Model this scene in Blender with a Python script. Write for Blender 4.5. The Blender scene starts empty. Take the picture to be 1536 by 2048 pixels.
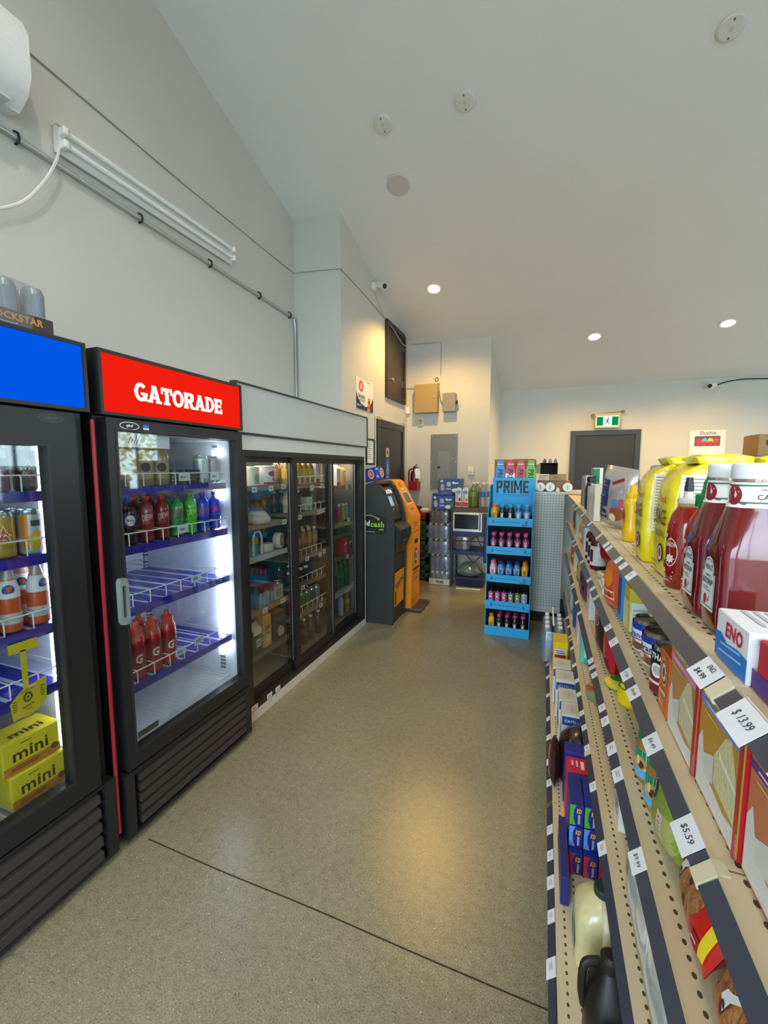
import bpy, math, random
from mathutils import Vector, Matrix
random.seed(7)
SC = bpy.context.scene
COL = SC.collection
PI = math.pi
V = Vector
ORD = ['first', 'second', 'third', 'fourth', 'fifth', 'sixth', 'seventh', 'eighth', 'ninth', 'tenth', 'eleventh', 'twelfth']

# ---------------------------------------------------------------- materials
def lin(h):
    h = h.lstrip('#')
    r = [int(h[i:i + 2], 16) / 255 for i in (0, 2, 4)]
    return tuple([(c / 12.92 if c <= .04045 else ((c + .055) / 1.055) ** 2.4) for c in r] + [1])
MC = {}
def P(h, r=.5, m=0., **k):
    """principled material of one colour with a faint procedural unevenness"""
    key = (h, r, m, tuple(sorted(k.items())))
    if key in MC: return MC[key]
    mt = bpy.data.materials.new('mat_' + h.strip('#')); mt.use_nodes = True
    nt = mt.node_tree; b = nt.nodes['Principled BSDF']
    b.inputs['Roughness'].default_value = r; b.inputs['Metallic'].default_value = m
    n = nt.nodes.new('ShaderNodeTexNoise'); n.inputs['Scale'].default_value = k.get('ns', 60); n.inputs['Detail'].default_value = 2
    tc = nt.nodes.new('ShaderNodeTexCoord'); nt.links.new(tc.outputs['Object'], n.inputs['Vector'])
    mx = nt.nodes.new('ShaderNodeMix'); mx.data_type = 'RGBA'
    c = lin(h); a = k.get('var', .06)
    mx.inputs[6].default_value = tuple(x * (1 - a) for x in c[:3]) + (1,)
    mx.inputs[7].default_value = tuple(min(1, x * (1 + a)) for x in c[:3]) + (1,)
    nt.links.new(n.outputs['Fac'], mx.inputs[0]); nt.links.new(mx.outputs[2], b.inputs['Base Color'])
    if k.get('bump'):
        bp = nt.nodes.new('ShaderNodeBump'); bp.inputs['Strength'].default_value = k['bump']; bp.inputs['Distance'].default_value = k.get('bd', .002)
        nt.links.new(n.outputs['Fac'], bp.inputs['Height']); nt.links.new(bp.outputs['Normal'], b.inputs['Normal'])
    if k.get('spec') is not None: b.inputs['Specular IOR Level'].default_value = k['spec']
    if k.get('coat'): b.inputs['Coat Weight'].default_value = k['coat']; b.inputs['Coat Roughness'].default_value = .05
    if k.get('sss'):
        b.inputs['Subsurface Weight'].default_value = k['sss']; b.inputs['Subsurface Radius'].default_value = (.02, .02, .02)
    MC[key] = mt
    return mt
def EM(h, s):
    key = ('em', h, s)
    if key in MC: return MC[key]
    mt = bpy.data.materials.new('glow_' + h.strip('#')); mt.use_nodes = True
    nt = mt.node_tree; nt.nodes.clear()
    o = nt.nodes.new('ShaderNodeOutputMaterial'); e = nt.nodes.new('ShaderNodeEmission')
    e.inputs[0].default_value = lin(h); e.inputs[1].default_value = s
    nt.links.new(e.outputs[0], o.inputs[0]); MC[key] = mt
    return mt
def CLEAR(h='#ffffff', gl=.08, r=.03, dens=.0, dh='#ffffff'):
    """thin see-through plastic or glass: transparent mixed with a glossy reflection and some haze"""
    key = ('cl', h, gl, r, dens, dh)
    if key in MC: return MC[key]
    mt = bpy.data.materials.new('clear_' + h.strip('#')); mt.use_nodes = True
    nt = mt.node_tree; nt.nodes.clear(); N = nt.nodes.new; L = nt.links.new
    o = N('ShaderNodeOutputMaterial'); t = N('ShaderNodeBsdfTransparent'); g = N('ShaderNodeBsdfGlossy')
    t.inputs[0].default_value = lin(h); g.inputs['Roughness'].default_value = r
    lw = N('ShaderNodeLayerWeight'); lw.inputs[0].default_value = .25
    mr = N('ShaderNodeMapRange'); mr.inputs[3].default_value = gl; mr.inputs[4].default_value = min(1, gl * 4 + .1)
    L(lw.outputs['Fresnel'], mr.inputs[0])
    m1 = N('ShaderNodeMixShader'); L(mr.outputs[0], m1.inputs[0])
    if dens > 0:
        d = N('ShaderNodeBsdfDiffuse'); d.inputs[0].default_value = lin(dh)
        m0 = N('ShaderNodeMixShader'); m0.inputs[0].default_value = dens
        L(t.outputs[0], m0.inputs[1]); L(d.outputs[0], m0.inputs[2]); L(m0.outputs[0], m1.inputs[1])
    else: L(t.outputs[0], m1.inputs[1])
    L(g.outputs[0], m1.inputs[2]); L(m1.outputs[0], o.inputs[0]); MC[key] = mt
    return mt
def GRID(h, hd, axes, su, sv, ru, rv, rough=.45, m=0., bump=0):
    """surface with a regular grid of punched holes, in object space"""
    key = ('gr', h, hd, axes, su, sv, ru, rv)
    if key in MC: return MC[key]
    mt = bpy.data.materials.new('perforated'); mt.use_nodes = True
    nt = mt.node_tree; b = nt.nodes['Principled BSDF']; N = nt.nodes.new; L = nt.links.new
    b.inputs['Roughness'].default_value = rough; b.inputs['Metallic'].default_value = m
    tc = N('ShaderNodeTexCoord'); sp = N('ShaderNodeSeparateXYZ'); L(tc.outputs['Object'], sp.inputs[0])
    def cell(i, s, r):
        a = N('ShaderNodeMath'); a.operation = 'DIVIDE'; a.inputs[1].default_value = s; L(sp.outputs[i], a.inputs[0])
        f = N('ShaderNodeMath'); f.operation = 'FRACT'; L(a.outputs[0], f.inputs[0])
        c = N('ShaderNodeMath'); c.operation = 'SUBTRACT'; c.inputs[1].default_value = .5; L(f.outputs[0], c.inputs[0])
        d = N('ShaderNodeMath'); d.operation = 'MULTIPLY'; d.inputs[1].default_value = s / r; L(c.outputs[0], d.inputs[0])
        q = N('ShaderNodeMath'); q.operation = 'POWER'; q.inputs[1].default_value = 2; L(d.outputs[0], q.inputs[0])
        return q
    p, q = cell(axes[0], su, ru), cell(axes[1], sv, rv)
    s = N('ShaderNodeMath'); s.operation = 'ADD'; L(p.outputs[0], s.inputs[0]); L(q.outputs[0], s.inputs[1])
    lt = N('ShaderNodeMath'); lt.operation = 'LESS_THAN'; lt.inputs[1].default_value = 1; L(s.outputs[0], lt.inputs[0])
    mx = N('ShaderNodeMix'); mx.data_type = 'RGBA'; mx.inputs[6].default_value = lin(h); mx.inputs[7].default_value = lin(hd)
    L(lt.outputs[0], mx.inputs[0]); L(mx.outputs[2], b.inputs['Base Color']); MC[key] = mt
    return mt
BLK = P('#17171a', .4); BLKM = P('#141416', .7); WHT = P('#e9e9e6', .45); DK = P('#26262a', .5)

# ---------------------------------------------------------------- text cache
TX = {}
def text_geo(s, bold=0., shear=0.):
    k = (s, bold, shear)
    if k in TX: return TX[k]
    cu = bpy.data.curves.new('t', 'FONT'); cu.body = s; cu.size = 1; cu.resolution_u = 2
    cu.offset = bold; cu.space_character = 1 + bold * 2.2; cu.shear = shear; cu.align_x = 'CENTER'
    ob = bpy.data.objects.new('t', cu); me = bpy.data.meshes.new_from_object(ob)
    vs = [(v.co.x, v.co.y) for v in me.vertices]; fs = [tuple(p.vertices) for p in me.polygons]
    bpy.data.objects.remove(ob); bpy.data.curves.remove(cu); bpy.data.meshes.remove(me)
    if not vs: vs = [(0, 0), (1, 0), (1, 1)]; fs = [(0, 1, 2)]
    x0 = min(v[0] for v in vs); x1 = max(v[0] for v in vs); y0 = min(v[1] for v in vs); y1 = max(v[1] for v in vs)
    vs = [((x - (x0 + x1) / 2) / (x1 - x0), (y - (y0 + y1) / 2) / (y1 - y0)) for x, y in vs]
    TX[k] = (vs, fs, (x1 - x0) / (y1 - y0))
    return TX[k]

# ---------------------------------------------------------------- mesh builder
class MB:
    def __init__(s): s.v = []; s.f = []; s.mi = []; s.mats = []; s.lay = 0
    def m(s, mat):
        if mat not in s.mats: s.mats.append(mat)
        return s.mats.index(mat)
    def add(s, vs, fs, mat):
        b = len(s.v); i = s.m(mat); s.v += [V(p) for p in vs]
        for f in fs: s.f.append(tuple(b + k for k in f)); s.mi.append(i)
    def box(s, x0, y0, z0, x1, y1, z1, mat):
        x0, x1 = sorted((x0, x1)); y0, y1 = sorted((y0, y1)); z0, z1 = sorted((z0, z1))
        vs = [(x0, y0, z0), (x1, y0, z0), (x1, y1, z0), (x0, y1, z0), (x0, y0, z1), (x1, y0, z1), (x1, y1, z1), (x0, y1, z1)]
        s.add(vs, [(0, 3, 2, 1), (4, 5, 6, 7), (0, 1, 5, 4), (1, 2, 6, 5), (2, 3, 7, 6), (3, 0, 4, 7)], mat); return s
    def rbox(s, x0, y0, z0, x1, y1, z1, mat, r=.004):
        """box with chamfered edges"""
        x0, x1 = sorted((x0, x1)); y0, y1 = sorted((y0, y1)); z0, z1 = sorted((z0, z1))
        r = min(r, (x1 - x0) * .45, (y1 - y0) * .45, (z1 - z0) * .45)
        q = []
        for z, d in ((z0, r), (z0 + r, 0), (z1 - r, 0), (z1, r)):
            a, b, c, e = x0 + d, x1 - d, y0 + d, y1 - d; w = r if d == 0 else r * .6
            q.append([(a + w, c, z), (b - w, c, z), (b, c + w, z), (b, e - w, z), (b - w, e, z), (a + w, e, z), (a, e - w, z), (a, c + w, z)])
        s.loft(q, mat); return s
    def loft(s, secs, mat, caps=True, closed=True):
        n = len(secs[0]); vs = [p for q in secs for p in q]; fs = []; ms = []
        for i in range(len(secs) - 1):
            for j in range(n if closed else n - 1):
                k = (j + 1) % n; fs.append((i * n + j, i * n + k, (i + 1) * n + k, (i + 1) * n + j)); ms.append(i)
        b = len(s.v); s.v += [V(p) for p in vs]
        ml = mat if isinstance(mat, (list, tuple)) else None
        for f, i in zip(fs, ms):
            s.f.append(tuple(b + k for k in f)); s.mi.append(s.m(ml[min(i, len(ml) - 1)] if ml else mat))
        if caps:
            s.f.append(tuple(b + k for k in reversed(range(n)))); s.mi.append(s.m(ml[0] if ml else mat))
            s.f.append(tuple(b + (len(secs) - 1) * n + k for k in range(n))); s.mi.append(s.m(ml[-1] if ml else mat))
        return s
    def lathe(s, prof, mat, n=20, c=(0, 0, 0), axis='z', caps=True):
        secs = []
        for r, z in prof:
            q = []
            for k in range(n):
                a = 2 * PI * k / n; u, w = r * math.cos(a), r * math.sin(a)
                q.append({'z': (c[0] + u, c[1] + w, c[2] + z), 'x': (c[0] + z, c[1] + u, c[2] + w), 'y': (c[0] + w, c[1] + z, c[2] + u)}[axis])
            secs.append(q)
        return s.loft(secs, mat, caps)
    def tube(s, pts, r, mat, n=6, closed=False):
        pts = [V(p) for p in pts]; secs = []; m = len(pts); up = None
        for i, p in enumerate(pts):
            d = (pts[(i + 1) % m] - pts[i - 1]) if closed else (pts[min(i + 1, m - 1)] - pts[max(i - 1, 0)])
            d = d.normalized() if d.length > 1e-9 else V((0, 0, 1))
            if up is None: up = V((0, 0, 1)) if abs(d.z) < .9 else V((1, 0, 0))
            a = d.cross(up)
            if a.length < 1e-5: a = d.cross(V((1, 0, 0)) if abs(d.x) < .9 else V((0, 1, 0)))
            a.normalize(); b = a.cross(d).normalized(); up = b
            secs.append([tuple(p + r * (math.cos(2 * PI * k / n) * a + math.sin(2 * PI * k / n) * b)) for k in range(n)])
        if closed: secs.append(secs[0])
        return s.loft(secs, mat, not closed)
    def bar(s, a, b, r, mat, n=6): return s.tube([a, b], r, mat, n)
    def prism(s, poly, axis, a, b, mat):
        """polygon of 2D points pushed along an axis from a to b ('x': pts are (y,z); 'y': (x,z); 'z': (x,y))"""
        def pt(p, t): return {'x': (t, p[0], p[1]), 'y': (p[0], t, p[1]), 'z': (p[0], p[1], t)}[axis]
        return s.loft([[pt(p, a) for p in poly], [pt(p, b) for p in poly]], mat)
    def ring(s, outer, inner, axis, a, b, mat):
        """frame: outer and inner polygons with equal counts"""
        n = len(outer)
        def pt(p, t): return {'x': (t, p[0], p[1]), 'y': (p[0], t, p[1]), 'z': (p[0], p[1], t)}[axis]
        secs = [[pt(p, a) for p in outer], [pt(p, b) for p in outer], [pt(p, b) for p in inner], [pt(p, a) for p in inner], [pt(p, a) for p in outer]]
        return s.loft(secs, mat, False)
    def frame(s, axis, u0, v0, u1, v1, w, a, b, mat, wt=None, wb=None):
        wt = w if wt is None else wt; wb = w if wb is None else wb
        return s.ring([(u0, v0), (u1, v0), (u1, v1), (u0, v1)], [(u0 + w, v0 + wb), (u1 - w, v0 + wb), (u1 - w, v1 - wt), (u0 + w, v1 - wt)], axis, a, b, mat)
    # -- flat prints on a face; fr(u, v, e) gives the point, e lifts it off the face
    def _e(s): s.lay += 1; return .0004 + .00016 * s.lay
    def text(s, fr, t, cu, cv, w, h, mat, bold=.0, rot=0, shear=0.):
        vs, fs, asp = text_geo(t, bold, shear)
        if w is None: w = h * asp
        e = s._e(); c, sn = math.cos(rot), math.sin(rot); o = []
        for x, y in vs:
            x, y = x * w, y * h; o.append(fr(cu + x * c - y * sn, cv + x * sn + y * c, e))
        s.add(o, fs, mat); return s
    def rect(s, fr, cu, cv, w, h, mat, n=1, nv=1, rot=0, sk=0.):
        e = s._e(); c, sn = math.cos(rot), math.sin(rot); o = []; f = []
        for j in range(nv + 1):
            for i in range(n + 1):
                x, y = w * (i / n - .5), h * (j / nv - .5); x += sk * y
                o.append(fr(cu + x * c - y * sn, cv + x * sn + y * c, e))
        for j in range(nv):
            for i in range(n):
                k = j * (n + 1) + i; f.append((k, k + 1, k + n + 2, k + n + 1))
        s.add(o, f, mat); return s
    def disc(s, fr, cu, cv, ru, rv, mat, n=20, k=2):
        e = s._e(); o = [fr(cu, cv, e)]; f = []
        for j in range(1, k + 1):
            for i in range(n): a = 2 * PI * i / n; o.append(fr(cu + ru * j / k * math.cos(a), cv + rv * j / k * math.sin(a), e))
        for i in range(n): f.append((0, 1 + i, 1 + (i + 1) % n))
        for j in range(1, k):
            for i in range(n):
                a = 1 + (j - 1) * n; b = 1 + j * n; i2 = (i + 1) % n; f.append((a + i, b + i, b + i2, a + i2))
        s.add(o, f, mat); return s
    def poly(s, fr, pts, mat):
        e = s._e(); s.add([fr(u, v, e) for u, v in pts], [tuple(range(len(pts)))], mat); return s
    def lines(s, fr, cu, cv, w, h, n, mat, fill=.4):
        """small print too fine to read"""
        for i in range(n):
            k = random.uniform(.6, 1); s.rect(fr, cu - w * (1 - k) / 2, cv + h / 2 - h * (i + .5) / n, w * k, h / n * fill, mat); s.lay -= 1
        s.lay += 1; return s
BLOCK = {'P': (.9, [[(0, 0), (.3, 0), (.3, 1), (0, 1)], [(.3, .82), (.75, .82), (.9, .92), (.75, 1), (.3, 1)], [(.6, .5), (.9, .55), (.9, .92), (.6, .85)], [(.3, .38), (.75, .38), (.9, .55), (.6, .56), (.3, .56)]],),
         'R': (.92, [[(0, 0), (.3, 0), (.3, 1), (0, 1)], [(.3, .82), (.75, .82), (.9, .92), (.75, 1), (.3, 1)], [(.6, .55), (.9, .6), (.9, .92), (.6, .85)], [(.3, .42), (.75, .42), (.9, .6), (.6, .6), (.3, .6)], [(.36, .45), (.64, 0), (.96, 0), (.66, .45)]]),
         'I': (.3, [[(0, 0), (.3, 0), (.3, 1), (0, 1)]]), 'M': (1.15, [[(0, 0), (.27, 0), (.27, 1), (0, 1)], [(.88, 0), (1.15, 0), (1.15, 1), (.88, 1)], [(.08, 1), (.3, 1), (.66, .25), (.49, .25)], [(.85, 1), (1.07, 1), (.66, .25), (.49, .25)]]),
         'E': (.78, [[(0, 0), (.3, 0), (.3, 1), (0, 1)], [(.3, .82), (.78, .82), (.78, 1), (.3, 1)], [(.3, .42), (.72, .42), (.72, .59), (.3, .59)], [(.3, 0), (.78, 0), (.78, .18), (.3, .18)]])}
def _ring(cx, cy, ro, so, ri, si, a0, a1, n):
    o = []
    for i in range(n):
        a, b = a0 + (a1 - a0) * i / n, a0 + (a1 - a0) * (i + 1) / n
        o.append([(cx + ro * math.cos(a), cy + so * math.sin(a)), (cx + ro * math.cos(b), cy + so * math.sin(b)), (cx + ri * math.cos(b), cy + si * math.sin(b)), (cx + ri * math.cos(a), cy + si * math.sin(a))])
    return o
def _rc(a, b, c, d): return [(a, b), (c, b), (c, d), (a, d)]
SLAB = {'G': (1.0, _ring(.5, .5, .5, .52, .24, .32, .75, 5.9, 22) + [_rc(.5, .34, 1.02, .48), _rc(.74, .02, .98, .48)]), 'A': (1.1, [[(.06, 0), (.30, 0), (.64, 1), (.42, 1)], [(.42, 1), (.70, 1), (1.06, 0), (.76, 0)], _rc(.26, .22, .86, .38), _rc(0, 0, .40, .13), _rc(.66, 0, 1.14, .13), _rc(.34, .88, .7, 1)]),
        'T': (.96, [_rc(0, .82, .96, 1), _rc(0, .62, .14, .82), _rc(.82, .62, .96, .82), _rc(.33, 0, .63, .82), _rc(.2, 0, .76, .13)]), 'O': (1.04, _ring(.52, .5, .52, .52, .25, .32, 0, 2 * PI, 26)),
        'R': (1.02, [[(x + .06, y) for x, y in pg] for pg in BLOCK['R'][1]] + [_rc(0, 0, .44, .13), _rc(0, .87, .4, 1), _rc(.72, 0, 1.06, .13)]), 'D': (1.0, [_rc(.08, 0, .36, 1), _rc(0, 0, .46, .14), _rc(0, .86, .46, 1)] + _ring(.44, .5, .54, .5, .26, .34, -PI / 2, PI / 2, 14)),
        'E': (.9, [[(x + .06, y) for x, y in pg] for pg in BLOCK['E'][1]] + [_rc(0, 0, .4, .13), _rc(0, .87, .4, 1), _rc(.72, .68, .86, 1), _rc(.72, 0, .88, .32)])}
def block(m, fr, word, cu, cv, w, h, mat, gap=.14, BLOCK=BLOCK):
    tot = sum(BLOCK[c][0] for c in word) + gap * (len(word) - 1); x = 0
    for c in word:
        for pg in BLOCK[c][1]: m.poly(fr, [(cu + w * ((x + a) / tot - .5), cv + h * (b - .5)) for a, b in pg], mat); m.lay -= 1
        x += BLOCK[c][0] + gap
    m.lay += 1
def face(o, u, v):
    o, u, v = V(o), V(u), V(v); n = u.cross(v).normalized()
    return lambda a, b, e: o + u * a + v * b + n * e
def cylf(r, a0, c=(0, 0, 0)):
    return lambda u, v, e: V((c[0] + (r + e) * math.cos(a0 + u / r), c[1] + (r + e) * math.sin(a0 + u / r), c[2] + v))
def boxf(sx, sy, sz):
    """frames of a box standing on z=0 centred on the origin"""
    return dict(mx=face((-sx / 2, 0, sz / 2), (0, -1, 0), (0, 0, 1)), px=face((sx / 2, 0, sz / 2), (0, 1, 0), (0, 0, 1)),
                my=face((0, -sy / 2, sz / 2), (1, 0, 0), (0, 0, 1)), py=face((0, sy / 2, sz / 2), (-1, 0, 0), (0, 0, 1)),
                top=face((0, 0, sz), (0, -1, 0), (1, 0, 0)))
def star(cx, cy, R, r, n=5, a0=PI / 2):
    return [(cx + (R if i % 2 == 0 else r) * math.cos(a0 + PI * i / n), cy + (R if i % 2 == 0 else r) * math.sin(a0 + PI * i / n)) for i in range(2 * n)]
def se(cx, cy, z, rx, ry, p=4, N=24):
    o = []
    for k in range(N):
        a = 2 * PI * k / N; c, s = math.cos(a), math.sin(a)
        o.append((cx + rx * math.copysign(abs(c) ** (2 / p), c), cy + ry * math.copysign(abs(s) ** (2 / p), s), z))
    return o
def catmull(pts, k=6):
    pts = [V(p) for p in pts]; o = []
    for i in range(len(pts) - 1):
        p0, p1, p2, p3 = pts[max(i - 1, 0)], pts[i], pts[i + 1], pts[min(i + 2, len(pts) - 1)]
        for j in range(k):
            t = j / k; o.append(.5 * (2 * p1 + (p2 - p0) * t + (2 * p0 - 5 * p1 + 4 * p2 - p3) * t * t + (3 * p1 - p0 - 3 * p2 + p3) * t ** 3))
    return o + [pts[-1]]

# ---------------------------------------------------------------- objects
ORG = {}
def mesh(name, mb, org=V((0, 0, 0)), ang=35):
    me = bpy.data.meshes.new(name)
    me.from_pydata([tuple(p - org) for p in mb.v], [], mb.f)
    for m in mb.mats: me.materials.append(m)
    me.polygons.foreach_set('material_index', mb.mi)
    me.polygons.foreach_set('use_smooth', [True] * len(mb.f))
    me.update(); me.set_sharp_from_angle(angle=math.radians(ang))
    return me
def meta(o, label=None, cat=None, group=None, kind=None):
    if label: o['label'] = label
    if cat: o['category'] = cat
    if group: o['group'] = group
    if kind: o['kind'] = kind
    return o
def thing(name, label, cat, loc=(0, 0, 0), group=None, rz=0):
    o = bpy.data.objects.new(name, None); o.empty_display_size = .05; COL.objects.link(o); o.location = loc; o.rotation_euler.z = rz
    ORG[o] = V(loc); return meta(o, label, cat, group)
def part(root, name, mb, label=None, ang=35):
    o = bpy.data.objects.new(name, mesh(name, mb, ORG[root], ang)); COL.objects.link(o); o.parent = root; ORG[o] = ORG[root]
    if label: o['label'] = label
    return o
def solo(name, mb, label, cat, group=None, loc=(0, 0, 0), rz=0, wd=False, ang=35):
    """a thing that is one mesh; wd: the mesh is already in world coordinates, loc is its base"""
    o = bpy.data.objects.new(name, mesh(name, mb, V(loc) if wd else V((0, 0, 0)), ang)); COL.objects.link(o); o.location = loc; o.rotation_euler.z = rz
    return meta(o, label, cat, group)
def struct(name, mb, label=None, parent=None):
    o = bpy.data.objects.new(name, mesh(name, mb)); COL.objects.link(o); ORG[o] = V((0, 0, 0))
    if parent: o.parent = parent
    else: o['kind'] = 'structure'
    if label: o['label'] = label
    return o
def dup(src, loc, label, rz=None, group=None):
    def cp(o, par):
        c = o.copy(); COL.objects.link(c); c.parent = par
        for ch in list(o.children): cp(ch, c)
        return c
    r = cp(src, None); r.location = loc
    if rz is not None: r.rotation_euler.z = rz
    r['label'] = label
    if group: r['group'] = group
    return r
class Kind:
    """one kind of goods: the first use moves the built thing, later uses copy it"""
    def __init__(s, root): s.o = root; s.used = False
    def at(s, loc, label, rz=0, group=None):
        if not s.used:
            s.used = True; s.o.location = loc; s.o.rotation_euler.z = rz; s.o['label'] = label
            if group: s.o['group'] = group
            return s.o
        return dup(s.o, loc, label, rz, group)
SKY, POT, POT_FILL, EXPO = 17, 125, 95, 0
# ================================================================= room
def ceil_z(y): return 5.0575 - .3178 * y
WX, JY, PX, NY, SX, BY, RX, FY = -2.34, 3.75, -1.84, 5.82, -.70, 7.27, 4.6, -3.0
def wallmat(h, name):
    mt = bpy.data.materials.new(name); mt.use_nodes = True; nt = mt.node_tree; b = nt.nodes['Principled BSDF']; N = nt.nodes.new; L = nt.links.new
    tc = N('ShaderNodeTexCoord'); n = N('ShaderNodeTexNoise'); n.inputs['Scale'].default_value = 1.3; n.inputs['Detail'].default_value = 4
    n2 = N('ShaderNodeTexNoise'); n2.inputs['Scale'].default_value = 180; L(tc.outputs['Object'], n.inputs[0]); L(tc.outputs['Object'], n2.inputs[0])
    mx = N('ShaderNodeMix'); mx.data_type = 'RGBA'; c = lin(h); mx.inputs[6].default_value = tuple(x * .95 for x in c[:3]) + (1,); mx.inputs[7].default_value = tuple(min(1, x * 1.04) for x in c[:3]) + (1,)
    L(n.outputs['Fac'], mx.inputs[0]); L(mx.outputs[2], b.inputs['Base Color'])
    bp = N('ShaderNodeBump'); bp.inputs['Strength'].default_value = .08; bp.inputs['Distance'].default_value = .002; L(n2.outputs['Fac'], bp.inputs['Height']); L(bp.outputs['Normal'], b.inputs['Normal'])
    b.inputs['Roughness'].default_value = .6; b.inputs['Specular IOR Level'].default_value = .3
    return mt
WALL = wallmat('#cbc9c3', 'wall_paint'); CEIL = wallmat('#dfe0e0', 'ceiling_paint')
def floor_mat():
    mt = bpy.data.materials.new('polished_concrete'); mt.use_nodes = True; nt = mt.node_tree; b = nt.nodes['Principled BSDF']; N = nt.nodes.new; L = nt.links.new
    tc = N('ShaderNodeTexCoord')
    def noise(s, d=3, r=.6):
        n = N('ShaderNodeTexNoise'); n.inputs['Scale'].default_value = s; n.inputs['Detail'].default_value = d; n.inputs['Roughness'].default_value = r; L(tc.outputs['Object'], n.inputs[0]); return n
    def ramp(src, stops):
        r = N('ShaderNodeValToRGB'); L(src, r.inputs[0]); cr = r.color_ramp
        while len(cr.elements) < len(stops): cr.elements.new(.5)
        for e, (p, c) in zip(cr.elements, stops): e.position = p; e.color = c if isinstance(c, tuple) else lin(c)
        return r
    big = noise(1.1, 4); mid = noise(38, 3, .7); fine = noise(210, 3, .8)
    base = ramp(big.outputs['Fac'], [(.3, '#7e7861'), (.7, '#8b856d')])
    g = lambda x: (x, x, x, 1)
    m1 = ramp(mid.outputs['Fac'], [(.28, g(.78)), (.5, g(1.0)), (.75, g(1.14))]); m2 = ramp(fine.outputs['Fac'], [(.3, g(.3)), (.47, g(1)), (.7, g(1.5))])
    def mul(a, bb):
        m = N('ShaderNodeMix'); m.data_type = 'RGBA'; m.blend_type = 'MULTIPLY'; m.inputs[0].default_value = 1; L(a, m.inputs[6]); L(bb, m.inputs[7]); return m.outputs[2]
    c = mul(mul(base.outputs[0], m1.outputs[0]), m2.outputs[0])
    vo = N('ShaderNodeTexVoronoi'); vo.inputs['Scale'].default_value = 75; L(tc.outputs['Object'], vo.inputs['Vector'])
    sm = ramp(vo.outputs['Distance'], [(.10, g(1)), (.16, g(0))]); vc = ramp(vo.outputs['Color'], [(.66, g(0)), (.7, g(1))])
    sp = N('ShaderNodeMath'); sp.operation = 'MULTIPLY'; L(sm.outputs[0], sp.inputs[0]); L(vc.outputs[0], sp.inputs[1])
    mx = N('ShaderNodeMix'); mx.data_type = 'RGBA'; L(sp.outputs[0], mx.inputs[0]); L(c, mx.inputs[6]); mx.inputs[7].default_value = lin('#c9bfa2')
    L(mx.outputs[2], b.inputs['Base Color'])
    rr = ramp(big.outputs['Fac'], [(.3, g(.2)), (.7, g(.27))]); L(rr.outputs[0], b.inputs['Roughness'])
    bp = N('ShaderNodeBump'); bp.inputs['Strength'].default_value = .25; bp.inputs['Distance'].default_value = .0015; L(fine.outputs['Fac'], bp.inputs['Height']); L(bp.outputs['Normal'], b.inputs['Normal'])
    b.inputs['Specular IOR Level'].default_value = .6
    return mt
FLOOR = floor_mat()
m = MB(); m.box(WX - .3, FY - .3, -.1, RX + .3, BY + .3, 0, FLOOR)
fl = struct('floor', m, 'polished speckled concrete floor')
m = MB(); SEAM = P('#2f2a20', .8)
pts = catmull([(-1.47, 1.156, 0), (-1.1, 1.149, 0), (-.7, 1.15, 0), (-.3, 1.143, 0), (.07, 1.14, 0)], 8)
m.add([(p.x, p.y - .0024, .0006) for p in pts] + [(p.x, p.y + .0024, .0006) for p in pts], [(i, i + 1, len(pts) + i + 1, len(pts) + i) for i in range(len(pts) - 1)], SEAM)
struct('floor_joint', m, 'thin dark joint across the floor', fl)
m = MB(); a, b = ceil_z(FY - .3), ceil_z(BY + .3)
m.loft([[(WX - .3, FY - .3, a), (RX + .3, FY - .3, a), (RX + .3, FY - .3, a + .1), (WX - .3, FY - .3, a + .1)], [(WX - .3, BY + .3, b), (RX + .3, BY + .3, b), (RX + .3, BY + .3, b + .1), (WX - .3, BY + .3, b + .1)]], CEIL)
struct('ceiling', m)
def wall_x(name, x, t, y0, y1):   # wall along y with sloped top
    m = MB(); m.prism([(y0, 0), (y1, 0), (y1, ceil_z(y1) + .02), (y0, ceil_z(y0) + .02)], 'x', x, x + t, WALL); return struct(name, m)
wall_x('wall_left', WX, -.15, FY, JY)
m = MB(); m.box(WX - .15, JY, 0, PX, JY + .02, ceil_z(JY) + .02, WALL); struct('wall_return', m)
wall_x('wall_restroom', PX, -.15, JY + .02, NY)
m = MB(); m.box(PX - .15, NY, 0, SX, NY + .02, ceil_z(NY), WALL); struct('wall_panel', m)
wall_x('wall_side', SX, -.15, NY + .02, BY)
m = MB(); m.box(SX - .15, BY, 0, RX, BY + .15, ceil_z(BY) + .02, WALL); struct('wall_back', m)
# window walls behind and beside the camera (daylight comes in here)
def pierced(name, axis, at, t, u0, u1, ztop, holes):
    """wall with rectangular openings; holes: (u0,u1,z0,z1), sorted in u"""
    m = MB(); cur = u0
    def bx(a, b, z0, z1):
        if axis == 'x': m.prism([(a, z0), (b, z0), (b, z1 if z1 is not None else ztop(b)), (a, z1 if z1 is not None else ztop(a))], 'x', at, at + t, WALL)
        else: m.prism([(a, z0), (b, z0), (b, z1 if z1 is not None else ztop(b)), (a, z1 if z1 is not None else ztop(a))], 'y', at, at + t, WALL)
    for a, b, z0, z1 in holes:
        bx(cur, a, 0, None); bx(a, b, 0, z0); bx(a, b, z1, None); cur = b
    bx(cur, u1, 0, None); return struct(name, m)
RW = [(-2.2, -.2, .9, 2.5), (3.0, 4.8, .9, 2.5), (5.2, 6.9, .9, 2.5)]
FW = [(-2.25, -.05, .2, 3.0), (.15, 2.3, .2, 3.0), (2.5, 4.4, .2, 3.0)]
pierced('wall_right', 'x', RX, .15, FY, BY, lambda y: ceil_z(y) + .02, RW)
pierced('wall_front', 'y', FY, -.15, WX - .15, RX + .15, lambda x: ceil_z(FY) + .02, FW)
FRM = P('#3a3a3c', .4)
n = 0
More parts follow.
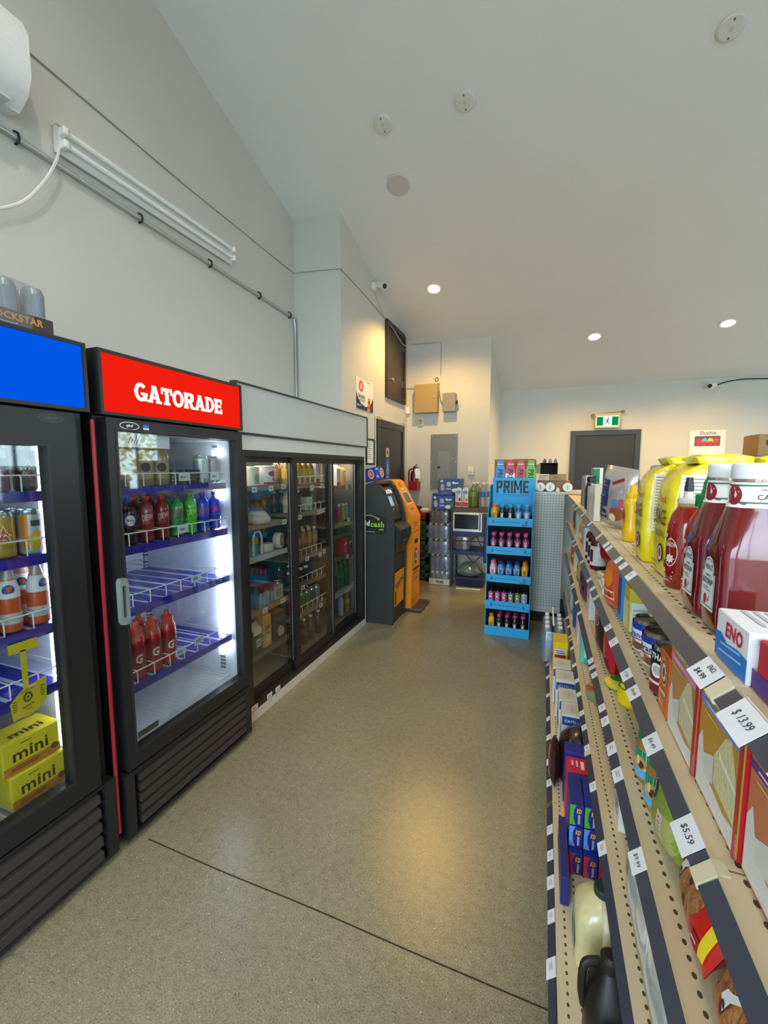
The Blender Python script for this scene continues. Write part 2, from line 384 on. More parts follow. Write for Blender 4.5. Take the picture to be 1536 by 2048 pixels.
for a, b, z0, z1 in RW:
    n += 1; m = MB(); m.frame('x', a, z0, b, z1, .05, RX + .02, RX + .08, FRM)
    for k in (1, 2): m.box(RX + .03, a + (b - a) * k / 3 - .02, z0, RX + .06, a + (b - a) * k / 3 + .02, z1, FRM)
    m.box(RX + .03, a, z0 + .62 * (z1 - z0) - .015, RX + .06, b, z0 + .62 * (z1 - z0) + .015, FRM)
    w = struct('window_%d' % n, m); p = MB(); p.box(RX + .043, a + .05, z0 + .05, RX + .047, b - .05, z1 - .05, CLEAR('#f4f8f6', .04)); struct('pane', p, None, w)
for a, b, z0, z1 in FW:
    n += 1; m = MB(); m.frame('y', a, z0, b, z1, .05, FY - .08, FY - .02, FRM)
    m.box((a + b) / 2 - .02, FY - .06, z0, (a + b) / 2 + .02, FY - .03, z1, FRM)
    w = struct('window_%d' % n, m); p = MB(); p.box(a + .05, FY - .047, z0 + .05, b - .05, FY - .043, z1 - .05, CLEAR('#f4f8f6', .04)); struct('pane', p, None, w)
# ----------------------------------------------------------------- doors
DOORB = P('#232224', .4); FRB = P('#2b2a2c', .35)
m = MB(); m.ring([(4.62, 0), (5.64, 0), (5.64, 2.08), (4.62, 2.08)], [(4.69, 0), (5.57, 0), (5.57, 2.0), (4.69, 2.0)], 'x', PX, PX + .025, FRB)
d1 = struct('door_1', m, 'black restroom door in a black frame')
m = MB(); m.box(PX, 4.69, .005, PX + .008, 5.57, 2.0, DOORB); struct('door_leaf', m, None, d1)
m = MB(); m.lathe([(.025, 0), (.025, .01), (.012, .015), (.012, .04), (.027, .05), (.02, .07)], P('#b9b9b4', .25, 1), 14, (PX + .008, 4.77, 1.0), 'x'); struct('door_knob', m, None, d1)
m = MB(); m.frame('x', 4.93, 2.37, 5.66, 3.28, .06, PX, PX + .035, FRB)
d2 = struct('door_2', m, 'small black hatch door high on the wall')
m = MB(); m.box(PX, 4.99, 2.43, PX + .012, 5.60, 3.22, P('#3a322c', .45)); struct('hatch_leaf', m, None, d2)
m = MB(); m.lathe([(.012, 0), (.012, .03), (.022, .035), (.02, .05)], P('#d8d4c8', .3, 1), 12, (PX + .012, 5.07, 2.6), 'x'); struct('hatch_knob', m, None, d2)
for z in (2.58, 3.05):
    m = MB(); m.box(PX + .012, 5.55, z, PX + .022, 5.62, z + .09, P('#9a9a98', .3, 1)); struct('hatch_hinge', m, None, d2)
m = MB(); m.ring([(.36, 0), (1.31, 0), (1.31, 2.08), (.36, 2.08)], [(.43, 0), (1.24, 0), (1.24, 2.01), (.43, 2.01)], 'y', BY, BY - .03, FRB)
d3 = struct('door_3', m, 'black door under the exit sign')
m = MB(); m.box(.43, BY - .012, .005, 1.24, BY, 2.01, P('#28292b', .5)); struct('door_leaf', m, None, d3)
m = MB(); m.box(.5, BY - .05, 1.0, .62, BY - .012, 1.03, P('#8a8a86', .3, 1)); struct('door_handle', m, None, d3)

# ----------------------------------------------------------------- high on the left wall
t = thing('air_conditioner', 'white wall air conditioner high above the blue-topped cooler', 'air conditioner', (WX, .6, 3.1))
m = MB(); pr = [(0, 3.1), (.10, 3.08), (.17, 3.13), (.20, 3.2), (.20, 3.36), (.17, 3.42), (0, 3.44)]
m.prism([(WX + a, b) for a, b in pr], 'y', .45, 1.36, P('#e6e8ea', .35)); part(t, 'housing', m)
m = MB(); m.box(WX + .06, .5, 3.079, WX + .15, 1.3, 3.09, P('#c5c8ca', .4)); part(t, 'louvre', m)
t = thing('fluorescent_light_fixture', 'unlit white twin-tube fluorescent light fixture on the pipe', 'light fixture', (WX, 2.2, 3.12))
WM = P('#d9dcdc', .3); m = MB()
m.prism([(WX + .01, 3.19), (WX + .03, 3.20), (WX + .045, 3.16), (WX + .045, 3.11), (WX + .03, 3.07), (WX + .01, 3.075)], 'y', 1.56, 2.82, WM); part(t, 'channel', m)
m = MB(); m.box(WX + .005, 1.56, 3.195, WX + .05, 2.82, 3.2, WM); part(t, 'reflector', m)
for z in (3.165, 3.105):
    m = MB(); m.lathe([(.013, 1.6), (.013, 2.79)], P('#eef0ee', .25), 12, (WX + .066, 0, z), 'y'); part(t, 'tube', m)
    for y in (1.575, 2.795):
        m = MB(); m.rbox(WX + .04, y - .012, z - .02, WX + .085, y + .012, z + .018, P('#f2f2ee', .4)); part(t, 'lampholder', m)
t = thing('conduit_pipe', 'long grey conduit pipe clipped along the wall below the fixture', 'pipe', (WX, 2.5, 3.0))
m = MB(); G = P('#b4b8b8', .3, .6)
m.bar((WX + .02, .2, 3.055), (WX + .02, 3.69, 2.955), .012, G, 10); part(t, 'pipe_run', m)
m = MB(); m.tube([(WX + .02, 3.68, 2.99), (WX + .02, 3.72, 2.9), (WX + .02, 3.72, 2.7), (WX + .02, 3.72, 1.99)], .008, G, 8); m.tube([(WX + .035, 3.725, 2.96), (WX + .03, 3.735, 2.8), (WX + .03, 3.737, 1.99)], .004, P('#8d9090', .5), 6); part(t, 'drop_pipe', m)
for y in (1.39, 2.03, 2.6, 3.17, 3.63):
    z = 3.055 - (y - .2) * .02865; m = MB()
    m.tube([(WX + .004, y, z + .035), (WX + .03, y, z + .02), (WX + .036, y, z), (WX + .03, y, z - .018), (WX + .004, y, z - .02)], .006, BLK, 6); part(t, 'pipe_clip', m)
m = MB(); m.tube(catmull([(WX + .03, 1.575, 3.11), (WX + .06, 1.53, 3.0), (WX + .06, 1.46, 2.86), (WX + .04, 1.36, 2.72), (WX + .03, 1.2, 2.62), (WX + .03, 1.0, 2.58)]), .007, P('#dfe0de', .5), 6)
solo('power_cord', m, 'white cord hanging from the near end of the fluorescent fixture', 'cord', loc=(WX, 1.3, 2.9), wd=True)
m = MB(); m.tube([(WX + .006, 1.2, 3.47), (WX + .006, 2.4, 3.41), (WX + .006, 3.738, 3.385), (PX - .1, 3.742, 3.36), (PX + .006, 3.745, 3.35), (PX + .006, 4.4, 3.32), (PX + .006, 4.95, 3.27)], .004, P('#9a978c', .6), 5)
solo('wall_cable', m, 'thin cable running along the left wall and around the corner', 'cable', loc=(WX, 2.4, 3.4), wd=True)
def bullet_cam(name, label, base, d, wallx=True):
    t = thing(name, label, 'security camera', base); b = V(base); d = V(d).normalized(); m = MB()
    if wallx: m.lathe([(.045, 0), (.045, .02), (.03, .035)], WHT, 16, base, 'x'); n = V((1, 0, 0))
    else: m.lathe([(.045, 0), (.045, -.02), (.03, -.035)], WHT, 16, base, 'y'); n = V((0, -1, 0))
    part(t, 'mount', m); m = MB(); e = b + n * .09; m.bar(b + n * .02, e, .014, WHT, 10); part(t, 'arm', m)
    m = MB(); m.tube([e - d * .06, e - d * .055, e + d * .10], .032, WHT, 16); part(t, 'body', m)
    m = MB(); m.tube([e + d * .1, e + d * .103], .027, BLK, 16); part(t, 'lens', m)
bullet_cam('security_camera', 'white bullet security camera above the black hatch', (PX, 4.55, 3.5), (.6, -.5, -.35))
m = MB(); m.tube(catmull([(PX + .02, 4.56, 3.46), (PX + .01, 4.75, 3.35), (PX + .006, 4.95, 3.27), (PX + .05, 5.1, 3.2), (PX + .05, 5.4, 3.13), (PX + .04, 5.66, 3.14)]), .005, P('#c9c2b0', .6), 5)
solo('camera_cable', m, 'pale cable drooping from the camera across the black hatch', 'cable', loc=(PX, 5, 3.3), wd=True)
bullet_cam('security_camera', 'small dark-lensed camera beside the back wall cable', (2.12, BY, 2.64), (-.5, -.7, -.15), False)
m = MB(); m.tube(catmull([(2.16, BY - .01, 2.64), (2.3, BY - .02, 2.69), (2.5, BY - .02, 2.71), (2.8, BY - .01, 2.7), (3.1, BY - .01, 2.72)]), .008, BLK, 5)
solo('camera_cable', m, 'dark cable looped along the top of the back wall', 'cable', loc=(2.6, BY, 2.68), wd=True)
# ----------------------------------------------------------------- signs on the restroom wall
fx = lambda x, y, z: face((x, y, z), (0, 1, 0), (0, 0, 1))
m = MB(); NV = P('#1d2433', .4); OR = P('#e2531f', .4); m.box(PX, 4.07, 2.13, PX + .006, 4.53, 2.45, WHT); f = fx(PX + .006, 4.30, 2.29)
m.poly(f, [(-.23, -.16), (.23, -.16), (.23, .0), (.18, -.06), (.12, -.10), (.02, -.12), (-.1, -.10), (-.18, -.05), (-.23, .02)], NV)
m.disc(f, -.1, .08, .06, .06, OR); m.text(f, 'B', -.1, .08, .04, .06, WHT, .03, shear=.15); m.text(f, 'bitcoin', -.09, -.02, .17, .05, NV, .02); m.text(f, 'ATM HERE', -.08, -.065, .15, .025, NV)
m.lines(f, .12, .145, .15, .012, 1, NV); m.poly(f, [(.06, -.16), (.14, -.16), (.15, -.02), (.09, -.01)], P('#e08a1e', .4)); m.rect(f, .11, -.06, .03, .03, NV); m.rect(f, .11, -.12, .03, .02, NV); m.disc(f, -.19, -.12, .012, .012, WHT); m.lines(f, -.12, -.12, .1, .015, 1, WHT)
solo('bitcoin_poster', m, 'white and navy bitcoin poster on the wall beside the hatch', 'poster', loc=(PX, 4.3, 2.13), wd=True)
t = thing('certificate_frame', 'black framed certificate at the end of the grey-topped cooler', 'framed certificate', (PX, 4.44, 1.55))
m = MB(); m.frame('x', 4.32, 1.55, 4.56, 1.84, .02, PX, PX + .015, BLK); part(t, 'frame', m)
m = MB(); m.box(PX, 4.33, 1.56, PX + .006, 4.55, 1.83, WHT); m.lines(fx(PX + .006, 4.44, 1.7), 0, 0, .15, .18, 8, P('#777777'), .3); part(t, 'paper', m)
m = MB(); BLU = P('#2f55a8', .4); m.box(PX + .008, 4.93, 1.38, PX + .012, 5.07, 1.63, BLU); f = fx(PX + .012, 5.0, 1.5)
m.disc(f, 0, .05, .012, .012, WHT); m.rect(f, 0, .015, .014, .05, WHT); m.disc(f, .0, -.03, .034, .036, WHT); m.disc(f, .0, -.03, .026, .028, BLU); m.lines(f, 0, -.1, .09, .02, 1, WHT)
m.box(PX + .008, 4.94, 1.65, PX + .012, 5.05, 1.76, P('#b8a98c', .4)); m.text(fx(PX + .012, 4.995, 1.705), 'M', 0, 0, .035, .06, DK, .02)
solo('restroom_sign', m, 'blue wheelchair sign on the black restroom door', 'sign', loc=(PX, 5, 1.38), wd=True)
m = MB(); m.box(PX + .008, 4.88, 1.1, PX + .011, 5.12, 1.31, WHT); m.lines(fx(PX + .011, 5.0, 1.2), 0, 0, .16, .12, 6, P('#9a9a9a'), .3)
solo('paper_notice', m, 'white paper notice taped low on the restroom door', 'notice', loc=(PX, 5, 1.1), wd=True)
m = MB(); m.tube(catmull([(PX + .01, 4.50, 1.48), (PX + .01, 4.58, 1.5), (PX + .01, 4.6, 1.7), (PX + .01, 4.6, 2.05), (PX + .02, 4.63, 2.11), (PX + .02, 4.9, 2.09), (PX + .02, 5.3, 2.10), (PX + .02, 5.63, 2.1), (PX + .02, 5.67, 1.8), (PX + .01, 5.68, 1.4)]), .007, P('#d6d2c6', .6), 6)
solo('door_cable', m, 'pale cable tacked around the restroom door frame', 'cable', loc=(PX, 5, 1.9), wd=True)
t = thing('wall_outlet', 'outlet with a black plug below the framed certificate', 'outlet', (PX, 4.44, 1.42))
m = MB(); m.rbox(PX, 4.40, 1.42, PX + .008, 4.48, 1.52, WHT); part(t, 'cover_plate', m); m = MB(); m.rbox(PX + .008, 4.42, 1.44, PX + .04, 4.47, 1.475, BLK); part(t, 'plug', m)
# ----------------------------------------------------------------- boxes on the panel wall
fy = lambda x, y, z: face((x, y, z), (1, 0, 0), (0, 0, 1))
t = thing('metal_cabinet', 'tan flat metal cabinet high on the end wall', 'cabinet', (-1.54, NY, 2.26))
m = MB(); m.rbox(-1.70, NY - .12, 2.26, -1.38, NY, 2.64, P('#a48c5c', .4)); part(t, 'body', m); m = MB(); m.lathe([(.012, 0), (.012, -.012)], P('#e8e4d8', .2, 1), 12, (-1.42, NY - .12, 2.46), 'y'); part(t, 'lock', m)
t = thing('switch_box', 'grey electrical disconnect box beside the tan cabinet', 'switch box', (-1.22, NY, 2.26))
m = MB(); m.rbox(-1.31, NY - .1, 2.26, -1.14, NY, 2.51, P('#8d8a86', .4), .008); part(t, 'body', m); m = MB(); m.rbox(-1.14, NY - .07, 2.36, -1.115, NY - .04, 2.41, DK); part(t, 'lever', m)
t = thing('electrical_panel', 'tall grey electrical breaker panel flush on the end wall', 'breaker panel', (-1.3, NY, 1.22)); GP = P('#75797a', .4)
m = MB(); m.rbox(-1.49, NY - .015, 1.22, -1.115, NY, 1.975, GP); part(t, 'cover', m); m = MB(); m.rbox(-1.39, NY - .022, 1.33, -1.21, NY - .015, 1.74, P('#7f8384', .4)); part(t, 'panel_door', m)
m = MB(); m.rbox(-1.385, NY - .03, 1.51, -1.35, NY - .022, 1.54, BLK); part(t, 'latch', m)
for x in (-1.47, -1.135):
    for z in (1.24, 1.6, 1.955):
        m = MB(); m.lathe([(.007, 0), (.007, -.004)], P('#d8d8d4', .3, 1), 8, (x, NY - .015, z), 'y'); part(t, 'screw', m)
m = MB(); m.rbox(-1.45, NY - .03, 2.655, -1.37, NY, 2.755, P('#ded6c2', .5)); m.disc(fy(-1.41, NY - .03, 2.705), 0, 0, .03, .035, P('#6d665a', .5)); m.disc(fy(-1.41, NY - .03, 2.705), 0, 0, .012, .014, P('#ded6c2'))
solo('alarm_sounder', m, 'small cream alarm sounder on top of the tan cabinet', 'alarm', loc=(-1.41, NY, 2.65), wd=True)
m = MB(); m.loft([[(-1.86 + .02, NY, 2.27), (-1.79, NY, 2.27), (-1.79, NY - .04, 2.27), (-1.84, NY - .04, 2.27)], [(-1.84, NY, 2.36), (-1.79, NY, 2.36), (-1.79, NY - .045, 2.36), (-1.84, NY - .045, 2.36)]], WHT)
solo('motion_sensor', m, 'white motion sensor in the corner under the hatch', 'sensor', loc=(-1.82, NY, 2.27), wd=True)
t = thing('wall_thermostat', 'small orange-lidded box under the tan cabinet', 'wall box', (-1.64, NY, 2.1)); m = MB(); m.rbox(-1.67, NY - .025, 2.10, -1.60, NY, 2.2, P('#e6dfcc', .5)); part(t, 'base', m); m = MB(); m.rbox(-1.66, NY - .04, 2.12, -1.61, NY - .025, 2.18, P('#b08a56', .5)); part(t, 'lid', m)
t = thing('thermostat', 'cream dial thermostat beside the electrical panel', 'thermostat', (-.93, NY, 1.42)); m = MB(); m.rbox(-.97, NY - .03, 1.42, -.89, NY, 1.53, P('#e2dbc8', .5)); part(t, 'case', m); m = MB(); m.lathe([(.02, 0), (.018, -.01)], P('#d4ccb8', .4), 14, (-.93, NY - .03, 1.47), 'y'); part(t, 'dial', m)
m = MB(); m.tube([(-1.36, NY - .01, 3.19), (-1.36, NY - .01, 2.76)], .004, P('#8f887a'), 5); m.tube([(-1.78, NY - .01, 3.205), (-1.36, NY - .01, 3.19)], .003, P('#8f887a'), 5); m.tube([(-1.84, NY - .01, 2.62), (-1.70, NY - .01, 2.61)], .005, P('#c0b69c'), 5); m.tube(catmull([(-1.38, NY - .02, 2.6), (-1.36, NY - .02, 2.45), (-1.33, NY - .02, 2.39), (-1.31, NY - .02, 2.39)]), .006, P('#8f8a80'), 5)
solo('alarm_cable', m, 'thin cables linking the tan cabinet, sounder and grey box', 'cable', loc=(-1.4, NY, 2.6), wd=True)
t = thing('fire_extinguisher', 'red fire extinguisher hung by the restroom door', 'fire extinguisher', (-1.70, NY - .09, 1.22)); RD = P('#9c1620', .3); c = (-1.70, NY - .09, 1.22)
m = MB(); m.lathe([(.04, 0), (.055, .01), (.055, .2), (.045, .24), (.02, .26), (.018, .28)], P('#5a1418', .3), 18, c); part(t, 'cylinder', m)
m = MB(); m.rbox(-1.765, NY - .16, 1.21, -1.635, NY - .001, 1.33, RD); part(t, 'bracket', m)
m = MB(); m.box(-1.715, NY - .1, 1.5, -1.685, NY - .08, 1.53, BLK); m.bar((-1.70, NY - .09, 1.53), (-1.65, NY - .13, 1.56), .007, P('#8d8d8a', .3, 1)); m.bar((-1.7, NY - .09, 1.52), (-1.64, NY - .12, 1.525), .007, P('#8d8d8a', .3, 1)); part(t, 'handle', m)
m = MB(); m.tube(catmull([(-1.72, NY - .09, 1.5), (-1.77, NY - .1, 1.48), (-1.775, NY - .11, 1.38), (-1.765, NY - .13, 1.3)]), .009, BLK, 8); part(t, 'hose', m)
m = MB(); m.loft([[(-1.665, NY - .15, 1.37), (-1.60, NY - .12, 1.37), (-1.6, NY - .118, 1.37), (-1.665, NY - .148, 1.37)], [(-1.68, NY - .145, 1.5), (-1.615, NY - .115, 1.5), (-1.615, NY - .113, 1.5), (-1.68, NY - .143, 1.5)]], WHT); part(t, 'inspection_tag', m)
# ----------------------------------------------------------------- back wall
t = thing('exit_sign', 'green running-man exit sign above the back door', 'exit sign', (.86, BY, 2.12)); m = MB()
m.rbox(.68, BY - .1, 2.105, 1.02, BY - .04, 2.32, P('#c9b489', .35)); m.bar((.64, BY - .07, 2.31), (1.07, BY - .07, 2.345), .006, P('#9b8a63', .4)); m.lathe([(.02, 0), (.02, -.06)], P('#9b8a63', .4), 10, (1.06, BY, 2.345), 'y'); m.lathe([(.02, 0), (.02, -.06)], P('#9b8a63', .4), 10, (.65, BY, 2.31), 'y'); part(t, 'housing', m)
m = MB(); m.box(.705, BY - .104, 2.13, .995, BY - .1, 2.28, EM('#f4fff6', 1.3)); f = fy(.85, BY - .104, 2.205); GR = EM('#0f9a55', .9); m.rect(f, -.1, 0, .085, .13, GR); m.rect(f, .1, 0, .085, .13, GR)
m.disc(f, .012, .042, .011, .012, GR, 12); m.poly(f, [(-.012, .03), (.012, .026), (.006, -.01), (-.014, -.008)], GR); m.poly(f, [(-.012, -.005), (.006, -.01), (.028, -.03), (.022, -.055), (.014, -.055), (.016, -.032), (-.004, -.02)], GR); m.poly(f, [(-.014, -.008), (-.002, -.012), (-.016, -.04), (-.045, -.05), (-.046, -.042), (-.024, -.034)], GR); m.poly(f, [(.008, .026), (.028, .008), (.045, .01), (.045, .002), (.026, 0), (.006, .016)], GR); m.poly(f, [(-.012, .03), (-.034, .014), (-.03, -.006), (-.038, -.006), (-.042, .018), (-.016, .038)], GR); part(t, 'sign_face', m)
m = MB(); m.box(1.92, BY - .006, 1.5, 2.34, BY, 2.04, P('#ece9e2', .3)); f = fy(2.13, BY - .006, 1.77); m.text(f, 'Slushie', 0, .235, .2, .05, P('#5a4640'), .01, shear=.2); m.rect(f, 0, .12, .3, .14, P('#6b4a6a'))
for i, h in enumerate(('#c93b3b', '#7fb4d8', '#e8c63c', '#d8503c')): m.disc(f, -.1 + i * .068, .12, .034, .045, P(h, .4)); m.rect(f, -.1 + i * .068, .085, .055, .06, P('#c8323a', .4))
solo('slushie_poster', m, 'white slushie poster with colourful cups on the back wall', 'poster', loc=(2.13, BY, 1.5), wd=True)
# ----------------------------------------------------------------- ceiling fittings
CM = Matrix.Rotation(math.atan(-.3178), 4, 'X')
def on_ceiling(mb, x, y, d=0):
    T = Matrix.Translation((x, y, ceil_z(y) - d)) @ CM
    mb.v = [T @ p for p in mb.v]; return mb
def cfit(name, label, cat, x, y, parts):
    t = thing(name, label, cat, (x, y, ceil_z(y)))
    for pn, mb in parts: part(t, pn, on_ceiling(mb, x, y))
CW = P('#d5d4cf', .5)
for x, y, l in ((-1.206, 3.19, 'small round white ceiling cover, nearest the left wall'), (-.606, 3.2, 'round white ceiling cover in line with the blue display'), (.907, 3.23, 'round white ceiling cover over the food shelves')):
    m = MB(); m.lathe([(.068, .01), (.07, -.012), (.06, -.022), (.03, -.024)], CW, 28)
    s = MB()
    for k in (-1, 1): s.lathe([(.006, -.02), (.006, -.027)], P('#6f6d68', .4), 8, (0, k * .045, 0))
    s.lathe([(.012, -.02), (.012, -.028)], P('#c2c1bb', .4), 10); cfit('ceiling_cover', l, 'ceiling cover', x, y, [('plate', m), ('screw', s)])
m = MB(); m.lathe([(.1, .01), (.102, -.006), (.096, -.01)], P('#cfcdc6', .5), 32); s = MB(); s.lathe([(.093, -.009), (.09, -.013)], GRID('#c9c7be', '#aaa89e', (0, 1), .006, .006, .0018, .0018), 32); cfit('ceiling_speaker', 'round grey ceiling speaker grille', 'speaker', -1.241, 3.654, [('ring', m), ('grille', s)])
LAMPS = [(-1.23, 4.866), (.521, 6.043), (1.877, 6.033), (-.7, .3), (.9, -.4), (2.6, 1.6), (-.7, -1.6), (2.6, -1.6)]  # first three are in view; the rest are added, unseen, to brighten the shelves
for (x, y), l in zip(LAMPS, ('lit warm pot light nearest the black hatch', 'lit warm pot light above the exit sign, rim visible', 'lit warm pot light above the slushie poster', 'added fill light, out of view in the ceiling over the camera aisle', 'added fill light, out of view over the near end of the food shelving', 'added fill light, out of view over the far aisle', 'added fill light, out of view by the front window wall, cooler side', 'added fill light, out of view by the front window wall, far aisle side')):
    m = MB(); m.ring([(math.cos(a) * .085, math.sin(a) * .085) for a in [2 * PI * k / 28 for k in range(28)]], [(math.cos(a) * .066, math.sin(a) * .066) for a in [2 * PI * k / 28 for k in range(28)]], 'z', 0, -.008, WHT)
    s = MB(); s.lathe([(.066, -.002), (.055, -.012), (.03, -.02)], EM('#ffc878', 11), 20); cfit('pot_or_fill_light', l, 'ceiling light', x, y, [('trim_ring', m), ('bulb', s)])
# ================================================================= goods makers
def roundprof(r, h): return [(r * .9, 0), (r, .004), (r, h - .004), (r * .95, h)]
def lathe_bottle(name, cat, prof, mats, cap=None, capm=None, label=None, labm=None, art=None, n=18, labname='label'):
    """prof: [(r, z)], cap / label: own profiles; art(mb, frame) prints on the label towards +x"""
    t = thing(name, '', cat); m = MB(); m.lathe(prof, mats, n); part(t, 'body', m)
    if cap: m = MB(); m.lathe(cap, capm, 14); part(t, 'cap', m)
    if label:
        m = MB(); m.lathe(label, labm, n, caps=False)
        if art: art(m, cylf(max(r for r, z in label), 0, (0, 0, sum(z for r, z in label) / len(label))))
        part(t, labname, m)
    return Kind(t)
def soda(liq, cap, lab, txt, tc, h=.199, lr=.34):
    k = h / .213; L = P(liq, .12, 0, coat=.4, var=.15); C = P('#cfd3d2', .1, coat=.5) if lr is None else P(liq, .15, coat=.4)
    prof = [(.022, 0), (.028, .004), (.03, .02), (.027, .035), (.03, .05), (.0275, .062), (.031, .075), (.0317, .135), (.0312, .15), (.0275, .164), (.019, .177), (.0130, .187), (.0125, .2)]
    def art(m, f):
        if txt == 'PEPSI':
            m.disc(f, 0, 0, .02, .022, WHT); m.poly(f, [(-.017, .004), (-.014, .014), (0, .02), (.014, .014), (.017, .006), (0, .005)], P('#d8263a', .3)); m.poly(f, [(-.017, -.006), (0, -.006), (.017, -.004), (.012, -.015), (0, -.02), (-.012, -.015)], P('#1a3fa0', .3)); m.text(f, 'PEPSI', 0, 0, .03, .008, BLK, .02)
        elif txt: m.text(f, txt, 0, .005, .05, .026, P(tc, .3), .03, .2, .2); m.lines(f, 0, -.017, .04, .01, 2, P(tc, .3))
    return lathe_bottle('soda_bottle', 'soda bottle', [(r * k, z * k) for r, z in prof], [L] * 9 + [C] * 3, [(.0145, h - .02), (.0152, h - .018), (.0152, h - .003), (.013, h)], P(cap, .4), [(.0318 * k, .085 * k), (.0322 * k, .09 * k), (.0322 * k, .13 * k), (.0318 * k, .134 * k)], P(lab, .3), art)
def can(name, body, h=.15, r=.033, art=None, top='#b9bcbe', cat='drink can', topdark=None):
    t = thing(name, '', cat); m = MB(); B = P(body, .25, .35) if isinstance(body, str) else body
    m.lathe([(r * .8, 0), (r * .97, .006), (r, .012), (r, h - .016)], B, 20)
    if art: art(m, cylf(r, 0, (0, 0, h / 2)))
    part(t, 'body', m); m = MB(); T = P(top, .25, .8 if not topdark else .2)
    m.lathe([(r, h - .016), (r * .86, h - .004), (r * .88, h), (r * .82, h), (r * .8, h - .006)], T, 20); part(t, 'top', m); return Kind(t)
def gatorade(h=.25, liq='#c01a26', lab='#8f1420'):
    k = h / .25; L = P(liq, .15, coat=.4)
    def art(m, f): m.text(f, 'G', .004, 0, .03, .04, P('#e9d9d4', .3), .03, shear=.2); m.poly(f, [(.006, .004), (.014, .012), (.008, .012), (.014, .024), (.002, .006)], P('#e8792a'))
    return lathe_bottle('sports_drink_bottle', 'sports drink bottle', [(.03 * k, 0), (.034 * k, .006), (.034 * k, .05), (.031 * k, .07), (.034 * k, .1), (.035 * k, .16), (.033 * k, .18), (.026 * k, .195), (.02 * k, .205)], L,
                        [(.024, .2), (.026, .203), (.026, .222), (.014, .23), (.013, .245), (.009, .25)], P('#e33a24', .35), [(.0352, .05), (.0335, .07), (.0355, .1), (.0362, .15)], P(lab, .3), art)
def box_goods(name, cat, sx, sy, sz, mat, art=None, r=.0015):
    m = MB(); m.rbox(-sx / 2, -sy / 2, 0, sx / 2, sy / 2, sz, mat, r)
    if art: art(m, boxf(sx, sy, sz))
    return Kind(solo(name, m, '', cat))
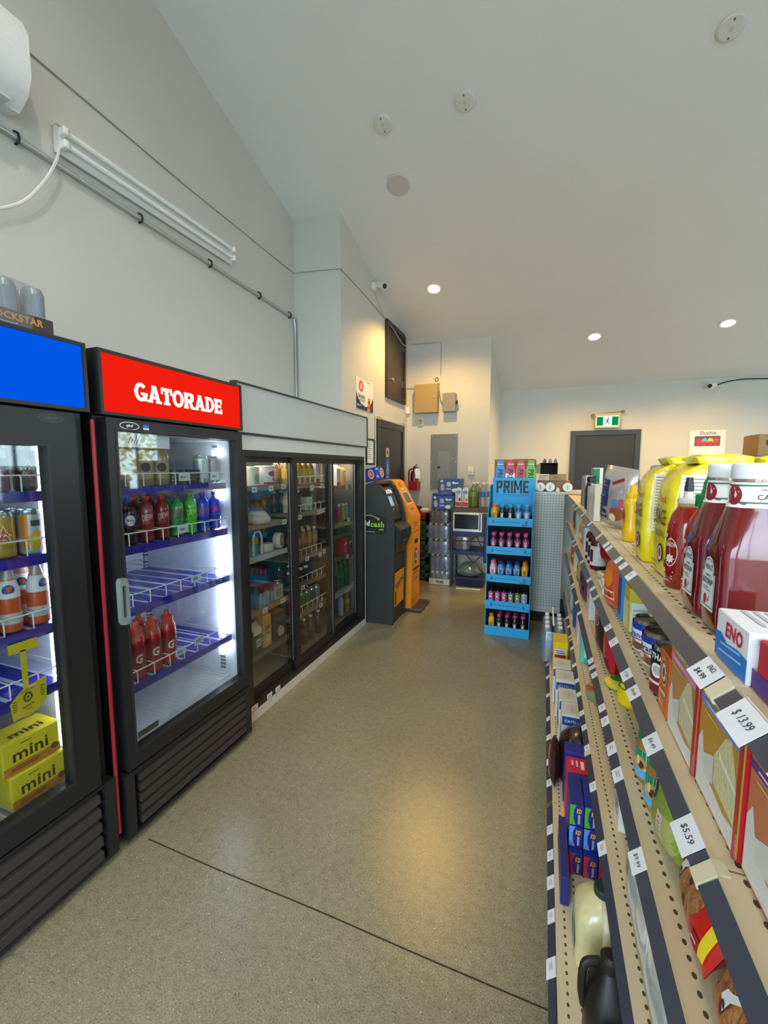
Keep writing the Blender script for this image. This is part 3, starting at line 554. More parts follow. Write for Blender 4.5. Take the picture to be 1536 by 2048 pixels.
# ================================================================= upright coolers
CAB = P('#1c1c1f', .42); CAB2 = P('#2a2727', .45); INW = P('#eceff6', .35); RAILB = P('#26289a', .3); LANE = P('#2020a0', .3); WIRE = P('#eef0f0', .3); GL = CLEAR('#f0f5f4', .06)
GX = -1.50
def cooler(name, label, y0, y1, dy0, dy1, gl, dz, hdr, art, shelves, grille, handle, basket, doff):
    """glass-door cooler whose door faces +x. gl: glass (y0, y1, z0, z1)"""
    t = thing(name, label, 'cooler', (GX - .38, (y0 + y1) / 2, 0)); xb, xf = GX - .72, GX - .05
    m = MB(); z0 = .34
    m.box(xb, y0, .03, xf, y0 + .035, 1.71, CAB); m.box(xb, y1 - .035, .03, xf, y1, 1.71, CAB); m.box(xb, y0 + .035, .03, xb + .03, y1 - .035, 1.71, CAB)
    m.box(xb + .03, y0 + .035, 1.67, xf, y1 - .035, 1.71, CAB); m.box(xb + .03, y0 + .035, .03, xf, y1 - .035, z0, CAB); part(t, 'cabinet', m)
    m = MB(); e = .036
    m.box(xb + .031, y0 + e, z0, xb + .036, y1 - e, 1.668, INW); m.box(xb + .036, y0 + e, z0, xf, y0 + e + .01, 1.668, INW); m.box(xb + .036, y1 - e - .01, z0, xf, y1 - e, 1.668, INW)
    m.box(xb + .036, y0 + e + .01, z0 + .001, xf, y1 - e - .01, z0 + .01, INW); m.box(xb + .036, y0 + e + .01, 1.655, xf, y1 - e - .01, 1.668, INW); part(t, 'liner', m)
    m = MB(); m.box(xb, y0, 1.712, GX - .012, y1, 1.945, CAB); m.frame('x', y0, 1.712, y1, 1.945, .012, GX - .012, GX + .003, CAB2); part(t, 'header_box', m)
    m = MB(); m.box(GX - .011, y0 + .012, 1.724, GX - .004, y1 - .012, 1.933, hdr); art(m, face((GX - .004, (y0 + y1) / 2, 1.8285), (0, 1, 0), (0, 0, 1))); part(t, 'lit_sign', m)
    d = MB(); d.ring([(dy0, dz[0]), (dy1, dz[0]), (dy1, dz[1]), (dy0, dz[1])], [(gl[0], gl[2]), (gl[1], gl[2]), (gl[1], gl[3]), (gl[0], gl[3])], 'x', GX - .045, GX, CAB)
    d.frame('x', gl[0] - .008, gl[2] - .008, gl[1] + .008, gl[3] + .008, .008, GX, GX + .003, CAB2); dr = part(t, 'door', d)
    p = MB(); p.box(GX - .025, gl[0], gl[2], GX - .020, gl[1], gl[3], GL); part(dr, 'glass', p)
    if handle:
        h = MB(); HG = P('#7d8985', .35); a, b, c, e2 = handle
        h.ring([(a, c + .015), (a + .008, c), (b - .006, c), (b, c + .02), (b, e2 - .02), (b - .008, e2), (a + .006, e2), (a, e2 - .015)], [(a + .009, c + .03), (a + .012, c + .027), (b - .012, c + .027), (b - .009, c + .032), (b - .009, e2 - .032), (b - .012, e2 - .027), (a + .012, e2 - .027), (a + .009, e2 - .03)], 'x', GX, GX + .022, HG)
        h.box(GX + .0005, a + .005, c + .02, GX + .005, b - .005, e2 - .02, P('#4f5a57', .5)); part(dr, 'handle', h)
    g = MB(); ga, gb, gz0, gz1, ns = grille
    g.frame('x', y0, .03, y1, dz[0] - .01, .04, GX - .05, GX - .004, CAB, wt=max(.01, dz[0] - .01 - gz1), wb=.012)
    st = (gz1 - gz0) / ns
    for i in range(ns):
        z = gz0 + i * st
        g.prism([(GX - .045, z + st * .35), (GX - .012, z), (GX - .006, z + .004), (GX - .006, z + st * .62), (GX - .02, z + st * .72), (GX - .045, z + st * .9)], 'y', ga, gb, P('#3a3431', .5))
    part(t, 'grille', g)
    for z in shelves:
        s = MB(); s.box(xb + .05, y0 + .05, z - .012, GX - .085, y1 - .05, z - .004, P('#c9d0e6', .4))
        k = 0; y = y0 + doff + .015
        while y < y1 - .1: s.box(xb + .05, y - .006, z - .004, GX - .085, y + .058, z - .002, LANE); y += .0835
        sh = part(t, 'shelf', s)
        r = MB(); r.box(GX - .085, y0 + .05, z - .032, GX - .078, y1 - .05, z + .002, RAILB); part(sh, 'price_rail', r)
        w = MB(); zt = z + basket; yy = y0 + doff
        w.bar((GX - .085, y0 + .05, zt), (GX - .085, y1 - .05, zt), .0028, WIRE, 6); w.bar((xb + .06, y0 + .05, zt), (xb + .06, y1 - .05, zt), .0025, WIRE, 5)
        while yy < y1 - .045:
            w.tube([(GX - .085, yy, z - .002), (GX - .085, yy, zt - .006), (GX - .092, yy, zt), (xb + .06, yy, zt)], .0024, WIRE, 5); yy += .0835
        part(sh, 'wire_dividers', w)
    f = MB(); yy = y0 + .06; f.bar((GX - .1, y0 + .05, .375), (GX - .1, y1 - .05, .375), .004, WIRE); f.bar((xb + .3, y0 + .05, .375), (xb + .3, y1 - .05, .375), .004, WIRE)
    while yy < y1 - .05: f.bar((GX - .09, yy, .38), (xb + .06, yy, .38), .003, WIRE, 5); yy += .024
    part(t, 'bottom_rack', f)
    for yy in (y0 + .06, y1 - .06):
        q = MB(); q.box(xb + .037, yy - .012, .4, xb + .05, yy + .012, 1.64, GRID('#d5d9de', '#555a66', (1, 2), 1, .02, 10, .006)); q.box(GX - .16, (y0 + .046 if yy < (y0 + y1) / 2 else y1 - .052), .4, GX - .13, (y0 + .052 if yy < (y0 + y1) / 2 else y1 - .046), 1.64, GRID('#d5d9de', '#555a66', (0, 2), 1, .02, 10, .006)); part(t, 'shelf_standard', q)
    return t
def red_art(m, f):
    block(m, f, 'GATORADE', .0, -.012, .482, .068, EM('#fff4e6', 5.5), .04, SLAB)
    m.lay += 2
gat = cooler('drink_cooler', 'black glass-door cooler with a lit red sign above', 1.10, 1.868, 1.116, 1.862, (1.157, 1.812, .385, 1.658), (.315, 1.703), EM('#f01f10', 1.0), red_art, (1.44, 1.195, .938, .607), (1.165, 1.845, .05, .285, 5), (1.112, 1.148, .92, 1.10), .055, .062)
m = MB(); fr = face((GX, 1.21, 1.679), (0, 1, 0), (0, 0, 1)); m.disc(fr, 0, 0, .042, .015, WHT, 28); m.disc(fr, 0, 0, .039, .0125, BLK, 28); m.text(fr, 'qbd', 0, 0, .03, .013, WHT, .03, shear=.2); m.rect(fr, .072, 0, .026, .02, P('#3d6fb5', .4)); m.rect(fr, .072, -.006, .026, .006, WHT)
part(gat, 'badge', m, 'oval maker badge and small blue energy sticker')
m = MB(); m.box(GX - .13, 1.782, .50, GX - .112, 1.806, 1.61, EM('#e4ecff', 20)); part(gat, 'led_strip', m, 'bright white vertical light strip')
m = MB(); m.box(GX - .13, 1.15, .50, GX - .118, 1.158, 1.61, EM('#e4ecff', 14)); part(gat, 'led_strip', m)
def tagf(y, z, w=.05, h=.03, x=GX - .082): return face((x, y, z), (0, 1, 0), (0, 0, 1))
def ptag(root, y, z, w=.05, h=.03, x=GX - .08, txt=None, c=WHT):
    m = MB(); m.box(x, y - w / 2, z - h / 2, x + .002, y + w / 2, z + h / 2, c); f = face((x + .002, y, z), (0, 1, 0), (0, 0, 1))
    if txt: m.text(f, txt, 0, 0, w * .7, h * .6, DK, .01)
    else: m.rect(f, -w * .1, 0, w * .5, h * .35, P('#8d949c'))
    part(root, 'price_tag', m)
for y, z in ((1.54, 1.475), (1.52, 1.232), (1.585, .98), (1.47, .655), (1.585, .665), (1.74, 1.475)): ptag(gat, y, z, .06, .035, GX - .08, c=P('#cfdbe6', .4))
ptag(gat, 1.26, .398, .1, .025, GX - .06, 'G', P('#39424e', .4))
m = MB(); m.box(GX - .03, 1.16, 1.60, GX - .028, 1.42, 1.652, P('#e9eaf2', .5)); f = face((GX - .028, 1.29, 1.626), (0, 1, 0), (0, 0, 1))  # strip and slanted bars paint a reflection pattern onto the glass
for i in range(4): m.rect(f, -.06 + i * .012, .004, .004, .036, P('#55607a'), rot=-.5)
part(gat, 'painted_reflection', m, 'painted white reflection strip at the top of the glass')
cof = lathe_bottle('coffee_drink_bottle', 'coffee drink bottle', [(.034, 0), (.038, .006), (.038, .12), (.036, .14), (.026, .165), (.022, .17)], P('#9c7f58', .2, coat=.5), [(.024, .168), (.024, .187)], P('#3d2a1e', .4), [(.0383, .03), (.0386, .032), (.0386, .105), (.0383, .107)], P('#b99b74', .35), lambda m, f: (m.disc(f, 0, .012, .02, .02, P('#4a3324')), m.lines(f, 0, -.022, .04, .012, 1, WHT)))
for i, y in enumerate((1.204, 1.287, 1.371, 1.454)): cof.at((-1.63, y, 1.441), 'tan bottled coffee on top shelf of the red-signed cooler, %s from the handle' % ORD[i], rz=-.5, group='coffee bottles on the top cooler shelf')
b = can('drink_can', '#c9cdd0', .14, .036, lambda m, f: (m.rect(f, 0, 0, .04, .09, P('#e4e6e6', .3), 5), m.lines(f, 0, 0, .03, .05, 5, P('#8d949a')))); b.at((-1.635, 1.705, 1.441), 'pale silver drink can near the light strip on the top cooler shelf')
b = can('drink_can', '#8c7f86', .14, .033, lambda m, f: m.lines(f, 0, .01, .03, .09, 8, WHT)); b.at((-1.635, 1.788, 1.441), 'mauve drink can against the light strip on the top cooler shelf')
b = box_goods('snack_pack', 'snack pack', .12, .074, .07, P('#4d3a3c', .4), lambda m, F: m.lines(F['px'], 0, 0, .1, .04, 3, P('#8a7374'))); b.at((-1.66, 1.538, 1.441), 'dark brown snack pack beside the coffee bottles in the cooler'); b.at((-1.66, 1.621, 1.441), 'dark brown snack pack beside the silver can in the cooler')
SB = {'p': soda('#22120f', '#2c4fb0', '#1d2f86', 'PEPSI', ''), 'r': soda('#8e1f22', '#c8262c', '#7d1a1e', 'DEW', '#e6a7a4'), 'g': soda('#1f9a4c', '#5a5148', '#3c6a56', '/', '#cfe6d8'), 'l': soda('#3fc41e', '#3fa52c', '#2f9a24', 'DEW', '#b8f060'), 'b': soda('#1a3fd0', '#2336a0', '#2a49c8', 'DEW', '#e04a6a')}
nm = {'p': 'dark cola bottle with blue label', 'r': 'dark red soda bottle with red cap', 'g': 'green soda bottle with dark cap', 'l': 'lime green soda bottle', 'b': 'bright blue soda bottle'}; cnt = {}
for i, (k, y) in enumerate(zip('pprrglbb', (1.204, 1.287, 1.371, 1.454, 1.538, 1.621, 1.705, 1.788))):
    cnt[k] = cnt.get(k, 0) + 1
    SB[k].at((-1.632, y, 1.197), '%s, front row of soda shelf, %s from handle' % (nm[k], ORD[i]), rz=-.5, group='soda bottles in the red-signed cooler')
    if i not in (0, 5): SB[k].at((-1.705, y, 1.197), '%s, second row of soda shelf, %s from handle' % (nm[k], ORD[i]), rz=-.5, group='soda bottles in the red-signed cooler')
GT = gatorade()
for i, (x, y) in enumerate(((-1.635, 1.204), (-1.635, 1.287), (-1.635, 1.371), (-1.635, 1.454), (-1.715, 1.287), (-1.715, 1.371))):
    GT.at((x, y, .607), 'red sports drink bottle %s' % ('in front on the low cooler shelf, %s from the handle' % ORD[i] if i < 4 else 'behind, on the low cooler shelf, %s from the handle' % ORD[i - 4]), rz=-.5, group='red sports drinks')
def blue_art(m, f): pass
blu = cooler('drink_cooler', 'black glass-door cooler with a plain lit blue sign above', .295, 1.058, .33, 1.005, (.42, .91, .425, 1.588), (.345, 1.703), EM('#0058e6', 1.0), blue_art, (1.44, 1.228, .982, .77), (.36, 1.0, .04, .325, 5), None, .055, .0815)
m = MB(); fr = face((GX, .93, 1.679), (0, 1, 0), (0, 0, 1)); m.disc(fr, 0, 0, .04, .014, P('#2c2c2e', .3), 28); m.disc(fr, 0, 0, .036, .011, P('#1c1c1e', .35), 28); m.text(fr, 'qbd', 0, 0, .03, .01, P('#343436', .3), .02); part(blu, 'badge', m)
m = MB(); m.box(GX - .14, .955, .5, GX - .125, .968, 1.6, EM('#e4ecff', 14)); part(blu, 'led_strip', m)
m = MB(); m.tube([(GX - .012, 1.073, 1.69), (GX - .012, 1.07, .9), (GX - .012, 1.068, .09)], .007, P('#94202a', .35), 8)
solo('red_trim_strip', m, 'thin red vertical strip between the two drink coolers', 'trim strip', loc=(GX, 1.07, .09), wd=True)
def staran(c1, c2):
    def a(m, f): m.poly(f, star(0, 0, .034, .014), P(c1, .25, .5)); m.poly(f, star(0, 0, .026, .010), P(c2, .3, .3)); m.rect(f, 0, .0, .05, .012, P(c2, .3), 4); m.text(f, 'STAR', 0, .0, .045, .009, WHT, .02)
    return a
k = can('energy_drink_can', '#1b1a17', .15, .033, staran('#d8b648', '#2b2618')); k.at((-1.635, .919, 1.441), 'black can with gold star in the blue-signed cooler', rz=-.2)
k = can('energy_drink_can', '#6b2748', .15, .033, lambda m, f: (m.rect(f, 0, .05, .05, .03, P('#d8d4d2', .3), 5), m.poly(f, star(0, -.01, .03, .012), P('#a8547c', .3)))); k.at((-1.635, .836, 1.441), 'maroon can beside the gold star can in the blue-signed cooler', rz=-.2)
k = can('energy_drink_can', '#c9a24a', .15, .036, staran('#f0e6cc', '#c4562a')); k.at((-1.635, .836, 1.229), 'gold can with orange star on the second cooler shelf', rz=-.3)
k = can('energy_drink_can', '#d9d9d4', .15, .034, lambda m, f: (m.rect(f, -.022, 0, .02, .12, P('#e88a1c', .3), 3), m.rect(f, .01, .03, .028, .02, P('#4a4a4a'), 3), m.disc(f, .006, -.03, .018, .03, P('#d8b81c', .3)), m.disc(f, .012, -.005, .012, .012, P('#e0a020', .3)))); k.at((-1.635, .919, 1.229), 'white and orange fruit can on the second cooler shelf', rz=-.3)
k = can('energy_drink_can', '#8f8a70', .15, .033); k.at((-1.715, .836, 1.229), 'dull olive can behind the gold star can in the cooler'); k.at((-1.715, .919, 1.229), 'dull olive can behind the orange fruit can in the cooler')
def fan_art(m, f): m.disc(f, 0, 0, .016, .018, P('#2f4f9a', .3)); m.disc(f, .003, .003, .007, .009, P('#e8632a', .3)); m.rect(f, 0, -.024, .04, .003, P('#2f4f9a'), 4)
OG = P('#d1562a', .12, coat=.5); CG = P('#b9a697', .1, coat=.6)
fan = lathe_bottle('orange_soda_bottle', 'orange soda bottle', [(.026, 0), (.031, .005), (.031, .05), (.0315, .1), (.029, .13), (.02, .175), (.014, .2), (.0125, .218)], [OG] * 4 + [OG, CG, CG], [(.014, .214), (.0155, .216), (.0155, .228), (.013, .23)], P('#f0643a', .4), [(.0305, .115), (.0300, .13), (.0215, .172)], WHT, None)
lb = [c for c in fan.o.children if c.name.startswith('label')][0]
q = MB(); fan_art(q, cylf(.029, 0, (0, 0, .142)))
q2 = MB(); q2.lathe([(.0318, .03), (.0318, .065)], P('#c9c4bf', .4), 18, caps=False); part(fan.o, 'lower_label', q2); part(fan.o, 'emblem', q)
for i, (x, y) in enumerate(((-1.625, .752), (-1.625, .836), (-1.625, .919), (-1.70, .919), (-1.70, .836))):
    fan.at((x, y, .984), 'orange soda glass bottle in the blue-signed cooler, %s' % ('%s' % ('hidden most by the frame', 'with its label turned front', 'nearest the door edge', 'behind the nearest bottle', 'farthest back')[i]), rz=(-.4, -.5, .2, -.6, -.3)[i], group='orange soda bottles')
def mini_art(m, F):
    B = P('#3a2412', .4); m.text(F['px'], 'mini', -.005, .002, .105, .04, B, .02); m.rect(F['px'], 0, -.042, .17, .03, P('#d9860f', .4)); m.disc(F['px'], .066, -.03, .012, .011, P('#7a3a20')); m.lines(F['px'], -.02, -.042, .09, .015, 2, B); m.lines(F['px'], -.01, .038, .05, .006, 1, B)
    f = F['top']; g = lambda u, v, e: f(-u, -v, e)
    m.text(g, 'mini', 0, -.025, .1, .035, B, .02)
mi = box_goods('mini_can_carton', 'drink carton', .12, .175, .115, P('#f2d80e', .4), mini_art, .006)
mi.at((-1.665, .868, .385), 'yellow mini can carton at the bottom of the blue-signed cooler', rz=0); mi.at((-1.675, .86, .502), 'yellow mini can carton stacked on the other one', rz=-.03)
m = MB(); m.lathe([(.03, 0), (.075, .03), (.085, .07), (.08, .07), (.07, .035), (.028, .008)], P('#20262a', .25), 24); solo('dark_bowl', m, 'dark bowl-shaped container behind the yellow cartons in the cooler', 'bowl', loc=(-1.86, .74, .627), rz=0)
m = MB(); m.rbox(-.08, -.08, 0, .08, .08, .24, P('#6a4a44', .5)); solo('brown_carton', m, 'brown carton under the dark bowl at the bottom of the cooler', 'carton', loc=(-1.87, .74, .385))
m = MB(); YL = P('#e8c81c', .35); x = GX - .068; m.box(x, .79, .925, x + .002, .872, .958, YL); m.box(x, .822, .80, x + .002, .838, .93, YL)
pts = [(.78 - .83, .0), (.80 - .83, .02), (-.012, .035), (.012, .038), (.035, .045), (.058, .05), (.055, -.03), (.03, -.05), (0, -.06), (-.028, -.056), (-.045, -.06)]
m.prism([(.832 + a, .765 + b) for a, b in pts], 'x', x, x + .0025, YL); f = face((x + .0025, .832, .765), (0, 1, 0), (0, 0, 1)); OL = P('#5b5a26', .4)
m.disc(f, 0, .004, .014, .017, OL); m.disc(f, 0, .004, .008, .01, YL); m.disc(f, 0, .004, .004, .005, OL); m.text(f, 'GUAYAKI', 0, .028, .04, .008, OL, .01, .1); m.text(f, 'ELEVATE', 0, -.025, .034, .008, OL, .03, .15); m.text(f, 'YOUR', 0, -.036, .02, .006, OL, .01, .15); m.lines(f, -.038, -.012, .014, .04, 5, OL); m.lines(f, .044, .008, .012, .04, 5, OL)
solo('hang_tag', m, 'yellow T-shaped hang tag clipped inside the blue-signed cooler door', 'hang tag', loc=(x, .83, .70), wd=True)
# shrink-wrapped cans on top of the blue cooler
t = thing('can_multipack', 'shrink-wrapped tray of silver cans on top of the blue-signed cooler', 'can multipack', (-1.66, .80, 1.946)); TR = P('#3b3634', .5)
m = MB(); m.box(-1.80, .62, 1.946, -1.54, .985, 1.95, TR); m.frame('z', -1.80, .62, -1.54, .985, .004, 1.946, 2.0, TR); f = face((-1.54, .86, 1.975), (0, 1, 0), (0, 0, 1)); m.text(f, 'ROCKSTAR', .02, .006, .15, .022, P('#d08a3a', .4), .035); m.lines(f, -.02, -.014, .14, .008, 1, P('#b9b0a8')); part(t, 'tray', m)
for j in range(4):
    for i in range(5):
        m = MB(); cx, cy = -1.572 - i * .0595 + .0, .948 - j * .079
        if cx < -1.79: continue
        m.lathe([(.022, 0), (.031, .01), (.031, .125), (.026, .138), (.026, .14), (.02, .137)], P('#a9b2b9', .25, .7), 16, (cx, cy, 1.951)); m.rect(cylf(.031, 0, (cx, cy, 2.04)), 0, 0, .04, .06, P('#8f9dab', .3, .4), 5); part(t, 'can', m)
m = MB(); secs = [se(-1.67, .8025, z, a, b, 6, 28) for z, a, b in ((1.956, .132, .184), (2.0, .133, .185), (2.06, .13, .18), (2.09, .127, .176), (2.098, .12, .168))]; m.loft(secs, CLEAR('#f4f6f8', .06, .15, .1), False); m.loft([secs[-1], se(-1.67, .8025, 2.1, .02, .03, 6, 28)], CLEAR('#f4f6f8', .06, .15, .1), False); part(t, 'shrink_film', m)

# ================================================================= three-door merchandiser
MX = -1.58; MW = P('#d6d4cc', .4); FRK = P('#201e1d', .4); TINT = CLEAR('#f2f3f0', .03)
t = thing('sliding_door_cooler', 'long white three-door glass cooler with a blank grey header', 'cooler', (MX - .36, 2.82, 0)); mer = t; ya, yb = 1.90, 3.705; xb = MX - .735
m = MB(); m.box(xb, ya, .0, MX - .03, ya + .04, 1.70, MW); m.box(xb, yb - .04, 0, MX, yb, 1.70, MW); m.box(xb, ya + .04, 0, xb + .03, yb - .04, 1.70, MW); m.box(xb + .03, ya + .04, 1.62, MX - .002, yb - .04, 1.70, MW); m.box(xb + .03, ya + .04, 0, MX - .06, yb - .04, .10, MW); part(t, 'cabinet', m)
m = MB(); m.box(MX - .06, ya + .04, 0, MX, yb - .04, .062, P('#cfcac0', .45)); part(t, 'kick_plate', m)
m = MB(); m.box(xb, ya, 1.70, MX - .02, yb, 1.97, MW); m.frame('x', ya, 1.705, yb + .02, 1.985, .01, MX - .02, MX + .02, P('#33322f', .4)); part(t, 'header_box', m)
m = MB(); m.box(MX - .015, ya + .01, 1.715, MX + .012, yb + .01, 1.975, P('#bfc1c0', .25)); part(t, 'blank_sign', m)
m = MB(); IG = P('#8d867a', .5); m.box(xb + .031, ya + .041, .101, xb + .036, yb - .041, 1.619, IG); m.box(xb + .036, ya + .041, .101, MX - .09, ya + .046, 1.619, IG); m.box(xb + .036, yb - .046, .101, MX - .09, yb - .041, 1.619, IG); m.box(xb + .036, ya + .046, .101, MX - .09, yb - .046, .106, IG); m.box(xb + .036, ya + .046, 1.61, MX - .09, yb - .046, 1.619, IG); part(t, 'liner', m)
m = MB(); m.frame('x', ya + .04, .062, yb - .025, 1.62, .05, MX - .085, MX, FRK, wt=.035, wb=.03); m.box(MX - .085, ya + .04, .062, MX - .02, yb - .03, .09, FRK); part(t, 'door_frame', m)
for y0, y1, x0, wl, wr in ((1.95, 2.56, MX - .05, .04, .055), (2.50, 3.10, MX - .022, .055, .035), (3.04, 3.63, MX - .05, .05, .055)):
    d = MB(); d.ring([(y0, .095), (y1, .095), (y1, 1.59), (y0, 1.59)], [(y0 + wl, .15), (y1 - wr, .15), (y1 - wr, 1.55), (y0 + wl, 1.55)], 'x', x0 - .022, x0, FRK); dr = part(t, 'sliding_door', d)
    g = MB(); g.box(x0 - .012, y0 + wl, .15, x0 - .008, y1 - wr, 1.55, TINT); part(dr, 'glass', g)
    e = MB(); e.box(x0 - .006, y1 - wr - .004, .15, x0 + .001, y1 - wr, 1.55, P('#8f8b84', .3, .7)); part(dr, 'metal_edge', e)
for y, w in ((1.99, .06), (2.14, .05), (2.23, .05)):
    m = MB(); m.box(MX, y - w / 2, .068, MX + .003, y + w / 2, .098, P('#e2cfc0', .4)); m.lines(face((MX + .003, y, .083), (0, 1, 0), (0, 0, 1)), 0, 0, w * .6, .015, 2, P('#8d8078')); part(t, 'price_tag', m)
def mshelf(y0, y1, z, x=-1.665, wire=True, col='#8d7a66', rail=True):
    s = MB(); s.box(xb + .04, y0, z - .015, x, y1, z - .003, P(col, .5)); sh = part(mer, 'shelf', s)
    if rail: r = MB(); r.box(x, y0, z - .03, x + .006, y1, z + .004, P(col, .4)); part(sh, 'shelf_edge', r)
    if wire:
        w = MB(); w.bar((x, y0, z + .055), (x, y1, z + .055), .0025, WIRE, 5); yy = y0 + .01
        while yy < y1: w.tube([(x, yy, z), (x, yy, z + .055), (x - .012, yy, z + .055)], .0022, WIRE, 5); yy += .075
        part(sh, 'wire_front', w)
    return sh
def mtags(sh, pts, x=-1.655):
    for y, z in pts: ptag(sh, y, z, .05, .034, x + .002, c=P('#dfe3e6', .5))
mtags(mshelf(1.96, 2.50, 1.405, wire=False), [(2.15, 1.385), (2.32, 1.385), (2.46, 1.39)]); mtags(mshelf(1.96, 2.50, 1.165, wire=False, col='#a08a74'), [(2.46, 1.15)]); mshelf(1.96, 2.50, .962, wire=False, col='#c4c0b4')
mtags(mshelf(1.96, 2.50, .62, wire=False, col='#b08a5e'), [(2.22, .605), (2.42, .61)]); mtags(mshelf(1.96, 2.50, .335, wire=False, col='#6d665a'), [])
mtags(mshelf(2.53, 3.06, 1.40, wire=True), [(2.62, 1.36), (2.84, 1.37), (3.0, 1.375)]); mtags(mshelf(2.53, 3.06, 1.19), [(2.66, 1.16), (2.93, 1.17), (2.98, 1.175), (3.03, 1.18)]); mtags(mshelf(2.53, 3.06, .86), [(2.75, .835), (2.95, .83), (3.02, .84)]); mtags(mshelf(2.53, 3.06, .655), [(2.68, .63)]); mtags(mshelf(2.53, 3.06, .43), [(2.95, .41), (2.62, .42)]); mshelf(2.53, 3.06, .16, wire=False)
mtags(mshelf(3.08, 3.60, 1.36, wire=False), [(3.45, 1.345), (3.58, 1.35)]); mtags(mshelf(3.08, 3.60, 1.03, wire=False), [(3.48, 1.05)]); mshelf(3.08, 3.60, .93, wire=False, col='#4c5a48'); mtags(mshelf(3.08, 3.60, .735, wire=False, col='#5c564c'), [(3.45, .715)]); mtags(mshelf(3.08, 3.60, .41, wire=False, col='#b5b0a6'), [(3.47, .40), (3.56, .43)]); mshelf(3.08, 3.60, .16, wire=False)
for y in (2.42, 3.02, 3.5):
    m = MB(); m.box(-1.945, y - .008, .12, -1.93, y + .008, 1.6, P('#9c958a', .4)); part(mer, 'shelf_post', m)
for z0, z1 in ((1.18, 1.37), (.98, 1.13), (.64, .92)):
    m = MB(); m.box(-2.0, 2.02, z0, -1.98, 2.40, z1, P('#2d7690', .5)); solo('blue_crate_side', m, 'blue crate standing behind the goods in the first sliding-door bay, at %s' % {1.18: 'the second shelf', .98: 'the third shelf', .64: 'the fourth shelf'}[z0], 'crate', loc=(-1.99, 2.2, z0), wd=True)
def tub(h, r, body, lid, art=None): return lathe_bottle('food_tub', 'food tub', [(r * .88, 0), (r * .9, .004), (r, h - .012)], P(body, .4), [(r * 1.03, h - .014), (r * 1.03, h - .002), (r * .98, h)], P(lid, .4), [(r * .91, .012), (r * .985, h - .03)], P(body, .4), art, 22)
k = tub(.12, .055, '#dfe6dc', '#e8ece6', lambda m, f: (m.disc(f, 0, 0, .025, .025, P('#8fae86')), m.lines(f, 0, -.03, .05, .02, 2, P('#5f7f5c')))); k.at((-1.73, 2.215, 1.406), 'white and green tub on the top shelf behind the first sliding door'); k.at((-1.87, 2.17, 1.406), 'white and green tub behind the other green-marked tub')
k = tub(.125, .065, '#e3e6e4', '#c9cfd0', lambda m, f: (m.disc(f, 0, .02, .035, .018, P('#a8323e')), m.rect(f, 0, -.042, .13, .016, P('#b8202c'), 6), m.disc(f, .01, -.015, .014, .014, P('#b85a4a')))); k.at((-1.73, 2.36, 1.406), 'large white tub with a red logo behind the first sliding door')
k = box_goods('yogurt_pack', 'yogurt pack', .12, .09, .12, P('#7a2a35', .5)); k.at((-1.87, 2.34, 1.406), 'dark red pack behind the large white tub')
m = MB(); m.loft([se(0, 0, z, a, b, 3) for z, a, b in ((0, .06, .085), (.02, .065, .09), (.05, .05, .075), (.075, .03, .05))], P('#d8d8d2', .6)); solo('white_wrapped_pack', m, 'white paper-wrapped pack on the second shelf behind the first sliding door', 'wrapped pack', loc=(-1.72, 2.26, 1.167))
m = MB(); m.loft([se(0, 0, z, a, b, 3) for z, a, b in ((0, .045, .055), (.06, .05, .06), (.11, .03, .04), (.14, .01, .03))], P('#a8553a', .5)); solo('orange_pack', m, 'rusty orange bag behind the white wrapped pack', 'bag', loc=(-1.88, 2.3, 1.167)); m = MB(); m.loft([se(0, 0, z, a, b, 3) for z, a, b in ((0, .045, .055), (.06, .05, .06), (.1, .03, .04), (.12, .01, .03))], P('#9a7440', .5)); solo('brown_pack', m, 'brown bag beside the rusty orange bag', 'bag', loc=(-1.88, 2.44, 1.167))
m = MB(); LIM = P('#8fa83a', .4); m.lathe([(.035, 0), (.038, .01), (.038, .1), (.03, .115), (.02, .12)], LIM, 16); m.rect(cylf(.038, 0, (0, 0, .05)), 0, -.01, .04, .07, P('#5c7a3c'), 5); k = thing('carry_pack', 'white-handled drink pack with green bottles behind the first sliding door', 'drink pack', (-1.73, 2.215, .964)); m.v = [p + V((-1.73, 2.215, .964)) for p in m.v]; part(k, 'bottle', m)
m = MB(); m.tube([(-1.69, 2.17, .966), (-1.69, 2.17, 1.08), (-1.69, 2.19, 1.115), (-1.69, 2.235, 1.115), (-1.69, 2.255, 1.08), (-1.69, 2.255, .966)], .007, WHT, 8); part(k, 'handle', m)
m = MB(); m.lathe([(.04, 0), (.05, .015), (.05, .045), (.045, .055)], P('#c9c9c4', .4), 22); m.lines(cylf(.05, 0, (0, 0, .03)), 0, 0, .06, .025, 3, P('#8d8d88')); solo('white_tub', m, 'low white printed tub on the third shelf behind the first sliding door', 'food tub', loc=(-1.72, 2.345, .964))
m = MB(); m.lathe([(.05, -.02), (.055, -.01), (.055, .02), (.05, .03)], P('#ded9d2', .4), 22, axis='x'); m.disc(face((.03, 0, 0), (0, 1, 0), (0, 0, 1)), 0, 0, .04, .04, P('#b5553a')); m.disc(face((.03, 0, 0), (0, 1, 0), (0, 0, 1)), .005, 0, .02, .025, P('#e6c9ae')); solo('tilted_tub', m, 'white tub with an orange lid tipped on its side on the third shelf', 'food tub', loc=(-1.71, 2.46, 1.02), rz=.3)
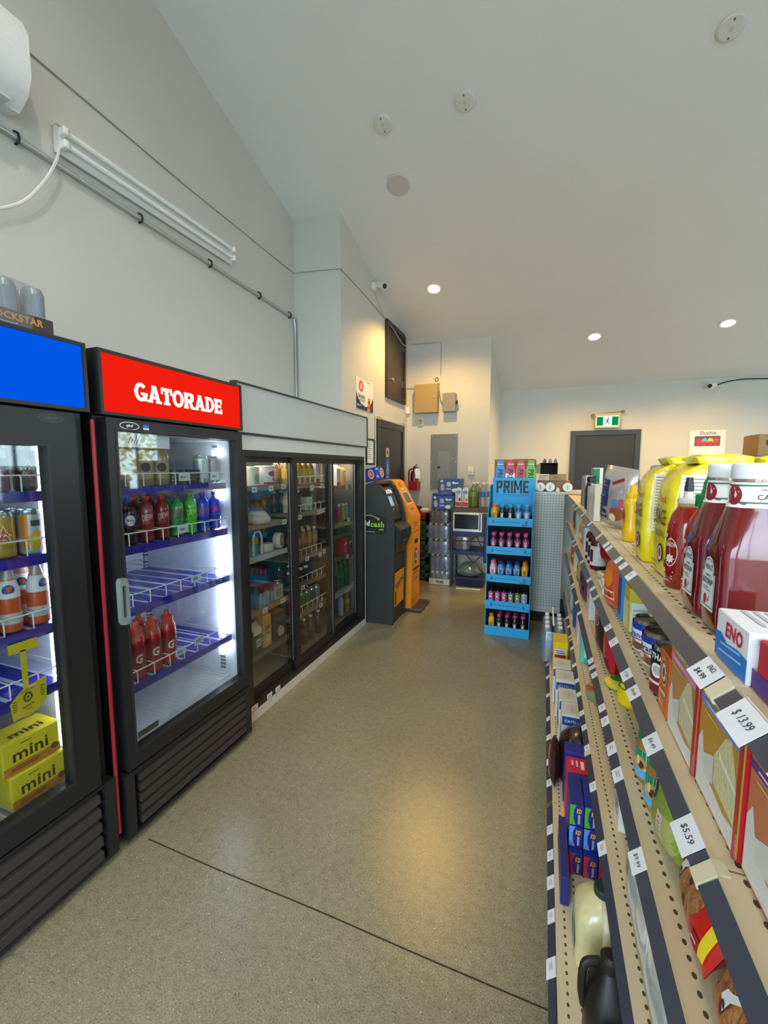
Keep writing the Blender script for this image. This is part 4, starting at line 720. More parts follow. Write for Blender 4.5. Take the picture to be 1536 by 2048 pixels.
k = box_goods('drink_multipack', 'drink multipack', .16, .16, .14, P('#7c7f88', .4), lambda m, F: (m.rect(F['px'], 0, .045, .16, .05, P('#7a2a3c')), m.rect(F['top'], 0, 0, .13, .1, P('#a9b4bc')), [m.rect(F['px'], -.06 + i * .04, -.02, .03, .09, P('#a7a9ae', .3)) for i in range(4)], m.rect(F['px'], .06, .04, .04, .05, P('#b8203a')))); k.at((-1.75, 2.26, .622), 'pink and grey multipack on the fourth shelf behind the first sliding door')
k = box_goods('cream_carton', 'carton', .07, .1, .09, P('#c9b98c', .5), lambda m, F: m.lines(F['px'], 0, 0, .07, .05, 4, P('#7d6f4c'))); k.at((-1.71, 2.41, .622), 'cream printed carton beside the pink multipack')
k = can('jar', '#8a6a4a', .1, .035, cat='jar'); k.at((-1.74, 2.50 - .01, .622), 'brown jar at the far end of the fourth shelf, first bay')
def gable(name, label, loc, w, h, body, art, top='#e0e0da', rz=0):
    t = thing(name, label, 'drink carton', loc, rz=rz); m = MB(); a = w / 2; m.rbox(-a, -a, 0, a, a, h * .78, P(body, .4), .003); art(m, face((a, 0, h * .39), (0, 1, 0), (0, 0, 1)))
    m.v = [p + V(loc) for p in m.v]; part(t, 'body', m)
    m = MB(); m.loft([[(-a, -a, h * .78), (a, -a, h * .78), (a, a, h * .78), (-a, a, h * .78)], [(-.004, -a, h * .94), (.004, -a, h * .94), (.004, a, h * .94), (-.004, a, h * .94)], [(-.003, -a, h), (.003, -a, h), (.003, a, h), (-.003, a, h)]], P(top, .4)); m.v = [p + V(loc) for p in m.v]; part(t, 'gable_top', m); return t
gable('milk_carton', 'green and white milk carton on the lowest goods shelf, first bay', (-1.72, 2.17, .337), .085, .19, '#3f5f45', lambda m, f: (m.rect(f, .01, -.01, .05, .05, WHT), m.text(f, '2%', .01, -.01, .04, .03, P('#2a4a34'), .03), m.rect(f, 0, .06, .08, .03, WHT)))
gable('plant_milk_carton', 'orange plant milk carton on the lowest goods shelf, first bay', (-1.72, 2.275, .337), .085, .25, '#d9a458', lambda m, f: (m.text(f, 'Silk', 0, .035, .06, .035, P('#4a2a1c'), .02, .1, .2), m.disc(f, .005, -.045, .025, .03, P('#e8cfa0')), m.lines(f, 0, 0, .05, .01, 1, P('#4a2a1c'))), '#dcae62')
k = box_goods('drink_carton', 'drink carton', .08, .12, .19, P('#35382f', .45), lambda m, F: (m.rect(F['top'], 0, 0, .12, .08, P('#e07a2c')), m.disc(F['px'], 0, -.04, .03, .04, P('#b8b478')), m.disc(F['px'], .03, -.05, .015, .03, P('#cfca96')), m.lines(F['px'], 0, .05, .09, .03, 3, P('#6f7060')))); k.at((-1.72, 2.42, .337), 'dark carton with an orange top beside the plant milk carton')
# second bay
k = lathe_bottle('juice_bottle', 'juice bottle', [(.03, 0), (.033, .004), (.033, .12), (.02, .15), (.016, .16)], P('#7b6a2c', .2, coat=.4), [(.018, .155), (.018, .172)], P('#26221d'), [(.0335, .04), (.0335, .11)], P('#b59b3c', .35), lambda m, f: m.lines(f, 0, .0, .04, .05, 4, P('#3d3316')))
for i, y in enumerate((2.60, 2.68, 2.76, 2.84, 2.92)): k.at((-1.72, y, 1.403), 'yellow-brown bottle on the top shelf behind the second sliding door, %s from the near side' % ORD[i], rz=-.8, group='bottles in the second bay top shelf')
k = gable('juice_carton', 'white juice carton with red base at the far end of the second bay', (-1.72, 3.0, 1.403), .07, .19, '#d9d6d2', lambda m, f: (m.rect(f, 0, -.06, .07, .03, P('#c8262e')), m.text(f, 'OASIS', .01, .01, .1, .02, BLK, .02, PI / 2)))
gable('juice_carton', 'white juice carton at the near end of the third bay', (-1.72, 3.36, 1.363), .07, .19, '#dfdcd8', lambda m, f: (m.rect(f, 0, -.06, .07, .03, P('#c8262e')), m.text(f, 'OASIS', .01, .01, .1, .02, BLK, .02, PI / 2)))
gable('juice_carton', 'yellow juice carton beside the white one in the third bay', (-1.72, 3.47, 1.363), .07, .17, '#dcb52e', lambda m, f: (m.disc(f, 0, -.02, .022, .03, P('#e8862a')), m.disc(f, 0, .035, .018, .016, P('#e8e0c8'))), '#e0b82e')
k = box_goods('tetra_pack', 'drink carton', .06, .07, .1, P('#d3dadc', .4), lambda m, F: (m.text(F['px'], 'CO', 0, .015, .05, .035, P('#3f6f8c'), .02), m.rect(F['px'], 0, -.03, .07, .03, P('#6f9a5c')))); k.at((-1.72, 2.87, 1.193), 'white carton with large blue letters, second bay second shelf')
for i, (y, c) in enumerate(((2.60, '#d3c7b0'), (2.68, '#3a5a3c'), (2.76, '#5c2a34'), (2.96, '#4a5c46'))): 
    k = soda(c, '#d8d8d4', '#e0dccc' if i == 0 else '#3f5a3f', '', '', .16); k.at((-1.73, y, 1.193), 'small %s bottle on the second shelf of the middle bay' % ('cream', 'dark green', 'maroon', 'olive')[i])
k = soda('#8a5a2c', '#d8d0c0', '#a8763c', '', '#e8d8b0', .19)
for j, x in enumerate((-1.72, -1.80)):
    for i in range(4): k.at((x, 2.72 + i * .085 + (.03 if j else 0), .863), 'amber iced tea bottle, %s row of middle bay, %s from near side' % (('front', 'back')[j], ORD[i]), group='iced tea bottles')
k = can('drink_can', '#2a2c30', .16, .03, lambda m, f: (m.rect(f, 0, .02, .035, .02, WHT, 4), m.lines(f, 0, -.02, .04, .03, 3, P('#9c9ca0'))), top='#9a9c9e')
for i in range(4): k.at((-1.72, 2.60 + i * .075, .658), 'black and white can under the iced tea shelf, %s from the near side' % ORD[i], rz=-.8, group='black cans')
cs = ('#b02a2c', '#c9b23c', '#2f7a48', '#2f7a48', '#3f4a5c', '#7a8a8c')
for i in range(6): k = can('drink_can', cs[i], .13, .03, top='#c4c8c8'); k.at((-1.72, 2.62 + i * .075, .433), '%s can on the wire shelf above the capped bottles, middle bay' % ('red', 'mustard yellow', 'green near the yellow can', 'green second along', 'navy', 'grey green')[i])
k = soda('#3a221e', '#e8e4dc', '#5c3a48', '', '', .2)
for i, (x, y) in enumerate(((-1.70, 2.66), (-1.70, 2.76), (-1.70, 2.86), (-1.70, 2.98), (-1.80, 2.71), (-1.80, 2.82))): k.at((x, y, .163), 'white-capped dark bottle low in the middle bay, %s from the near side%s' % (ORD[i % 4], ' in front' if i < 4 else ' behind'), group='white-capped bottles')
# third bay 
for i, (y, c) in enumerate(((3.42, '#b03432'), (3.50, '#7aa03c'), (3.57, '#7c8aa8'))): k = soda(c, '#e0dcd4', c, '', '', .16); k.at((-1.72, y, 1.033), '%s bottle on the second shelf behind the third sliding door' % ('red', 'lime', 'lilac blue')[i])
for i in range(3): k = can('drink_can', '#3f5a42', .085, .032); k.at((-1.72, 3.42 + i * .075, .933), 'short green can under the third bay bottle shelf, %s along' % ORD[i])
for i, (y, c) in enumerate(((3.43, '#b81f2e'), (3.53, '#6a2a38'))): k = box_goods('can_carton', 'can carton', .12, .085, .15, P(c, .4), lambda m, F: (m.rect(F['px'], 0, .02, .05, .014, WHT, rot=.3), m.lines(F['px'], 0, -.04, .05, .03, 2, P('#e0b0b0')))); k.at((-1.72, y, .738), '%s can carton in the third bay' % ('bright red', 'dark maroon')[i])
k = soda('#1d5a34', '#2f7a48', '#27693f', '', '', .28)
for i in range(3): k.at((-1.74, 3.39 + i * .085, .413), 'large dark green bottle in the third bay, %s from the near side' % ORD[i], group='large green bottles')
k = soda('#9aa9b4', '#3f6fb0', '#7fa0c4', '', '', .2); k.at((-1.71, 3.42, .163), 'clear water bottle at the bottom of the third bay'); k = soda('#8f7c2c', '#d8c04a', '#a8903a', '', '', .2); k.at((-1.71, 3.55, .163), 'yellow drink bottle at the bottom of the third bay')
# fuller rows deeper in the merchandiser
k = lathe_bottle('juice_bottle', 'juice bottle', [(.03, 0), (.033, .004), (.033, .12), (.02, .15), (.016, .16)], P('#5a3a20', .2, coat=.4), [(.018, .155), (.018, .172)], P('#c8c0b0'), [(.0335, .04), (.0335, .11)], P('#7a5a2c', .35), None)
for i in range(6): k.at((-1.81, 2.59 + i * .08, 1.403), 'brown bottle behind the yellow-brown bottles of the middle bay, %s along' % ORD[i], group='brown bottles')
for i in range(6): k.at((-1.89, 2.58 + i * .08, .163), 'brown bottle behind the white-capped bottles of the middle bay, %s along' % ORD[i], group='brown bottles')
k = can('drink_can', '#6a4a3c', .13, .031, top='#9a9c9c')
for i in range(6): k.at((-1.80, 2.60 + i * .075, .658), 'brown can behind the black and white cans, %s along' % ORD[i], group='brown cans')
k = can('drink_can', '#4a5a4c', .125, .031, top='#b0b4b4')
for i in range(6): k.at((-1.80, 2.62 + i * .075, .433), 'grey green can behind the coloured cans of the middle bay, %s along' % ORD[i], group='grey green cans')
k = soda('#4c2a26', '#d8d4cc', '#8a4a3c', '', '', .16)
for i in range(5): k.at((-1.83, 2.6 + i * .09, 1.193), 'dark red bottle deep on the second shelf of the middle bay, %s along' % ORD[i], group='dark red bottles')
k = can('jar', '#5a3a34', .11, .036, cat='jar', top='#8a8a86')
for i in range(5): k.at((-1.87, 2.06 + i * .085, .622), 'dark jar behind the pink multipack, %s from the near side' % ORD[i], group='dark jars')
k = soda('#6a2028', '#d0ccc4', '#a83a40', '', '', .2)
for i in range(4): k.at((-1.83, 3.16 + i * .1, 1.033), 'crimson bottle deep on the second shelf of the third bay, %s along' % ORD[i], group='crimson bottles')
k = box_goods('can_carton', 'can carton', .12, .2, .14, P('#5a2a34', .4), lambda m, F: m.lines(F['px'], 0, 0, .14, .06, 3, P('#c8a0a4')))
k.at((-1.78, 3.27, .738), 'long maroon can carton before the bright red one in the third bay'); k.at((-1.76, 3.24, .413), 'long maroon can carton beside the large green bottles')
k = box_goods('milk_box', 'drink carton', .09, .11, .19, P('#6d7a74', .45), lambda m, F: (m.rect(F['px'], 0, .03, .08, .06, P('#c9ccc4')), m.lines(F['px'], 0, -.04, .07, .04, 3, P('#3a423e'))))
k.at((-1.86, 2.2, .337), 'grey green carton behind the milk carton'); k.at((-1.86, 2.36, .337), 'grey green carton behind the orange-topped carton')
def cooler_fill_light(x, y, z, sx, sy, e, rot=(0, 0, 0), col='#fff4e6'):
    l = bpy.data.lights.new('cooler_fill_light', 'AREA'); l.shape = 'RECTANGLE'; l.size = sx; l.size_y = sy; l.energy = e; l.color = lin(col)[:3]
    o = bpy.data.objects.new('cooler_fill_light', l); COL.objects.link(o); o.location = (x, y, z); o.rotation_euler = rot
cooler_fill_light(-1.75, 2.8, 1.605, .1, 1.6, 9.0)  # unseen area light added to brighten the goods in this cooler
# ================================================================= cash machines
t = thing('cash_machine', 'charcoal cash machine with a green and white logo on its side', 'cash machine', (-1.56, 3.93, 0)); CH = P('#2e3032', .5); CHB = P('#1d1e20', .4)
side = [(-1.80, 0), (-1.318, 0), (-1.302, .74), (-1.30, .95), (-1.315, 1.05), (-1.345, 1.17), (-1.385, 1.27), (-1.425, 1.335), (-1.47, 1.365), (-1.56, 1.345), (-1.80, 1.28)]
m = MB(); m.prism(side, 'y', 3.745, 3.765, CH); m.prism(side, 'y', 4.105, 4.125, CH); part(t, 'side_panel', m)
m = MB(); m.prism([(-1.795, 0), (-1.33, 0), (-1.33, .70), (-1.36, .76), (-1.36, 1.0), (-1.40, 1.2), (-1.46, 1.33), (-1.56, 1.33), (-1.795, 1.27)], 'y', 3.765, 4.105, CH); part(t, 'cabinet', m)
m = MB(); m.prism([(-1.34, .66), (-1.30, .70), (-1.275, .78), (-1.245, .86), (-1.25, .93), (-1.30, .97), (-1.365, 1.0), (-1.38, .7)], 'y', 3.775, 4.098, CHB); part(t, 'keypad_shelf', m)
m = MB(); m.prism([(-1.36, 1.0), (-1.335, 1.02), (-1.365, 1.14), (-1.41, 1.25), (-1.45, 1.32), (-1.50, 1.345), (-1.52, 1.3), (-1.42, 1.1)], 'y', 3.775, 4.098, CHB); part(t, 'fascia', m)
m = MB(); m.prism([(-1.455, 1.365), (-1.46, 1.385), (-1.50, 1.395), (-1.60, 1.36), (-1.62, 1.335), (-1.5, 1.36)], 'y', 3.75, 4.12, P('#3b3a3a', .5)); part(t, 'top_cap', m)
def slope(x, y, z, dx, dz): return face((x, y, z), (0, 1, 0), V((dx, 0, dz)).normalized())
f = slope(-1.428, 3.93, 1.285, -.04, .07); m = MB(); m.rect(f, 0, .0, .2, .06, P('#4a4b4d', .4)); m.text(f, 'ATM', 0, 0, .16, .042, EM('#ffffff', 1.2), .04); part(t, 'lit_header', m)
f = slope(-1.388, 3.90, 1.195, -.045, .11); m = MB(); m.rect(f, -.02, 0, .15, .115, BLK); m.rect(f, -.02, 0, .13, .1, EM('#9fc0d8', .8)); m.lines(f, -.02, 0, .1, .06, 4, EM('#dceaf4', .9)); part(t, 'screen', m); m = MB(); m.lines(f, .12, -.01, .03, .1, 5, P('#bfc4c8')); m.rect(f, -.03, -.085, .02, .015, P('#c8ccd0')); part(t, 'card_slot', m)
m = MB(); f = slope(-1.30, 3.93, .94, -.05, .04); m.rect(f, -.04, 0, .12, .05, P('#9a958c', .3, .6)); part(t, 'keypad', m); f = slope(-1.262, 3.95, .81, .03, .08); m = MB(); m.rect(f, 0, 0, .2, .05, BLK); m.rect(f, 0, .005, .12, .02, P('#8b8883', .3, .8)); part(t, 'cash_slot', m)
m = MB(); m.lathe([(.014, 0), (.014, .012)], P('#a8a8a6', .3, 1), 12, (-1.31, 3.99, .70), 'x'); part(t, 'lock', m)
m = MB(); f = face((-1.3165, 3.935, .335), (0, 1, 0), V((.0158, 0, .74)).normalized()); YO = P('#e89c1c', .4); m.rect(f, .0, .0, .29, .34, YO); m.text(f, 'Interac', 0, .055, .25, .09, DK, .03, .35); m.rect(f, -.1, -.08, .035, .15, DK); m.disc(f, -.1, .0, .02, .02, YO); part(t, 'yellow_sticker', m)
m = MB(); f = face((-1.55, 3.745, .985), (1, 0, 0), (0, 0, 1)); m.poly(f, [(-.14, -.1), (.16, -.1), (.165, .07), (.06, .085), (-.14, .085)], P('#1c1d1f', .4)); LG = P('#8fc63a', .4); m.text(f, 'rapid', -.075, -.005, .15, .07, WHT, .03, 0, .1); m.text(f, 'cash', .075, -.005, .14, .055, LG, .03, 0, .1); m.text(f, 'ATM', .115, -.055, .05, .016, LG, .03, 0, .2); m.lines(f, 0, -.08, .28, .012, 1, P('#b9bdb9'))
arc = [(-.11 + .2 * i / 8, .045 + .03 * math.sin(PI * i / 8)) for i in range(9)]; m.poly(f, arc + [(x, y + .008) for x, y in reversed(arc)], P('#9ab87a', .4)); m.poly(f, [(.06, .06), (.1, .055), (.09, .03)], P('#9ab87a', .4)); part(t, 'logo_panel', m)
t = thing('bitcoin_kiosk', 'orange bitcoin kiosk just beyond the charcoal cash machine', 'kiosk', (-1.5, 4.4, 0)); ORG_ = P('#e08d10', .45)
m = MB(); m.rbox(-1.66, 4.18, 0, -1.16, 4.56, .035, P('#3f3b36', .5), .01); part(t, 'base_plate', m)
m = MB(); m.prism([(-1.62, .03), (-1.27, .03), (-1.262, .99), (-1.275, 1.03), (-1.46, 1.37), (-1.50, 1.39), (-1.62, 1.39)], 'y', 4.19, 4.50, ORG_); part(t, 'body', m)
f = slope(-1.3675, 4.345, 1.20, -.185, .34); m = MB(); m.rect(f, .0, .0, .2, .15, P('#d8c8a8', .3)); m.rect(f, 0, 0, .17, .12, P('#6f6458', .2)); part(t, 'screen', m)
m = MB(); m.disc(f, -.02, .155, .045, .025, DK); m.disc(f, -.02, .155, .035, .017, ORG_); m.rect(f, .0, .105, .1, .02, P('#e8d8b8')); m.lines(f, 0, -.13, .18, .03, 2, P('#6b420a')); g = face((-1.2625, 4.345, .6), (0, 1, 0), (0, 0, 1)); m.lines(g, 0, .32, .14, .05, 2, P('#6b420a')); m.rect(g, 0, .245, .3, .006, P('#6b420a')); m.rect(g, 0, .14, .12, .045, BLK); m.disc(g, 0, -.02, .05, .085, DK); m.disc(g, 0, -.02, .036, .06, WHT); m.text(g, 'B', 0, -.02, .05, .06, DK, .03); m.rect(g, 0, -.16, .2, .022, DK); m.rect(g, 0, -.2, .2, .012, P('#8a5a12')); m.rect(g, .02, -.27, .14, .008, DK); m.disc(g, .04, -.3, .008, .01, WHT); m.rect(g, 0, -.48, .3, .005, P('#6b420a')); part(t, 'front_graphics', m)
def blu_art(m, F):
    for k in ('my', 'px'): m.disc(F[k], .04, .0, .035, .045, P('#e6dcd8')); m.disc(F[k], .04, .0, .027, .036, P('#c85a3c')); m.lines(F[k], .04, .0, .03, .03, 2, WHT); m.rect(F[k], -.05, -.03, .035, .02, P('#b8c4e0')); m.rect(F[k], -.045, .04, .045, .01, WHT)
k = box_goods('snack_carton', 'carton', .2, .13, .125, P('#2f4aa8', .4), blu_art); k.at((-1.60, 3.93, 1.39), 'blue printed carton leaning on top of the charcoal cash machine', rz=-.2); k.at((-1.73, 4.10, 1.366), 'blue printed carton behind the other one on the cash machine', rz=-.1)
for o in [o for o in bpy.data.objects if o.name.startswith('snack_carton')]: o.rotation_euler.x = .06; o.rotation_euler.y = -.17
# ================================================================= corner: crates, water, rack
GCR = P('#2f4a3c', .5)
def crate(name, label, loc, sx, sy, h, mat, holes=True):
    t = thing(name, label, 'crate', loc); x, y, z = loc; m = MB(); a, b = sx / 2, sy / 2
    m.box(x - a, y - b, z, x + a, y + b, z + .015, mat)
    for z0, z1 in ((z, z + .05), (z + h * .42, z + h * .52), (z + h - .05, z + h)): m.frame('z', x - a, y - b, x + a, y + b, .012, z0, z1, mat)
    for sx_, sy_ in ((-1, -1), (1, -1), (1, 1), (-1, 1)): m.box(x + sx_ * a, y + sy_ * b, z, x + sx_ * (a - .04), y + sy_ * (b - .04), z + h, mat)
    n = 9
    for i in range(n):
        u = -a + .04 + (sx - .08) * (i + .5) / n
        for zz0, zz1 in ((z + .05, z + h * .42), (z + h * .52, z + h - .05)):
            for s in (-1, 1): m.bar((x + u - .015 * s, y - b + .006, zz0), (x + u + .015 * s, y - b + .006, zz1), .006, mat, 4)
    for i in range(7):
        u = -b + .04 + (sy - .08) * (i + .5) / 7
        for s in (-1, 1): m.bar((x + a - .006, y + u - .015 * s, z + .05), (x + a - .006, y + u + .015 * s, z + h - .05), .006, mat, 4)
    part(t, 'body', m); m = MB(); m.box(x - a + .014, y - b + .014, z + .016, x + a - .014, y + b - .014, z + h - .06, P('#141a17', .7)); part(t, 'contents', m); return t
for i in range(3): crate('milk_crate', 'dark green milk crate in the corner stack, %s' % ('lowest, on the floor', 'in the middle', 'topmost of the three')[i], (-1.615, 5.62, .272 * i), .4, .33, .27, GCR)
t = crate('red_crate', 'shallow red crate on top of the green crate stack', (-1.625, 5.62, .818), .42, .34, .1, P('#a01c2c', .4))
m = MB(); m.rbox(-1.68, 5.5, .919, -1.55, 5.62, 1.0, P('#3a332c', .5)); solo('dark_box', m, 'small dark box lying on the red crate', 'box', loc=(-1.61, 5.56, .919), wd=True)
m = MB(); m.loft([se(0, 0, z, a, b, 3) for z, a, b in ((0, .06, .05), (.03, .07, .06), (.06, .04, .03))], P('#d6d0c8', .5)); solo('white_bag', m, 'crumpled white bag beside the dark box on the red crate', 'bag', loc=(-1.49, 5.55, .919))
CF = CLEAR('#e6ecf2', .1, .12, .16, '#c8d2dc')
def wpack(label, x0, y0, z0, x1, y1, h, ny=3, nx=4, cap=WHT, body=CLEAR('#dfe8f0', .08, .08, .22, '#b8cade'), lab=P('#4a6fb0', .4)):
    t = thing('water_multipack', label, 'water multipack', ((x0 + x1) / 2, (y0 + y1) / 2, z0)); dx = (x1 - x0) / nx; dy = (y1 - y0) / ny; r = min(dx, dy) * .47
    for j in range(ny):
        for i in range(nx):
            if j > 1: continue
            c = (x0 + dx * (i + .5), y0 + dy * (j + .5), z0 + .001); m = MB()
            m.lathe([(r * .8, 0), (r, .01), (r, h * .6), (r * .9, h * .7), (r * .4, h * .88), (r * .38, h * .9)], body, 12, c)
            m.lathe([(r * 1.01, h * .3), (r * 1.01, h * .55)], lab, 12, c, caps=False); m.lathe([(r * .45, h * .9), (r * .45, h * .985), (r * .3, h * .99)], cap, 10, c); part(t, 'bottle', m)
    m = MB(); s = [se((x0 + x1) / 2, (y0 + y1) / 2, z, (x1 - x0) / 2 + k, (y1 - y0) / 2 + k, 7, 32) for z, k in ((z0 + .002, .0), (z0 + .04, .004), (z0 + h * .5, .001), (z0 + h * .7, .004), (z0 + h * .9, -.006))]; m.loft(s, CF, False); part(t, 'shrink_film', m); return t
t = thing('can_tray', 'white-trayed pack of cans on the floor under the water packs', 'can multipack', (-1.2, 5.45, 0)); m = MB(); TRW = P('#cfc9bd', .5)
m.box(-1.365, 5.31, 0, -1.095, 5.62, .004, TRW); m.frame('z', -1.365, 5.31, -1.095, 5.62, .005, 0, .08, TRW); f = face((-1.23, 5.31, .04), (1, 0, 0), (0, 0, 1)); m.text(f, 'PRIME', .01, 0, .1, .04, DK, .04); m.lines(f, -.1, 0, .04, .02, 2, DK); part(t, 'tray', m)
for i in range(4):
    for j in range(2): m = MB(); c = (-1.33 + i * .066, 5.35 + j * .066, .005); m.lathe([(.025, 0), (.031, .01), (.031, .16), (.025, .178)], P('#c4c6c8', .25, .6), 14, c); m.rect(cylf(.031, -PI / 2, (c[0], c[1], .11)), 0, 0, .03, .07, P('#55585e'), 4); part(t, 'can', m)
m = MB(); m.loft([se(-1.23, 5.465, z, .133, .155, 8, 32) for z in (.08, .12, .184)], CF, False); part(t, 'shrink_film', m)
wpack('clear water bottle pack directly on the can tray', -1.365, 5.31, .188, -1.095, 5.62, .21); wpack('clear water bottle pack in the middle of the corner stack', -1.40, 5.30, .40, -1.098, 5.62, .2); wpack('clear water bottle pack under the black-labelled pack', -1.40, 5.30, .605, -1.098, 5.62, .2)
wpack('black-labelled bottle pack under the coconut boxes', -1.37, 5.31, .808, -1.11, 5.6, .18, 3, 4, P('#8d8a86', .4), CLEAR('#6a6662', .08, .1, .5, '#4a4644'), P('#1d1b1b', .4))
def coco(m, F):
    for k in ('my', 'mx'): m.rect(F[k], -.01, .02, .05, .055, P('#b8b4c8')); m.disc(F[k], .05, .04, .014, .014, WHT); m.rect(F[k], .085, .034, .06, .016, WHT, rot=.12); m.disc(F[k], -.09, -.02, .025, .045, P('#b9a98a')); m.disc(F[k], .07, -.055, .04, .025, P('#d8d0b0')); m.disc(F[k], .07, -.055, .022, .014, WHT); m.disc(F[k], .12, -.05, .02, .03, P('#4a7a3a')); m.disc(F[k], -.1, .06, .02, .016, P('#c8d0e0')); m.rect(F[k], -.01, -.04, .06, .02, P('#8fb4e0'))
k = box_goods('coconut_water_carton', 'carton', .28, .26, .175, P('#24508f', .4), coco); k.at((-1.2, 5.45, .99), 'blue coconut water carton on the black-labelled bottle pack'); k.at((-1.13, 5.52, 1.20), 'blue coconut water carton at the very top of the corner stack')
m = MB(); m.loft([se(0, 0, z, a, b, 2.5, 24) for z, a, b in ((0, .14, .11), (.014, .15, .12), (.028, .13, .1), (.034, .08, .06))], P('#2f4fae', .3, bump=.5, ns=25, bd=.01)); f = lambda u, v, e: V((u, v, .034 + e)); m.disc(f, .03, -.05, .06, .03, P('#e8dcb4')); m.disc(f, .09, -.03, .04, .03, P('#c8455a'))
solo('crumpled_bag', m, 'crumpled blue and cream bag between the two coconut water cartons', 'bag', loc=(-1.21, 5.42, 1.166))
# rack with the microwave
t = thing('metal_rack', 'dark metal rack holding the microwave', 'rack', (-.80, 5.5, 0)); RB = P('#23262f', .45); NB = P('#1d2c66', .45)
for x, y in ((-1.072, 5.30), (-.53, 5.30), (-1.072, 5.66), (-.53, 5.66)): m = MB(); m.rbox(x - .012, y - .012, 0, x + .012, y + .012, 1.02, RB, .003); part(t, 'post', m)
for z in (.46, .70, 1.005):
    m = MB(); m.box(-1.058, 5.29, z, -.545, 5.67, z + .02, NB if z < .9 else P('#4a4038', .5))
    m.box(-1.058, 5.286, z - .035, -.545, 5.292, z + .02, NB if z < .9 else P('#55483c', .5)); part(t, 'rack_shelf', m)
m = MB()
for a, b in (((-1.05, 5.66, .05), (-.64, 5.66, .45)), ((-1.05, 5.66, .45), (-.64, 5.66, .05)), ((-1.05, 5.66, .48), (-.64, 5.66, .7)), ((-.85, 5.66, .7), (-.75, 5.66, .48)), ((-1.05, 5.3, .60), (-.64, 5.3, .60))): m.bar(a, b, .006, RB)
part(t, 'brace', m)
t = thing('microwave_oven', 'stainless microwave oven on the metal rack', 'microwave', (-.82, 5.5, .721)); SS = P('#c8c5be', .25, .6)
m = MB(); m.rbox(-1.05, 5.26, .723, -.56, 5.62, .966, SS, .006); part(t, 'case', m); m = MB(); m.box(-1.048, 5.248, .73, -.71, 5.26, .962, SS); m.box(-1.03, 5.246, .76, -.735, 5.25, .942, P('#151414', .15)); part(t, 'door', m)
m = MB(); m.bar((-.718, 5.235, .75), (-.718, 5.235, .96), .009, P('#dcd9d2', .2, .8), 8); part(t, 'handle', m); m = MB(); m.box(-.695, 5.25, .73, -.565, 5.26, .96, P('#1d1b1a', .2)); m.lines(face((-.63, 5.25, .86), (1, 0, 0), (0, 0, 1)), 0, 0, .08, .14, 6, P('#8d8a86')); part(t, 'control_panel', m)
def oasis(h):
    def a(m, f): m.rect(f, 0, -.075, .07, .05, P('#c0392f')); m.text(f, 'OASIS', -.015, .0, .11, .022, DK, .02, PI / 2); m.disc(f, .017, -.015, .015, .025, P(h)); m.disc(f, 0, .075, .03, .022, P('#5f9ad0'))
    return a
def upc(label, loc, h): # carton with its face towards -y
    t = thing('juice_carton', label, 'juice carton', loc); a = .037; m = MB(); m.rbox(-a, -a, 0, a, a, .2, P('#e2e0da', .4), .003); oasis(h)(m, face((0, -a, .11), (1, 0, 0), (0, 0, 1))); m.v = [p + V(loc) for p in m.v]; part(t, 'body', m)
    m = MB(); m.loft([[(-a, -a, .2), (a, -a, .2), (a, a, .2), (-a, a, .2)], [(-a * .8, -.005, .235), (a * .8, -.005, .235), (a * .8, .005, .235), (-a * .8, .005, .235)]], P('#7fb0d8', .4)); m.lathe([(.014, 0), (.014, .03)], WHT, 12, (0, -.02, .215)); m.v = [p + V(loc) for p in m.v]; part(t, 'top', m)
upc('white juice carton with a red fruit on the microwave rack', (-1.0, 5.36, 1.026), '#b0202c'); upc('white juice carton with an orange fruit on the microwave rack', (-.915, 5.36, 1.026), '#e8862a')
def big_bottle(liq, lab, cap, clear=False):
    L = CLEAR(liq, .1, .05, .12, '#e8eef2') if clear else P(liq, .12, coat=.5)
    return lathe_bottle('large_soda_bottle', 'large soda bottle', [(.035, 0), (.05, .01), (.052, .06), (.05, .12), (.052, .18), (.045, .22), (.02, .27), (.0145, .285), (.0145, .295)], [L] * 5 + [CLEAR('#c8d8b8', .1, .05, .25, '#9ab884') if not clear else L] * 3, [(.0165, .29), (.017, .308), (.015, .31)], P(cap, .4), [(.0525, .13), (.053, .135), (.053, .185), (.0525, .19)], P(lab, .35), lambda m, f: None)
k = big_bottle('#55701c', '#6f8f4a', '#e0e4d8'); k.at((-.82, 5.37, 1.026), 'large green soda bottle on the microwave rack'); k.at((-.79, 5.48, 1.026), 'large green soda bottle behind the first green one')
k = big_bottle('#e4e8ea', '#4a63a8', '#e8e8e8', True); k.at((-.70, 5.36, 1.026), 'large clear bottle with blue label, in front on the microwave rack'); k.at((-.66, 5.47, 1.026), 'large clear bottle with blue label, behind on the microwave rack')
wpack('pink-labelled bottle pack on the middle rack shelf', -1.03, 5.31, .482, -.86, 5.5, .19, 2, 4, P('#8d8078', .4), CLEAR('#c8b8b4', .08, .1, .4, '#9a7f7c'), P('#8a3040', .4))
m = MB(); m.loft([se(0, 0, z, a, b, 2.6, 28) for z, a, b in ((0, .10, .08), (.02, .14, .10), (.05, .15, .11), (.1, .12, .09), (.14, .09, .07), (.17, .05, .04))], CLEAR('#c4dcd4', .12, .15, .3, '#9ab8ac')); solo('plastic_bag', m, 'translucent greenish plastic bag on the blue tote under the rack', 'plastic bag', loc=(-.875, 5.46, .131))
m = MB(); m.loft([[(x, y, z) for x, y in ((-.17 - k, -.12 - k), (.17 + k, -.12 - k), (.17 + k, .12 + k), (-.17 - k, .12 + k))] for z, k in ((0, 0), (.1, .012), (.1, .022), (.12, .022))], P('#1c2445', .45)); solo('blue_tote', m, 'dark blue tote on the floor under the rack', 'tote', loc=(-.845, 5.48, .005))
